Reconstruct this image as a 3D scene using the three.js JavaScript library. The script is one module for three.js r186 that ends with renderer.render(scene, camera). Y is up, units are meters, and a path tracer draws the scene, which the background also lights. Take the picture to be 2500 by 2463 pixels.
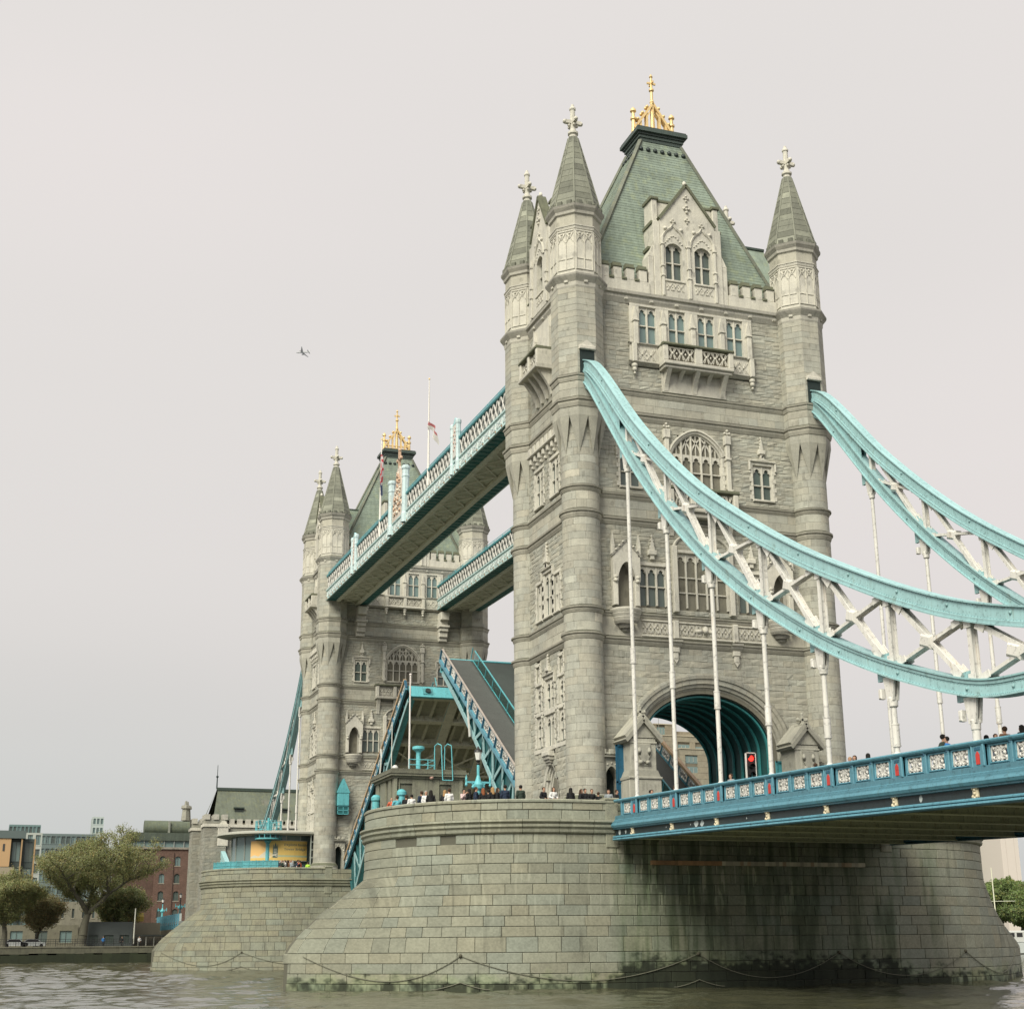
import * as THREE from 'three';
import { MarchingCubes } from 'three/addons/objects/MarchingCubes.js';
import { mergeGeometries } from 'three/addons/utils/BufferGeometryUtils.js';

// ---------------------------------------------------------------- camera, sky, sun, exposure
const scene = new THREE.Scene();
const camera = new THREE.PerspectiveCamera(38.964, 2500 / 2463, 0.5, 4000);
camera.rotation.order = 'YXZ';
camera.position.set(92.9285, 2.6027, 45.0749);
camera.rotation.set(0.2933, 1.2286, -0.0075);
camera.setViewOffset(2500, 2463, -14.64, -21.47, 2500, 2463);
const renderer = new THREE.WebGLRenderer({ antialias: true });
renderer.setSize(1024, 1008);
renderer.toneMapping = THREE.LinearToneMapping;
renderer.toneMappingExposure = 2.9;
renderer.shadowMap.enabled = true;

function rngOf(seed) { let s = seed | 0; return () => { s = (s + 0x6d2b79f5) | 0; let t = Math.imul(s ^ (s >>> 15), 1 | s); t = (t + Math.imul(t ^ (t >>> 7), 61 | t)) ^ t; return ((t ^ (t >>> 14)) >>> 0) / 4294967296; }; }
const hash = (x, y, s) => { let h = Math.imul(x, 374761393) + Math.imul(y, 668265263) + Math.imul(s, 974634541) | 0; h = Math.imul(h ^ (h >>> 13), 1274126177); return ((h ^ (h >>> 16)) >>> 0) / 4294967296; };
const mod = (a, n) => ((a % n) + n) % n;
// value noise that repeats every px, py cells
function vnoise(x, y, px, py, s) {
  const xi = Math.floor(x), yi = Math.floor(y), fx = x - xi, fy = y - yi, sx = fx * fx * (3 - 2 * fx), sy = fy * fy * (3 - 2 * fy);
  const x0 = mod(xi, px), x1 = mod(xi + 1, px), y0 = mod(yi, py), y1 = mod(yi + 1, py);
  const a = hash(x0, y0, s), b = hash(x1, y0, s), c = hash(x0, y1, s), d = hash(x1, y1, s);
  return a + (b - a) * sx + (c - a) * sy + (a - b - c + d) * sx * sy;
}
const fbm = (u, v, f, s, o = 4, fy = f) => { let t = 0, w = 0.5, n = 0; for (let i = 0; i < o; i++) { t += w * vnoise(u * f, v * fy, f, fy, s + i); n += w; f *= 2; fy *= 2; w *= 0.5; } return t / n; };
const clamp = (x, a = 0, b = 1) => Math.min(b, Math.max(a, x));
const lerp = (a, b, t) => a + (b - a) * t;
const smooth = (a, b, x) => { const t = clamp((x - a) / (b - a)); return t * t * (3 - 2 * t); };

{ // overcast sky: one even sheet of cloud, a little greyer towards the horizon, with soft broad patches
  const W = 1024, H = 512, d = new Float32Array(W * H * 4);
  for (let j = 0; j < H; j++) for (let i = 0; i < W; i++) {
    const el = ((j + 0.5) / H - 0.5) * Math.PI, s = Math.max(0, Math.sin(el));
    const band = fbm(i / W, j / H, 8, 5, 4, 20) - 0.5, n = fbm(i / W, j / H, 5, 31, 3, 6) - 0.5;
    const L = 0.248 * (0.80 + 0.26 * (1 - Math.exp(-s * 7)) + 0.4 * Math.max(0, s - 0.55) ** 2) * (1 + 0.20 * n + 0.16 * band * (1 - s) * (1 - s));
    const cool = smooth(0.22, 0.0, s), p = clamp(n * 1.6 + 0.5);
    const k = 4 * (j * W + i);
    d[k] = L * lerp(1.035, 0.985, cool) * lerp(0.985, 1.025, p); d[k + 1] = L * lerp(0.992, 1.0, cool) * lerp(1.005, 0.985, p); d[k + 2] = L * lerp(0.965, 0.985, cool); d[k + 3] = 1;
  }
  const t = new THREE.DataTexture(d, W, H, THREE.RGBAFormat, THREE.FloatType);
  t.mapping = THREE.EquirectangularReflectionMapping; t.magFilter = THREE.LinearFilter; t.minFilter = THREE.LinearFilter; t.needsUpdate = true;
  scene.background = t; scene.environment = t;
}
const sun = new THREE.DirectionalLight(0xfffbe8, 1.5);
sun.position.set(92, 155, 112); sun.target.position.set(-10, 15, 0);
sun.castShadow = true; sun.shadow.radius = 60;
Object.assign(sun.shadow.camera, { left: -220, right: 220, top: 220, bottom: -220, near: 1, far: 600 });
sun.shadow.mapSize.set(4096, 4096);
scene.add(sun, sun.target);

// ---------------------------------------------------------------- textures
function tex(W, H, fn, tile, srgb, ty = tile) {
  const a = new Uint8Array(W * H * 4);
  for (let j = 0; j < H; j++) for (let i = 0; i < W; i++) { const c = fn(i / W, j / H, i, j), k = 4 * (j * W + i); a[k] = 255 * clamp(c[0]); a[k + 1] = 255 * clamp(c[1]); a[k + 2] = 255 * clamp(c[2]); a[k + 3] = 255; }
  const t = new THREE.DataTexture(a, W, H, THREE.RGBAFormat);
  t.wrapS = t.wrapT = THREE.RepeatWrapping; t.magFilter = THREE.LinearFilter; t.minFilter = THREE.LinearMipmapLinearFilter; t.generateMipmaps = true;
  if (srgb) t.colorSpace = THREE.SRGBColorSpace;
  t.repeat.set(1 / tile, 1 / ty); t.needsUpdate = true; return t;
}
const grey = (v, w = 0) => [v, v - w * 0.3, v - w];
// weathered masonry: grain, pale and dark blotches, rain runs
const stoneMap = tex(1024, 1024, (u, v) => {
  const g = fbm(u, v, 256, 1, 2), b = fbm(u, v, 9, 7, 4), r = fbm(u, v, 60, 19, 3, 4), soot = smooth(0.52, 0.72, fbm(u, v, 14, 44, 4)) * smooth(0.42, 0.66, r);
  const L = 0.80 + 0.22 * (g - 0.5) + 0.30 * (b - 0.5) + 0.20 * (r - 0.5) - 0.22 * soot;
  return [L * 1.0, L * (0.995 - 0.01 * b), L * (0.975 - 0.05 * (b - 0.5))];
}, 9);
const stoneBump = tex(512, 512, (u, v) => grey(0.5 * fbm(u, v, 60, 3, 3) + 0.5 * fbm(u, v, 14, 8, 3)), 3);
const graniteMap = tex(1024, 1024, (u, v) => {
  const g = fbm(u, v, 230, 2, 2), b = fbm(u, v, 16, 12, 4), st = smooth(0.58, 0.8, fbm(u, v, 90, 21, 3, 5));
  const L = 0.80 + 0.34 * (g - 0.5) + 0.34 * (b - 0.5) - 0.16 * st;
  return [L, L * (0.99 + 0.02 * (b - 0.5)), L * (0.96 + 0.08 * (0.5 - b))];
}, 8);
const slateMap = tex(1024, 1024, (u, v, i, j) => {
  const row = Math.floor(v * 32), off = (row % 2) * 0.5, c = Math.floor(mod(u * 28 + off, 28)), e = mod(u * 28 + off, 1), t = hash(c, row, 3), b = fbm(u, v, 7, 5, 4), run = fbm(u, v, 40, 15, 3, 3);
  let L = 0.74 + 0.12 * (t - 0.5) + 0.34 * (b - 0.5) + 0.25 * (run - 0.5); if (e < 0.07) L *= 0.8;
  const lich = smooth(0.5, 0.8, fbm(u, v, 20, 9, 4));
  return [L * lerp(0.96, 1.1, lich), L * lerp(1.0, 1.1, lich), L * lerp(0.97, 0.92, lich)];
}, 8);
const paintMap = tex(512, 512, (u, v) => { const b = fbm(u, v, 6, 41, 4), r = fbm(u, v, 50, 13, 2, 3), ch = smooth(0.66, 0.72, fbm(u, v, 40, 61, 3)), ru = smooth(0.64, 0.8, fbm(u, v, 22, 71, 3, 3)) * smooth(0.45, 0.6, b); const L = 0.88 + 0.22 * (b - 0.5) + 0.20 * (r - 0.5) - 0.22 * ch - 0.12 * ru; return [L, L * (1 - 0.06 * ru), L * (1 - 0.12 * ru)]; }, 5);
const asphaltMap = tex(512, 512, (u, v) => grey(0.75 + 0.3 * (fbm(u, v, 128, 4, 2) - 0.5) + 0.25 * (fbm(u, v, 5, 9, 3) - 0.5)), 6);
const brickMap = tex(512, 512, (u, v) => { const row = Math.floor(v * 40), o = (row % 2) * 0.5, c = Math.floor(mod(u * 14 + o, 14)), e = mod(u * 14 + o, 1), f = mod(v * 40, 1), t = hash(c, row, 8), b = fbm(u, v, 6, 3, 3); if (e < 0.05 || f < 0.14) return [0.72, 0.74, 0.72]; const L = 0.8 + 0.4 * (t - 0.5) + 0.3 * (b - 0.5); return [L, L * 0.97, L * 0.95]; }, 3);
const leafTone = null;

// ---------------------------------------------------------------- materials (vertex colours carry each piece's own colour)
const mat = (o) => new THREE.MeshStandardMaterial({ vertexColors: true, roughness: 0.9, metalness: 0, side: THREE.DoubleSide, ...o });
const M = {
  stone: mat({ map: stoneMap, bumpMap: stoneBump, bumpScale: 0.02, roughness: 0.92 }),
  granite: mat({ map: graniteMap, bumpMap: stoneBump, bumpScale: 0.025, roughness: 0.88 }),
  slate: mat({ map: slateMap, roughness: 0.75 }),
  paint: mat({ map: paintMap, roughness: 0.5 }),
  gold: mat({ map: paintMap, roughness: 0.42, metalness: 0.25 }),
  asphalt: mat({ map: asphaltMap, roughness: 0.95 }),
  brick: mat({ map: brickMap, roughness: 0.95 }),
  plain: mat({ roughness: 0.85 }),
  satin: mat({ roughness: 0.45 }),
  glass: new THREE.MeshPhysicalMaterial({ color: new THREE.Color().setRGB(0.095, 0.12, 0.11), roughness: 0.12, metalness: 0, specularIntensity: 1, vertexColors: false, side: THREE.DoubleSide }),
  glassPale: new THREE.MeshPhysicalMaterial({ color: new THREE.Color().setRGB(0.17, 0.24, 0.24), roughness: 0.22, side: THREE.DoubleSide }),
};
const C = {
  ashlar: [0.475, 0.468, 0.408], rock: [0.452, 0.447, 0.388], trim: [0.69, 0.67, 0.60], mortar: [0.22, 0.21, 0.17], band: [0.53, 0.512, 0.44], moss: [0.17, 0.18, 0.125],
  granite: [0.31, 0.315, 0.25], graniteDark: [0.10, 0.098, 0.075],
  slate: [0.305, 0.36, 0.308], lead: [0.06, 0.085, 0.075], spire: [0.262, 0.272, 0.225],
  sky: [0.375, 0.615, 0.645], deck: [0.105, 0.28, 0.365], navy: [0.03, 0.12, 0.20], teal: [0.02, 0.115, 0.125], aqua: [0.13, 0.46, 0.52], white: [0.78, 0.76, 0.72], dark: [0.02, 0.035, 0.035], fascia: [0.025, 0.04, 0.045],
  cream: [0.66, 0.65, 0.52], gold: [0.92, 0.68, 0.33], red: [0.62, 0.05, 0.035], asphalt: [0.07, 0.085, 0.08], black: [0.015, 0.015, 0.016],
};

// ---------------------------------------------------------------- geometry collector
const V = (x, y, z) => new THREE.Vector3(x, y, z);
class Geo {
  constructor() { this.p = []; this.n = []; this.c = []; this.m = null; }
  tri(a, b, c, col, na, nb, nc) {
    let A = a, B = b, D = c;
    if (this.m) { A = a.clone().applyMatrix4(this.m); B = b.clone().applyMatrix4(this.m); D = c.clone().applyMatrix4(this.m); }
    if (!na) { const ux = B.x - A.x, uy = B.y - A.y, uz = B.z - A.z, vx = D.x - A.x, vy = D.y - A.y, vz = D.z - A.z; let x = uy * vz - uz * vy, y = uz * vx - ux * vz, z = ux * vy - uy * vx; const l = Math.hypot(x, y, z); if (l < 1e-12) return; na = nb = nc = { x: x / l, y: y / l, z: z / l }; }
    else { if (this.m) { na = na.clone().transformDirection(this.m); nb = nb.clone().transformDirection(this.m); nc = nc.clone().transformDirection(this.m); }
      const ux = B.x - A.x, uy = B.y - A.y, uz = B.z - A.z, vx = D.x - A.x, vy = D.y - A.y, vz = D.z - A.z; if ((uy * vz - uz * vy) * (na.x + nb.x + nc.x) + (uz * vx - ux * vz) * (na.y + nb.y + nc.y) + (ux * vy - uy * vx) * (na.z + nb.z + nc.z) < 0) { [B, D] = [D, B]; [nb, nc] = [nc, nb]; } }
    this.p.push(A.x, A.y, A.z, B.x, B.y, B.z, D.x, D.y, D.z);
    this.n.push(na.x, na.y, na.z, nb.x, nb.y, nb.z, nc.x, nc.y, nc.z);
    for (let i = 0; i < 3; i++) this.c.push(col[0], col[1], col[2]);
  }
  quad(a, b, c, d, col, na, nb, nc, nd) { this.tri(a, b, c, col, na, nb, nc); this.tri(a, c, d, col, na, nc, nd); }
  box(x0, x1, y0, y1, z0, z1, col) {
    const v = (i, j, k) => V(i ? x1 : x0, j ? y1 : y0, k ? z1 : z0);
    this.quad(v(0, 0, 1), v(1, 0, 1), v(1, 1, 1), v(0, 1, 1), col); this.quad(v(1, 0, 0), v(0, 0, 0), v(0, 1, 0), v(1, 1, 0), col);
    this.quad(v(1, 0, 1), v(1, 0, 0), v(1, 1, 0), v(1, 1, 1), col); this.quad(v(0, 0, 0), v(0, 0, 1), v(0, 1, 1), v(0, 1, 0), col);
    this.quad(v(0, 1, 1), v(1, 1, 1), v(1, 1, 0), v(0, 1, 0), col); this.quad(v(0, 0, 0), v(1, 0, 0), v(1, 0, 1), v(0, 0, 1), col); return this;
  }
  // box whose front (+z) edges are chamfered by b
  cbox(x0, x1, y0, y1, z0, z1, col, b = 0.03) {
    const f = [V(x0 + b, y0 + b, z1), V(x1 - b, y0 + b, z1), V(x1 - b, y1 - b, z1), V(x0 + b, y1 - b, z1)], o = [V(x0, y0, z1 - b), V(x1, y0, z1 - b), V(x1, y1, z1 - b), V(x0, y1, z1 - b)], k = [V(x0, y0, z0), V(x1, y0, z0), V(x1, y1, z0), V(x0, y1, z0)];
    this.quad(...f, col); for (let i = 0; i < 4; i++) { const j = (i + 1) % 4; this.quad(o[i], o[j], f[j], f[i], col); this.quad(k[i], k[j], o[j], o[i], col); } return this;
  }
  tube(a, b, r0, r1, col, n = 8, caps = true) {
    const d = b.clone().sub(a).normalize(), t = Math.abs(d.y) > 0.9 ? V(1, 0, 0) : V(0, 1, 0), e = t.cross(d).normalize(), f = d.clone().cross(e), dir = [];
    for (let i = 0; i <= n; i++) { const q = i / n * 2 * Math.PI; dir.push(e.clone().multiplyScalar(Math.cos(q)).addScaledVector(f, Math.sin(q))); }
    for (let i = 0; i < n; i++) {
      const A = a.clone().addScaledVector(dir[i], r0), B = a.clone().addScaledVector(dir[i + 1], r0), D = b.clone().addScaledVector(dir[i + 1], r1), E = b.clone().addScaledVector(dir[i], r1);
      this.quad(A, B, D, E, col, dir[i], dir[i + 1], dir[i + 1], dir[i]); if (caps) { this.tri(b, E, D, col); this.tri(a, B, A, col); }
    } return this;
  }
  // square bar from a to b, w across, h deep, 'up' gives the side directions
  bar(a, b, w, h, col, up = V(0, 1, 0)) {
    const d = b.clone().sub(a).normalize(), s = d.clone().cross(up).normalize(), t = s.clone().cross(d), P = (q, i, j) => q.clone().addScaledVector(s, i * w / 2).addScaledVector(t, j * h / 2);
    const k = [[-1, -1], [1, -1], [1, 1], [-1, 1]];
    for (let i = 0; i < 4; i++) { const u = k[i], v = k[(i + 1) % 4]; this.quad(P(a, ...u), P(a, ...v), P(b, ...v), P(b, ...u), col); }
    this.quad(P(a, ...k[3]), P(a, ...k[2]), P(a, ...k[1]), P(a, ...k[0]), col); this.quad(P(b, ...k[0]), P(b, ...k[1]), P(b, ...k[2]), P(b, ...k[3]), col); return this;
  }
  // profile [[r, y]...] turned about (cx, cz); flat: n facets with their edges at phase + k * 2pi / n
  lathe(pr, n, cx, cz, col, flat = false, phase = 0, a0 = 0, a1 = 2 * Math.PI) {
    const full = a1 - a0 > 6.28, cf = (i) => typeof col === 'function' ? col(i) : col;
    for (let k = 0; k < n; k++) {
      const q0 = phase + lerp(a0, a1, k / n), q1 = phase + lerp(a0, a1, (k + 1) / n), c0 = Math.cos(q0), s0 = Math.sin(q0), c1 = Math.cos(q1), s1 = Math.sin(q1);
      for (let i = 0; i < pr.length - 1; i++) {
        const [r0, y0] = pr[i], [r1, y1] = pr[i + 1], A = V(cx + r0 * c0, y0, cz + r0 * s0), B = V(cx + r0 * c1, y0, cz + r0 * s1), D = V(cx + r1 * c1, y1, cz + r1 * s1), E = V(cx + r1 * c0, y1, cz + r1 * s0);
        if (flat) { this.quad(B, A, E, D, cf(i)); continue; }
        const dy = y1 - y0, dr = r1 - r0, l = Math.hypot(dy, dr) || 1, na = V(c0 * dy / l, -dr / l, s0 * dy / l), nb = V(c1 * dy / l, -dr / l, s1 * dy / l);
        this.quad(B, A, E, D, cf(i), nb, na, na, nb);
      }
    } return this;
  }
  // closed polygon of [x, y] in the frame's plane, from z0 to z1
  prism(poly, z0, z1, col, holes = []) {
    const cs = poly.map(([x, y]) => new THREE.Vector2(x, y)), hs = holes.map((h) => h.map(([x, y]) => new THREE.Vector2(x, y)));
    if (THREE.ShapeUtils.isClockWise(cs)) cs.reverse(); for (const h of hs) if (!THREE.ShapeUtils.isClockWise(h)) h.reverse();
    const all = cs.concat(...hs);
    for (const [a, b, c] of THREE.ShapeUtils.triangulateShape(cs, hs)) {
      const q = (i, z) => V(all[i].x, all[i].y, z); this.tri(q(a, z1), q(b, z1), q(c, z1), col); this.tri(q(c, z0), q(b, z0), q(a, z0), col);
    }
    for (const ring of [cs, ...hs]) for (let i = 0; i < ring.length; i++) { const a = ring[i], b = ring[(i + 1) % ring.length]; this.quad(V(a.x, a.y, z0), V(b.x, b.y, z0), V(b.x, b.y, z1), V(a.x, a.y, z1), col); }
    return this;
  }
  // band along a path of frame points [x, y]; profile [[out, z]...] with 'out' along each point's own normal
  sweep(path, norms, pr, col) {
    for (let i = 0; i < path.length - 1; i++) for (let k = 0; k < pr.length - 1; k++) {
      const P = (q, j) => V(path[q][0] + norms[q][0] * pr[j][0], path[q][1] + norms[q][1] * pr[j][0], pr[j][1]);
      this.quad(P(i, k), P(i + 1, k), P(i + 1, k + 1), P(i, k + 1), col);
    } return this;
  }
  add(g, mtx, col) {
    const q = g.index ? g.toNonIndexed() : g, P = q.attributes.position, N = q.attributes.normal, keep = this.m;
    this.m = mtx ? (keep ? keep.clone().multiply(mtx) : mtx) : keep;
    for (let i = 0; i < P.count; i += 3) { const v = [0, 1, 2].map((k) => V().fromBufferAttribute(P, i + k)), w = [0, 1, 2].map((k) => V().fromBufferAttribute(N, i + k)); this.tri(...v, col, ...w); }
    this.m = keep; return this;
  }
  blob(x, y, z, rx, ry, rz, col, n = 6) { return this.add(sphereOf(n), new THREE.Matrix4().makeTranslation(x, y, z).scale(V(rx, ry, rz)), col); }
  geometry(uvfn) {
    const g = new THREE.BufferGeometry(), n = this.p.length / 3, uv = new Float32Array(n * 2), p = this.p, N = this.n;
    for (let i = 0; i < n; i++) {
      if (uvfn) { const q = uvfn(p[3 * i], p[3 * i + 1], p[3 * i + 2]); uv[2 * i] = q[0]; uv[2 * i + 1] = q[1]; continue; }
      const t = i - i % 3, x = Math.abs(N[3 * t]), y = Math.abs(N[3 * t + 1]), z = Math.abs(N[3 * t + 2]);
      if (y > 0.92) { uv[2 * i] = p[3 * i]; uv[2 * i + 1] = p[3 * i + 2]; } else if (x > z) { uv[2 * i] = p[3 * i + 2]; uv[2 * i + 1] = p[3 * i + 1]; } else { uv[2 * i] = p[3 * i]; uv[2 * i + 1] = p[3 * i + 1]; }
    }
    g.setAttribute('position', new THREE.Float32BufferAttribute(this.p, 3)); g.setAttribute('normal', new THREE.Float32BufferAttribute(this.n, 3));
    g.setAttribute('uv', new THREE.BufferAttribute(uv, 2)); g.setAttribute('color', new THREE.Float32BufferAttribute(this.c, 3)); return g;
  }
  build(name, material, parent, uvfn) { if (!this.p.length) return null; const m = new THREE.Mesh(this.geometry(uvfn), material); m.name = name; m.castShadow = m.receiveShadow = true; parent.add(m); return m; }
}
const spheres = {};
function sphereOf(n) { return spheres[n] ??= new THREE.SphereGeometry(1, n + 2, n); }
const tone = (c, k, w = 0) => [c[0] * k * (1 + w), c[1] * k, c[2] * k * (1 - w)];
const frame = (ox, oy, oz, ux, uz) => new THREE.Matrix4().makeBasis(V(ux, 0, uz), V(0, 1, 0), V(-uz, 0, ux)).setPosition(ox, oy, oz); // u, y, outward
const used = {};
const numbered = (n) => { const k = used[n] = (used[n] ?? -1) + 1; return k ? n + '_' + String(k).padStart(3, '0') : n; };
function tag(o, label, category, group, kind) { o.userData.label = label; if (category) o.userData.category = category; if (group) o.userData.group = group; if (kind) o.userData.kind = kind; return o; }
function thing(name, label, category, group) { const o = new THREE.Group(); o.name = numbered(name); scene.add(o); return tag(o, label, category, group); }
// put a thing's origin at its base without moving what was built in world coordinates
function seat(o, x, y, z) { o.position.set(x, y, z); for (const c of o.children) c.position.sub(o.position); return o; }
function sub(name, parent) { const o = new THREE.Group(); o.name = name; parent.add(o); return o; }

// one laid stone: f(u, v) -> {p, n}; the face has nu x nv cells, chamfered edges, and goes 'deep' into the wall
function stone(g, f, u0, u1, v0, v1, { nu = 1, nv = 1, deep = 0.25, b = 0.015, out = 0, rough = 0, col, rnd, flat = true }) {
  const R = [], k = f((u0 + u1) / 2, (v0 + v1) / 2), du = Math.min(0.3, b / (k.mu ?? 1) / Math.abs(u1 - u0)), dv = Math.min(0.3, b / Math.abs(v1 - v0));
  for (let j = 0; j <= nv; j++) { R.push([]); for (let i = 0; i <= nu; i++) { const q = f(lerp(u0, u1, lerp(du, 1 - du, i / nu)), lerp(v0, v1, lerp(dv, 1 - dv, j / nv))), e = i === 0 || j === 0 || i === nu || j === nv; R[j].push([q.p.clone().addScaledVector(q.n, out + (rough && rnd ? (rnd() - (e ? 0.75 : 0.3)) * rough : 0)), q.n]); } }
  for (let j = 0; j < nv; j++) for (let i = 0; i < nu; i++) { const a = R[j][i], q = R[j][i + 1], c = R[j + 1][i + 1], d = R[j + 1][i]; if (flat) g.quad(a[0], q[0], c[0], d[0], col); else g.quad(a[0], q[0], c[0], d[0], col, a[1], q[1], c[1], d[1]); }
  const inner = [], outer = [], back = [], E = (u, v, i, j) => { const q = f(u, v); inner.push(R[j][i][0]); outer.push(q.p.clone().addScaledVector(q.n, out - b)); back.push(q.p.clone().addScaledVector(q.n, -deep)); };
  for (let i = 0; i < nu; i++) E(lerp(u0, u1, i / nu), v0, i, 0);
  for (let j = 0; j < nv; j++) E(u1, lerp(v0, v1, j / nv), nu, j);
  for (let i = nu; i > 0; i--) E(lerp(u0, u1, i / nu), v1, i, nv);
  for (let j = nv; j > 0; j--) E(u0, lerp(v0, v1, j / nv), 0, j);
  for (let i = 0, n = inner.length; i < n; i++) { const j = (i + 1) % n; g.quad(outer[i], outer[j], inner[j], inner[i], col); g.quad(back[i], back[j], outer[j], outer[i], col); }
}
// cut [a, b] into stones of about len
function cuts(a, b, len, rnd, vary = 0.45) { const n = Math.max(1, Math.round((b - a) / len)), w = []; let t = 0; for (let i = 0; i < n; i++) { const q = 1 + (rnd() - 0.5) * 2 * vary; w.push(q); t += q; } const r = [a]; let s = a; for (const q of w) { s += q / t * (b - a); r.push(s); } r[n] = b; return r; }
// what is left of [a, b] outside the holes
function free(a, b, holes) { let r = [[a, b]]; for (const [h0, h1] of holes) r = r.flatMap(([x, y]) => h1 <= x || h0 >= y ? [[x, y]] : [[x, h0], [h1, y]].filter(([p, q]) => q - p > 0.08)); return r; }

// ---------------------------------------------------------------- the towers
const BASE = 10.1;
const jit = (c, rnd, k = 0.2) => { const t = 1 + (rnd() - 0.5) * k, w = (rnd() - 0.5) * 0.05; return [c[0] * t * (1 + w), c[1] * t, c[2] * t * (1 - w)]; };
function archPts(hw, y0, rise, n = 10) { const r = []; for (let i = 0; i <= n; i++) { const t = i / n * 2 - 1, k = Math.abs(t); r.push([t * hw, y0 + rise * Math.pow(1 - Math.pow(k, 1.7), 0.75)]); } return r; } // pointed-ish head
// a stone window of lights: frame with mullions, transoms, traceried heads, and one glass pane per light and tier
function windowOf(parent, fr, u0, u1, y0, y1, { lights = 2, rows = 2, rect = true, rise = 0, glass = M.glass, deep = 0.24, sill = true, jamb = 0.1, hood = false, first = 0.56 }) {
  const w = sub('window', parent), g = new Geo(); g.m = fr;
  const col = C.trim, n = lights, W = (u1 - u0), mul = Math.min(0.13, W / n * 0.2), lw = (W - mul * (n - 1)) / n, top = rect ? y1 : y1 - rise, cx = (u0 + u1) / 2;
  const z0 = -deep + 0.04, z1 = -deep + 0.15;
  const headH = rect ? lw * 0.9 : 0, yS = top - headH, ys = [y0]; for (let k = 1; k < rows; k++) ys.push(rect ? lerp(y0, yS, rows === 2 ? first : k / rows) : lerp(y0, top, k / rows)); ys.push(rect ? y1 : top);
  for (let i = 0; i < n; i++) {
    const a = u0 + i * (lw + mul), b = a + lw;
    if (i) g.cbox(a - mul, a, y0, rect ? y1 : y1 - rise * Math.pow(Math.abs((a - mul / 2 - cx) / (W / 2)), 2), z0 - 0.03, z1 + 0.05, col, 0.03);
    for (let k = 0; k < rows; k++) { const q = new Geo(); q.m = fr; q.quad(V(a, ys[k], -deep), V(b, ys[k], -deep), V(b, ys[k + 1], -deep), V(a, ys[k + 1], -deep), [1, 1, 1]); q.build('pane', glass, w); }
    for (let k = 1; k < rows; k++) g.cbox(a, b, ys[k] - 0.05, ys[k] + 0.05, z0, z1, col, 0.02);
    { // traceried head of the light, a pointed opening with cusps
      const t = rect ? y1 : top + 0.02, s = t - lw * 0.9, hole = [[a + 0.03, s - 0.001], ...archPts(lw / 2 - 0.03, s, lw * 0.62, 8).map(([x, y]) => [x + (a + b) / 2, y]), [b - 0.03, s - 0.001]];
      const P = [[a, s], [a, t], [b, t], [b, s], ...hole.slice(1, -1).reverse()]; g.prism(P, z0, z1, col);
      for (const q of [-1, 1]) g.prism([[(a + b) / 2 + q * lw * 0.42, s + lw * 0.12], [(a + b) / 2 + q * lw * 0.2, s + lw * 0.24], [(a + b) / 2 + q * lw * 0.34, s + lw * 0.42]], z0 + 0.02, z1 - 0.02, col);
    }
  }
  if (!rect) { // big arched head: panes behind, branching bars in front
    const q = new Geo(); q.m = fr; const pts = archPts(W / 2, top, rise, 14).map(([x, y]) => [x + cx, y]); q.prism(pts, -deep - 0.02, -deep, [1, 1, 1]); q.build('pane', glass, w);
    for (let i = 1; i < n; i++) for (const s of [-1, 1]) {
      const x = u0 + i * (lw + mul) - mul / 2; let p = null;
      for (let k = 0; k <= 7; k++) { const xx = x + s * lw * 1.5 * (k / 7) * (k / 7) * 0.9, yy = top + rise * 0.95 * (k / 7), lim = rise * Math.pow(Math.max(0, 1 - Math.pow(Math.abs((xx - cx) / (W / 2)), 1.7)), 0.75); const c = V(xx, Math.min(yy, top + lim), (z0 + z1) / 2); if (p && yy - top < lim + 0.1) g.bar(p, c, 0.11, 0.07, col, V(0, 0, 1)); p = c; }
    }
    for (let i = 0; i < n; i++) { const x = u0 + i * (lw + mul) + lw / 2, lim = rise * Math.pow(Math.max(0, 1 - Math.pow(Math.abs((x - cx) / (W / 2)), 1.7)), 0.75); if (lim > 0.5) g.box(x - 0.03, x + 0.03, top, top + lim, z0, z1 - 0.02, col); }
    const A = archPts(W / 2, top, rise, 24).map(([x, y]) => [x + cx, y]), N = A.map((_, i) => { const p = A[Math.max(0, i - 1)], q = A[Math.min(24, i + 1)], l = Math.hypot(q[0] - p[0], q[1] - p[1]); return [-(q[1] - p[1]) / l, (q[0] - p[0]) / l]; });
    g.sweep(A, N, [[0, -deep], [0, -0.12], [0.1, -0.1], [0.12, 0.02], [0.26, 0.04], [0.3, 0.14], [0.42, 0.12], [0.42, -0.02]], col);
  }
  const s = jamb; // splayed jambs with long and short quoin stones outside them
  for (const [x, d] of [[u0, -1], [u1, 1]]) {
    g.quad(V(x, y0, -deep), V(x + d * s, y0, 0.05), V(x + d * s, top, 0.05), V(x, top, -deep), col);
    if (hood !== 'none') { let y = y0 - 0.05, k = 0; while (y < top - 0.1) { const h = Math.min(0.34, top + 0.2 - y), o = (k++ % 2) ? 0.16 : 0.3; g.cbox(Math.min(x + d * s, x + d * (s + o)), Math.max(x + d * s, x + d * (s + o)), y, y + h - 0.012, -0.2, 0.06, tone(col, 0.96 + 0.08 * ((k * 7) % 5) / 5), 0.015); y += h; } }
  }
  if (rect) { g.quad(V(u0, y1, -deep), V(u1, y1, -deep), V(u1 + s, y1 + s * 0.6, 0.05), V(u0 - s, y1 + s * 0.6, 0.05), col); g.cbox(u0 - 0.28, u1 + 0.28, y1 + 0.06, y1 + 0.3, -0.2, 0.06, col, 0.02); }
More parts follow.
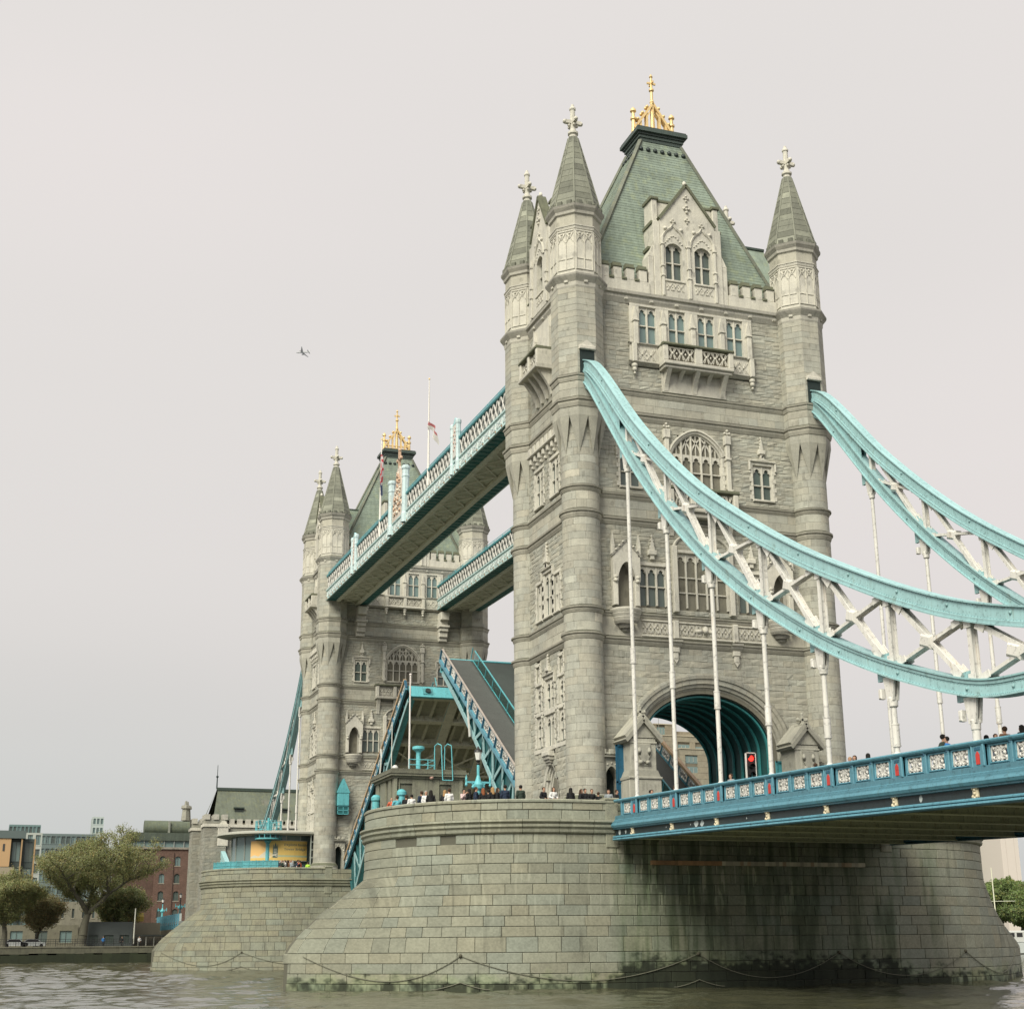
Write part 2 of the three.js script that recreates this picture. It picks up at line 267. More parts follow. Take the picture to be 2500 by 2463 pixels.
  if (hood === true) { g.cbox(u0 - 0.42, u1 + 0.42, y1 + 0.3, y1 + 0.42, -0.1, 0.2, tone(col, 0.92), 0.04); for (const x of [u0 - 0.36, u1 + 0.36]) g.cbox(x - 0.07, x + 0.07, y1 - 0.35, y1 + 0.3, -0.1, 0.17, col, 0.03); g.prism([[cx - 0.5, y1 + 0.42], [cx - 0.14, y1 + 0.58], [cx, y1 + 0.86], [cx + 0.14, y1 + 0.58], [cx + 0.5, y1 + 0.42]], 0, 0.2, col); }
  if (sill) g.cbox(u0 - 0.2, u1 + 0.2, y0 - 0.2, y0 - 0.02, -0.2, 0.14, tone(col, 0.95), 0.05);
  g.build('tracery', M.stone, w); return w;
}
function finialOn(g, u, y, h, d, s = 1) { // crocketed niche-like pinnacle standing against the wall
  const c = C.trim; g.cbox(u - 0.13 * s, u + 0.13 * s, y, y + h * 0.42, d - 0.2, d + 0.12, c, 0.03); g.cbox(u - 0.28 * s, u + 0.28 * s, y + h * 0.18, y + h * 0.4, d - 0.2, d + 0.2, c, 0.05);
  g.prism([[u - 0.16 * s, y + h * 0.42], [u, y + h], [u + 0.16 * s, y + h * 0.42]], d - 0.05, d + 0.12, c); for (const k of [0.52, 0.68, 0.82]) for (const e of [-1, 1]) g.blob(u + e * 0.15 * s * (1.15 - k * 0.7), y + h * k, d + 0.05, 0.07 * s, 0.06, 0.07, c, 4); g.blob(u, y + h, d + 0.03, 0.08 * s, 0.1, 0.08 * s, c, 4);
}
function scrolls(g, u0, u1, y0, y1, d, col, step = 0.5) { // carved panel: interlaced relief
  const n = Math.max(1, Math.round((u1 - u0) / step)), w = (u1 - u0) / n, h = y1 - y0;
  for (let i = 0; i < n; i++) { const x = u0 + (i + 0.5) * w, cy = (y0 + y1) / 2; const b = (ax, ay, bx, by) => g.bar(V(x + ax * w, cy + ay * h, d), V(x + bx * w, cy + by * h, d), 0.055, 0.07, col, V(0, 0, 1));
    b(-0.5, -0.45, 0, 0.1); b(0.5, -0.45, 0, 0.1); b(-0.5, 0.45, 0, -0.1); b(0.5, 0.45, 0, -0.1); for (const s of [-1, 1]) { b(s * 0.25, -0.42, s * 0.12, -0.12); b(s * 0.25, 0.42, s * 0.12, 0.12); } g.blob(x, cy, d, w * 0.16, h * 0.15, 0.06, col, 4); g.blob(x - w * 0.5, cy, d, w * 0.1, h * 0.12, 0.05, col, 4); }
}
function crocketLeaf(g, u, y, d, s, col) { for (const [a, b] of [[0, 0.22], [-0.2, 0], [0.2, 0], [0, -0.05], [0, -0.3]]) g.blob(u + a * s, y + b * s, d, 0.13 * s, 0.13 * s, 0.12 * s, col, 4); }
// string course: moulded bar on the wall, profile in (out, y)
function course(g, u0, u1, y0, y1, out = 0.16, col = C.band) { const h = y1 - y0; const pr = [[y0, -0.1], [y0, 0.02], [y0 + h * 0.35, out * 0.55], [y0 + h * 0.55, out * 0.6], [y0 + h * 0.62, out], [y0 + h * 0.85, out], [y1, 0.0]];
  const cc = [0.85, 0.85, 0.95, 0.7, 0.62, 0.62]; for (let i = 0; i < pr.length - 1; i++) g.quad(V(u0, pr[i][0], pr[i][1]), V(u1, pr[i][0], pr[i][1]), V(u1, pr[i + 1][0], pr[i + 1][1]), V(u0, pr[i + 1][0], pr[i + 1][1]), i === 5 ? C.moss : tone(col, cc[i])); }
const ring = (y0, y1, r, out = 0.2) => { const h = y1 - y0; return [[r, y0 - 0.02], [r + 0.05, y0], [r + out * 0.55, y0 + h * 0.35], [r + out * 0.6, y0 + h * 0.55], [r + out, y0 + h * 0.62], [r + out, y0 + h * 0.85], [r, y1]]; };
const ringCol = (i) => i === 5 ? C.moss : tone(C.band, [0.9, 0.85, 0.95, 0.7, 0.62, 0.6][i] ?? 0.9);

function gable(g, panes, fr, hw, o) { // dormer front with steep gable, shoulders and buttresses (frame coordinates)
  const T = C.trim, y0 = 48.7, ya = o.apex, yr = o.rake;
  g.m = fr;
  const hole = o.wins.map(([a, b]) => [[a, 50.15], [b, 50.15], [b, 52.75], ...archPts((b - a) / 2, 52.75, 0.45, 6).reverse().map(([x, y]) => [x + (a + b) / 2, y]).slice(1, -1), [a, 52.75]]);
  g.prism([[-hw, y0], [hw, y0], [hw, yr], [0, ya - 0.2], [-hw, yr]], -0.35, 0.12, T, hole);
  g.box(-hw + 0.1, hw - 0.1, y0, 53.4, -0.6, -0.36, C.mortar);
  // coping along the rakes
  for (const s of [-1, 1]) { g.bar(V(s * (hw + 0.08), yr - 0.1, -0.1), V(0, ya, -0.1), 0.7, 0.2, C.moss, V(0, 1, 0)); }
  for (const s of [-1, 1]) { // shoulders, offsets, buttresses
    const S = (a, b, p, q, d0, d1, c = T, ch = 0.04) => g.cbox(Math.min(s * a, s * b), Math.max(s * a, s * b), p, q, d0, d1, c, ch);
    S(hw, hw + 0.55, y0, 54.9, -1.6, 0.1); S(hw + 0.05, hw + 0.5, 54.9, 56.8, -1.5, -0.1); S(hw - 0.05, hw + 0.62, 56.8, 57.05, -1.6, 0, C.moss); S(hw - 1.3, hw + 0.05, 55.2, 56.75, -1.5, -0.35); S(hw - 1.3, hw + 0.05, 56.75, 56.98, -1.6, -0.3, C.moss);
    S(hw + 0.0, hw + 0.65, 54.7, 54.95, -1.6, 0.02, C.moss); S(hw + 0.55, hw + 1.0, y0, 51.9, -1.6, 0.0); g.prism([[s * (hw + 0.55), 51.9], [s * (hw + 1.0), 51.9], [s * (hw + 0.55), 52.9]], -1.6, 0, T); S(hw + 0.55, hw + 0.8, 52.7, 52.95, -1.6, -0.4, C.moss);
    g.m = fr; const sh = (u) => { g.cbox(u - 0.11, u + 0.11, y0, 53.6, 0.05, 0.26, T, 0.04); for (const y of [50.3, 51.1, 52.9]) g.cbox(u - 0.16, u + 0.16, y, y + 0.14, 0.05, 0.32, T, 0.04); };
    sh(s * (hw - 0.12));
  }
  if (o.wins.length > 1) { g.cbox(-0.14, 0.14, y0, 53.6, 0.05, 0.26, T, 0.04); for (const y of [50.3, 51.1, 52.9]) g.cbox(-0.19, 0.19, y, y + 0.14, 0.05, 0.32, T, 0.04); crocketLeaf(g, 0, 55.3, 0.16, 0.7, T); }
  crocketLeaf(g, 0, 56.3, 0.16, 1.0, T); crocketLeaf(g, 0, 57.2, 0.14, 0.8, T); g.blob(0, ya + 0.15, -0.05, 0.16, 0.3, 0.16, T, 5);
  for (const [a, b] of o.wins) { // ogee tympanum over each window, carved spandrel, apron panel
    const c = (a + b) / 2, w = (b - a) / 2 + 0.38, og = []; for (let i = 0; i <= 16; i++) { const t = i / 8 - 1, k = Math.abs(t); og.push([c + t * w, 53.0 + 1.45 * Math.pow(1 - k * k, 0.6) + (k < 0.3 ? (0.3 - k) * (0.3 - k) * 5 : 0)]); }
    const N = og.map((_, i) => { const p = og[Math.max(0, i - 1)], q = og[Math.min(16, i + 1)], l = Math.hypot(q[0] - p[0], q[1] - p[1]); return [-(q[1] - p[1]) / l, (q[0] - p[0]) / l]; });
    g.sweep(og, N, [[-0.12, 0.1], [-0.1, 0.2], [0.02, 0.26], [0.06, 0.12]], T);
    for (let i = 0; i < 9; i++) { const t = i / 8 - 0.5; g.blob(c + t * w * 1.3, 53.45 + 0.35 * Math.cos(t * 5), 0.12, 0.11, 0.07, 0.07, T, 4); }
    for (const s of [-1, 1]) g.blob(c + s * w * 0.62, 54.35, 0.17, 0.17, 0.17, 0.12, T, 5);
    crocketLeaf(g, c, 55.0, 0.16, 0.75, T); scrolls(g, a, b, 49.2, 49.9, 0.13, T, 0.45); g.cbox(a - 0.15, b + 0.15, 49.95, 50.12, 0.1, 0.22, T, 0.03);
    windowOf(panes, fr, a, b, 50.15, 53.2, { lights: 2, rows: 2, hood: 'none', sill: false, jamb: 0.02, deep: 0.3, first: 0.6, glass: M.glass });
  }
  // slated roof behind the gable
  const sl = new Geo(); sl.m = fr; for (const s of [-1, 1]) sl.quad(V(s * (hw + 0.25), 52.6, -0.3), V(s * (hw + 0.25), 52.6, -4), V(0, ya - 1.4, -6), V(0, ya - 1.2, -0.3), C.slate);
  return sl;
}

function turret(t, cx, cz, rnd, { near, plain, shadeStones }, stuff, picks) {
  const tg = sub('turret', t), g = new Geo(), P8 = Math.PI / 8, R = 1.88;
  const stoneAt = (f, u0, u1, v0, v1, o, big) => { const q = big && near && picks.left > 0 ? new Geo() : stuff; stone(q, f, u0, u1, v0, v1, o); if (q !== stuff) { picks.left--; q.build('stone', M.stone, picks.to); } };
  // round shaft, laid stone by stone
  g.lathe([[1.85, 10.0], [1.85, 10.8], [1.72, 10.95], [1.6, 11.3], [1.62, 11.5], [1.42, 11.8], [1.3, 11.9]], 20, cx, cz, (i) => i === 4 ? C.moss : C.ashlar);
  g.lathe([[1.285, 11.8], [1.285, 37.7]], 32, cx, cz, C.mortar);
  const bands = [[22.12, 22.66], [23.94, 24.42], [30.6, 31.22], [32.5, 32.95]];
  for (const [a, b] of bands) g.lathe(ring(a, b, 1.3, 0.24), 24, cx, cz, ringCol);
  const zones = [[11.9, 22.1], [22.68, 23.92], [24.44, 30.58], [31.24, 32.48], [32.97, 37.75]];
  if (plain) g.lathe([[1.32, 11.8], [1.32, 37.7]], 20, cx, cz, C.ashlar);
  else for (const [a, b] of zones) { const n = Math.round((b - a) / 0.52), h = (b - a) / n; for (let k = 0; k < n; k++) {
    const off = rnd() * 6.28, cs = cuts(0, 2 * Math.PI, 0.92, rnd, 0.4), f = (u, v) => { const c = Math.cos(u), s = Math.sin(u); return { p: V(cx + 1.32 * c, v, cz + 1.32 * s), n: V(c, 0, s), mu: 1.32 }; };
    for (let i = 0; i < cs.length - 1; i++) { const mid = (cs[i] + cs[i + 1]) / 2 + off, vis = Math.cos(mid - 0.45) > 0.1 && a < 23 && picks.here === t && cz > 0 && cx > 0; const pale = rnd() < 0.06 ? 1.17 : rnd() < 0.05 ? 0.87 : 1; stoneAt(f, off + cs[i] + 0.004, off + cs[i + 1] - 0.004, a + k * h + 0.005, a + (k + 1) * h - 0.005, { nu: 6, nv: 1, deep: 0.05, b: 0.007, out: (rnd() - 0.5) * 0.008, col: tone(jit(C.ashlar, rnd, 0.12), pale), flat: false }, vis); } } }
  // corbel spikes that carry the eight-sided upper stage
  for (let k = 0; k < 8; k++) { const q = k * Math.PI / 4 + P8, A = R * Math.cos(P8), m = (s) => V(cx + A * Math.cos(q + s * P8), 37.85, cz + A * Math.sin(q + s * P8)), tip = V(cx + 1.33 * Math.cos(q), 35.2, cz + 1.33 * Math.sin(q)), v = V(cx + R * Math.cos(q), 37.85, cz + R * Math.sin(q)), inn = (s) => V(cx + 1.3 * Math.cos(q + s * P8 * 0.9), 37.85, cz + 1.3 * Math.sin(q + s * P8 * 0.9));
    g.tri(m(-1), tip, v, tone(C.ashlar, 0.97)); g.tri(v, tip, m(1), C.ashlar); g.tri(inn(-1), tip, m(-1), C.ashlar); g.tri(m(1), tip, inn(1), C.ashlar); }
  const oct = (pr, col = C.ashlar) => g.lathe(pr, 8, cx, cz, col, true, P8);
  oct([[1.2, 37.84], [R, 37.84], [R, 38.5]]); oct([[1.86, 38.4], [1.86, 47.8]], C.mortar);
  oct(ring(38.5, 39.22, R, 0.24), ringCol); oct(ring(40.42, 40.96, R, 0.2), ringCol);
  const A = R * Math.cos(P8), half = R * Math.sin(P8);
  if (plain) oct([[R, 38], [R, 47.7]]); else for (const [a, b] of [[39.24, 40.4], [40.98, 47.68]]) { const n = Math.round((b - a) / 0.48), h = (b - a) / n;
    for (let q = 0; q < 8; q++) { const c = Math.cos(q * Math.PI / 4), s = Math.sin(q * Math.PI / 4), f = (u, v) => ({ p: V(cx + A * c - u * s, v, cz + A * s + u * c), n: V(c, 0, s) });
      for (let k = 0; k < n; k++) { const cs = (k + q) % 2 ? [-half, half * (rnd() * 0.5 - 0.25), half] : [-half, half]; for (let i = 0; i < cs.length - 1; i++) stone(stuff, f, cs[i] + (i ? 0.006 : 0), cs[i + 1] - (i < cs.length - 2 ? 0.006 : 0), a + k * h + 0.006, a + (k + 1) * h - 0.006, { deep: 0.09, b: 0.009, out: (rnd() - 0.5) * 0.008, col: jit(C.ashlar, rnd, 0.15) }); } } }
  // cornice, panelled stage, eaves with small battlements
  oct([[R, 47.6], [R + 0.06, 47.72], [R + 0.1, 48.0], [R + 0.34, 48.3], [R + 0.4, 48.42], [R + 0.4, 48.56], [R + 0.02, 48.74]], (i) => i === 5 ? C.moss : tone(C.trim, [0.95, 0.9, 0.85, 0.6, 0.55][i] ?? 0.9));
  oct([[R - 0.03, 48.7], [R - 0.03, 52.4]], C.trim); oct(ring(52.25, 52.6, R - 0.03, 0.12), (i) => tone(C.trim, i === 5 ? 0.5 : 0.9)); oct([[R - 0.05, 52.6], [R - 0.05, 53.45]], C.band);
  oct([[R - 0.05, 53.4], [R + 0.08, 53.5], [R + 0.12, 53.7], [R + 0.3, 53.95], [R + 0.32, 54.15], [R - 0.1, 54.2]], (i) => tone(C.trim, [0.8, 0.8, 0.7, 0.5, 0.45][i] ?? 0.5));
  for (let q = 0; q < 8; q++) { const fr = new THREE.Matrix4().makeTranslation(cx, 0, cz).multiply(new THREE.Matrix4().makeRotationY(-q * Math.PI / 4)).multiply(frame((R - 0.03) * Math.cos(P8), 0, 0, 0, -1)); g.m = fr; const T = C.trim;
    for (const u of [-0.66, -0.03, 0.6]) g.cbox(u, u + 0.06, 49.1, 52.1, -0.05, 0.06, T, 0.02);
    g.cbox(-0.66, 0.66, 52.05, 52.15, -0.05, 0.06, T, 0.02); g.cbox(-0.66, 0.66, 49.0, 49.1, -0.05, 0.06, T, 0.02);
    for (const u of [-0.345, 0.285]) { for (const s of [-1, 1]) { g.bar(V(u + s * 0.28, 51.2, 0.02), V(u, 51.75, 0.02), 0.05, 0.07, T, V(0, 0, 1)); g.bar(V(u + s * 0.28, 51.95, 0.02), V(u, 51.5, 0.02), 0.05, 0.07, T, V(0, 0, 1)); } g.blob(u, 51.9, 0.02, 0.1, 0.1, 0.06, T, 4); g.cbox(u - 0.26, u + 0.26, 49.85, 49.9, -0.05, 0.05, T, 0.015); }
    for (const u of [-0.55, 0.2]) g.cbox(u, u + 0.36, 54.12, 54.5, -0.02, 0.3, tone(C.spire, 0.7), 0.05);
    for (const u of [0]) { g.cbox(u - 0.15, u + 0.15, 47.95, 48.24, 0.05, 0.22, T, 0.03); }
    g.m = null; }
  if (cx > 0 && t.userData.land) { // slot and hood stone where the chain enters
    const fr = frame(cx + A, 0, cz, 0, -1); g.m = fr; g.cbox(-0.62, 0.62, 42.75, 43.05, -0.1, 0.2, C.trim, 0.05); g.prism([[-0.6, 43.05], [0.6, 43.05], [0, 43.5]], 0, 0.1, C.trim); g.box(-0.55, 0.55, 40.9, 42.72, -0.3, 0.035, C.dark); g.m = null;
  }
  // spire in stone courses with ribs on the edges
  const sp = new Geo(), N = 12; for (let k = 0; k < N; k++) { const y0 = lerp(54.25, 60.75, k / N), y1 = lerp(54.25, 60.75, (k + 1) / N), r = (y) => lerp(1.98, 0.36, (y - 54.25) / 6.5); for (let q = 0; q < 8; q++) { const c = tone(C.spire, 0.7 + rnd() * 0.45 + (rnd() < 0.09 ? 0.4 : 0)); const a = q * Math.PI / 4 + P8, b = a + Math.PI / 4; const p = (rr, y, an) => V(cx + rr * Math.cos(an), y, cz + rr * Math.sin(an)); sp.quad(p(r(y0) + 0.035, y0, b), p(r(y0) + 0.035, y0, a), p(r(y1) + 0.015, y1, a), p(r(y1) + 0.015, y1, b), c); sp.quad(p(r(y0) + 0.035, y0, a), p(r(y0) + 0.035, y0, b), p(r(y0) - 0.03, y0, b), p(r(y0) - 0.03, y0, a), tone(C.spire, 0.5)); } }
  for (let q = 0; q < 8; q++) { const a = q * Math.PI / 4 + P8, p = (r, y) => V(cx + r * Math.cos(a), y, cz + r * Math.sin(a)); sp.bar(p(2.0, 54.3), p(0.38, 60.7), 0.09, 0.09, tone(C.spire, 1.15), V(Math.cos(a), 0, Math.sin(a))); }
  sp.build('spire', M.stone, tg);
  const f = new Geo(), W = tone(C.trim, 1.05); f.lathe([[0.34, 60.65], [0.3, 60.95], [0.42, 61.05], [0.42, 61.2], [0.28, 61.28], [0.22, 61.5], [0.2, 63.1], [0.26, 63.16], [0.26, 63.28], [0.16, 63.4], [0.1, 63.62], [0, 63.66]], 8, cx, cz, W);
  for (const [ax, az] of [[1, 0], [0, 1]]) { f.box(cx - (ax ? 0.62 : 0.13), cx + (ax ? 0.62 : 0.13), 61.93, 62.22, cz - (az ? 0.62 : 0.13), cz + (az ? 0.62 : 0.13), W); for (const s of [-1, 1]) { f.blob(cx + s * ax * 0.66, 62.07, cz + s * az * 0.66, 0.16, 0.19, 0.16, W, 5); f.blob(cx + s * ax * 0.3, 61.8, cz + s * az * 0.3, 0.14, 0.14, 0.14, W, 4); } }
  f.build('cross_finial', M.stone, tg);
  g.build('turret_wall', M.stone, tg);
}

// a face of the tower laid in courses around its openings; holes are [u0, u1, y0, y1] or functions of the course giving such an interval
function layWall(t, fr, u0, u1, zones, holes, rnd, o, stuff, picks) {
  const nrm = V(0, 0, 1).transformDirection(fr), f = (u, v) => ({ p: V(u, v, 0).applyMatrix4(fr), n: nrm });
  for (const z of zones) { const n = Math.round((z.y1 - z.y0) / z.h), h = (z.y1 - z.y0) / n;
    for (let k = 0; k < n; k++) { const a = z.y0 + k * h, b = a + h, hs = holes.map((q) => typeof q === 'function' ? q(a, b) : q[2] < b - 0.03 && q[3] > a + 0.03 ? [q[0], q[1]] : null).filter(Boolean);
      for (const [p, q] of free(u0, u1, hs)) { const cs = cuts(p, q, z.len, rnd); for (let i = 0; i < cs.length - 1; i++) {
        const g = o.near && z.pick && picks.left > 0 ? new Geo() : stuff; stone(g, f, cs[i] + 0.005, cs[i + 1] - 0.005, a + 0.005, b - 0.005, { nu: z.rough ? 2 : 1, nv: z.rough ? 2 : 1, deep: 0.28, b: z.rough ? 0.02 : 0.01, out: (rnd() - 0.4) * 0.02, rough: z.rough ?? 0, rnd, col: jit(z.col ?? C.rock, rnd, 0.17) });
        if (g !== stuff) { picks.left--; g.build('stone', M.stone, picks.to); } } } } }
}
const ell = (a, b, y0) => (y, yy) => { const m = y; if (yy <= y0) return [-a, a]; const q = (Math.max(m, y0) - y0) / b; return q >= 1 ? null : [-a * Math.sqrt(1 - q * q), a * Math.sqrt(1 - q * q)]; };

const ell2 = (a, b, y0) => { const e = ell(a, b, y0); return (y, yy) => yy <= y0 || y > y0 + b ? null : e(y, yy); };
function tower(X, o) {
  const t = thing('bridge_tower', o.label, 'bridge tower', 'gothic stone bridge towers'); t.userData.land = o.land;
  const rnd = rngOf(o.seed), stuff = new Geo(), g = new Geo(), picks = { left: 0, here: t, to: null };
  const body = sub('wall', t); picks.to = body; picks.left = o.near ? 296 : 0;
  const FX = 5.15, SZ = 9.7, F = frame(FX, 0, 0, 0, -1), S = frame(0, 0, SZ, 1, 0);
  // core with the carriageway arch through it
  { const arch = []; for (let i = 0; i <= 40; i++) { const q = Math.PI * i / 40; arch.push([5.0 * Math.cos(q), 15.3 + 3.76 * Math.sin(q)]); }
    const c = new Geo(); c.m = frame(0, 0, 0, 0, -1); c.prism([[-9.3, 9.9], [-5.0, 9.9], ...arch.slice().reverse(), [5.0, 9.9], [9.3, 9.9], [9.3, 49.4], [-9.3, 49.4]], -4.9, 4.9, C.mortar); c.build('wall_core', M.stone, body);
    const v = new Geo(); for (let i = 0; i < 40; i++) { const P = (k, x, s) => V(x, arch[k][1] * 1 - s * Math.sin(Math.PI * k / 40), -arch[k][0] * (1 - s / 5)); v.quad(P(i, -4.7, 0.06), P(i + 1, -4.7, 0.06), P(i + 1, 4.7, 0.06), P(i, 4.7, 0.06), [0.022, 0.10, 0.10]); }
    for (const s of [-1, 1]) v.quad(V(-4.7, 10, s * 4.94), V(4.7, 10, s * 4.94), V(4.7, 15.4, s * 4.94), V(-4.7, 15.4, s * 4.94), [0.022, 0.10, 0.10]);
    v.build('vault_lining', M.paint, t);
    for (let k = 0; k < 8; k++) { const x = -4.5 + k * 1.28, r = new Geo(); let p = null; for (let i = -1; i <= 41; i++) { const q = clamp(i, 0, 40), a = arch[q], c = V(x, i < 0 || i > 40 ? 10 : a[1] - 0.16 * Math.sin(Math.PI * q / 40), -a[0] * 0.965); if (p) r.bar(p, c, 0.12, 0.2, [0.05, 0.30, 0.31], V(1, 0, 0)); p = c; } r.build('vault_rib', M.paint, t); } }
  // stones of the land (or river) face and of the upstream face
  const winF = [[-5.05, 5.05, 43.0, 47.75], [-2.0, 2.0, 33.7, 36.5], [4.5, 6.12, 33.5, 36.2], [-6.12, -4.5, 33.5, 36.2], [-2.1, 2.1, 24.96, 28.95], [2.8, 5.0, 24.96, 27.85], [-5.0, -2.8, 24.96, 27.85], [5.42, 6.64, 24.7, 27.6], [-6.64, -5.42, 24.7, 27.6], [-7.95, 7.95, 22.6, 24.0]];
  const zonesF = [{ y0: 10.4, y1: 22.1, h: 0.43, len: 1.0, rough: 0.035, pick: true }, { y0: 24.46, y1: 30.6, h: 0.35, len: 0.85, rough: 0.045 }, { y0: 31.24, y1: 32.5, h: 0.63, len: 1.2, col: C.ashlar }, { y0: 32.97, y1: 38.5, h: 0.35, len: 0.85, rough: 0.045 }, { y0: 39.24, y1: 40.4, h: 0.58, len: 1.3, col: C.ashlar }, { y0: 40.98, y1: 47.72, h: 0.35, len: 0.85, rough: 0.045 }];
  layWall(t, F, -7.95, 7.95, zonesF, [...winF, ell(5.72, 4.48, 15.3), ell2(2.0, 1.62, 36.4), [7.0, 8.25, 9, 14.0], [-8.25, -7.0, 9, 14.0]], rnd, o, stuff, picks);
  const winS = [[-1.75, 1.75, 43.5, 47.75], [-2.45, -0.75, 33.5, 36.4], [0.75, 2.45, 33.5, 36.4], [-2.3, -1.2, 24.95, 27.7], [1.2, 2.3, 24.95, 27.7], [-0.85, 0.85, 24.95, 28.2], [-0.85, 0.85, 15.4, 18.0], [-0.85, 0.85, 18.2, 20.5], [-2.65, -1.75, 15.8, 18.1], [1.75, 2.65, 15.8, 18.1], [-2.65, -1.75, 18.4, 20.3], [1.75, 2.65, 18.4, 20.3], [-2.62, -1.98, 20.45, 21.7], [1.98, 2.62, 20.45, 21.7], [-1.3, 1.3, 9, 13.2], [-0.7, 0.7, 13.2, 14.1]];
  const zonesS = [{ y0: 10.4, y1: 22.1, h: 0.43, len: 0.8, rough: 0.045 }, ...zonesF.slice(1), { y0: 22.68, y1: 23.94, h: 0.63, len: 1.2, col: C.ashlar }];
  layWall(t, S, -4.35, 4.35, zonesS, winS, rnd, { near: false }, stuff, picks);
  for (const cx of [5.1, -5.1]) for (const cz of [9.15, -9.15]) turret(t, cx, cz, rnd, { near: o.near, plain: cx < 0 && cz < 0 }, stuff, picks);
  const lost = stuff.build('stonework', M.stone, body); if (lost) lost.userData.kind = 'stuff';

  // string courses and smooth bands on both shown faces
  const ends = { F: [F, 7.95], S: [S, 4.35] };
  const sc = new Geo(); for (const k of ['F', 'S']) { const [fr, e] = ends[k]; sc.m = fr;
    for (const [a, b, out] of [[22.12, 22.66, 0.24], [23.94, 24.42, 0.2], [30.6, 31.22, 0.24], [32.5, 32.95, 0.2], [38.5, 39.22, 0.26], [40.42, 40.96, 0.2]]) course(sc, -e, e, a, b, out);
    course(sc, -e - 0.2, e + 0.2, 47.7, 48.72, 0.42, C.trim); for (let u = -e + 0.6; u < e; u += k === 'F' ? 2.05 : 1.9) sc.cbox(u - 0.17, u + 0.17, 47.92, 48.22, 0.02, 0.26, C.trim, 0.05);
    sc.m = fr; } sc.build('string_course', M.stone, t);
  // battlements
  for (const [fr, spans] of [[F, [[-7.4, -3.3], [3.3, 7.4]]], [S, [[-3.6, -2.6], [2.6, 3.6]]]]) for (const [a, b] of spans) { const bt = new Geo(); bt.m = fr;
    bt.cbox(a, b, 48.65, 49.62, -0.4, 0.1, C.trim, 0.02); const n = Math.max(1, Math.round((b - a) / 1.05)), w = (b - a) / n; for (let i = 0; i < n; i++) { const c = a + (i + 0.5) * w; bt.cbox(c - w * 0.31, c + w * 0.31, 49.62, 50.55, -0.4, 0.1, C.trim, 0.02); bt.cbox(c - w * 0.35, c + w * 0.35, 50.55, 50.7, -0.45, 0.17, C.moss, 0.03); bt.prism([[c - w * 0.34, 50.7], [c + w * 0.34, 50.7], [c + w * 0.34, 50.95], [c - w * 0.34, 50.95]], -0.4, -0.02, tone(C.moss, 1.2)); if (i) bt.cbox(c - w * 0.69, c - w * 0.31, 49.55, 49.78, -0.42, 0.18, C.moss, 0.05); } bt.build('battlement', M.stone, t); }

  // ---- land face, from the top down
  const fd = sub('dormer', t), dg = new Geo(), sl = gable(dg, fd, F, 2.3, { apex: 58.35, rake: 55.2, wins: [[0.52, 1.9], [-1.9, -0.52]] }); dg.build('gable', M.stone, fd); sl.build('dormer_roof', M.slate, fd);
  const sd = sub('dormer', t), eg = new Geo(), sm = gable(eg, sd, frame(0, 0, SZ + 0.25, 1, 0), 1.75, { apex: 58.35, rake: 55.2, wins: [[-0.65, 0.65]] }); eg.build('gable', M.stone, sd); sm.build('dormer_roof', M.slate, sd);
  { const bay = sub('window_bay', t), b = new Geo(); b.m = F; const T = C.trim;
    const wins = [[-4.28, -2.92], [-1.88, -0.52], [0.52, 1.88], [2.92, 4.28]];
    const xs = [-5.05, ...wins.flat(), 5.05]; for (let i = 0; i < xs.length; i += 2) b.cbox(xs[i], xs[i + 1], 44.4, 47.75, -0.3, 0.14, T, 0.02);
    b.cbox(-5.05, 5.05, 47.55, 47.74, -0.3, 0.15, T, 0.02); b.cbox(-5.1, 5.1, 43.0, 44.42, -0.3, 0.16, T, 0.02);
    for (const u of [-4.66, -2.4, 0, 2.4, 4.66]) { b.cbox(u - 0.2, u + 0.2, 44.4, 46.3, 0.1, 0.42, T, 0.05); b.prism([[u - 0.22, 46.3], [u + 0.22, 46.3], [u + 0.12, 46.9], [u, 47.5], [u - 0.12, 46.9]], 0.1, 0.3, T); b.cbox(u - 0.25, u + 0.25, 46.2, 46.34, 0.1, 0.5, tone(T, 0.85), 0.05); }
    for (const [a, c] of wins) windowOf(bay, F, a, c, 44.7, 47.55, { lights: 2, rows: 2, hood: 'none', sill: false, jamb: 0.02, deep: 0.16, glass: M.glassPale, first: 0.6 });
    course(b, -5.2, 5.2, 44.3, 44.62, 0.32, T); course(b, -5.2, 5.2, 42.85, 43.15, 0.34, T);
    for (const s of [-1, 1]) { scrolls(b, Math.min(s * 3.1, s * 4.5), Math.max(s * 3.1, s * 4.5), 43.25, 44.2, 0.17, T, 0.7); b.cbox(s * 4.8 - 0.2, s * 4.8 + 0.2, 43.0, 44.5, 0.1, 0.42, T, 0.06); b.blob(s * 4.8, 42.75, 0.2, 0.24, 0.2, 0.24, T, 6); b.blob(s * 4.8, 42.45, 0.2, 0.18, 0.25, 0.18, T, 6); b.blob(s * 4.8, 42.15, 0.2, 0.1, 0.16, 0.1, T, 5); }
    b.build('bay_stonework', M.stone, bay);
    const bal = new Geo(); bal.m = F; // balcony on scrolled brackets
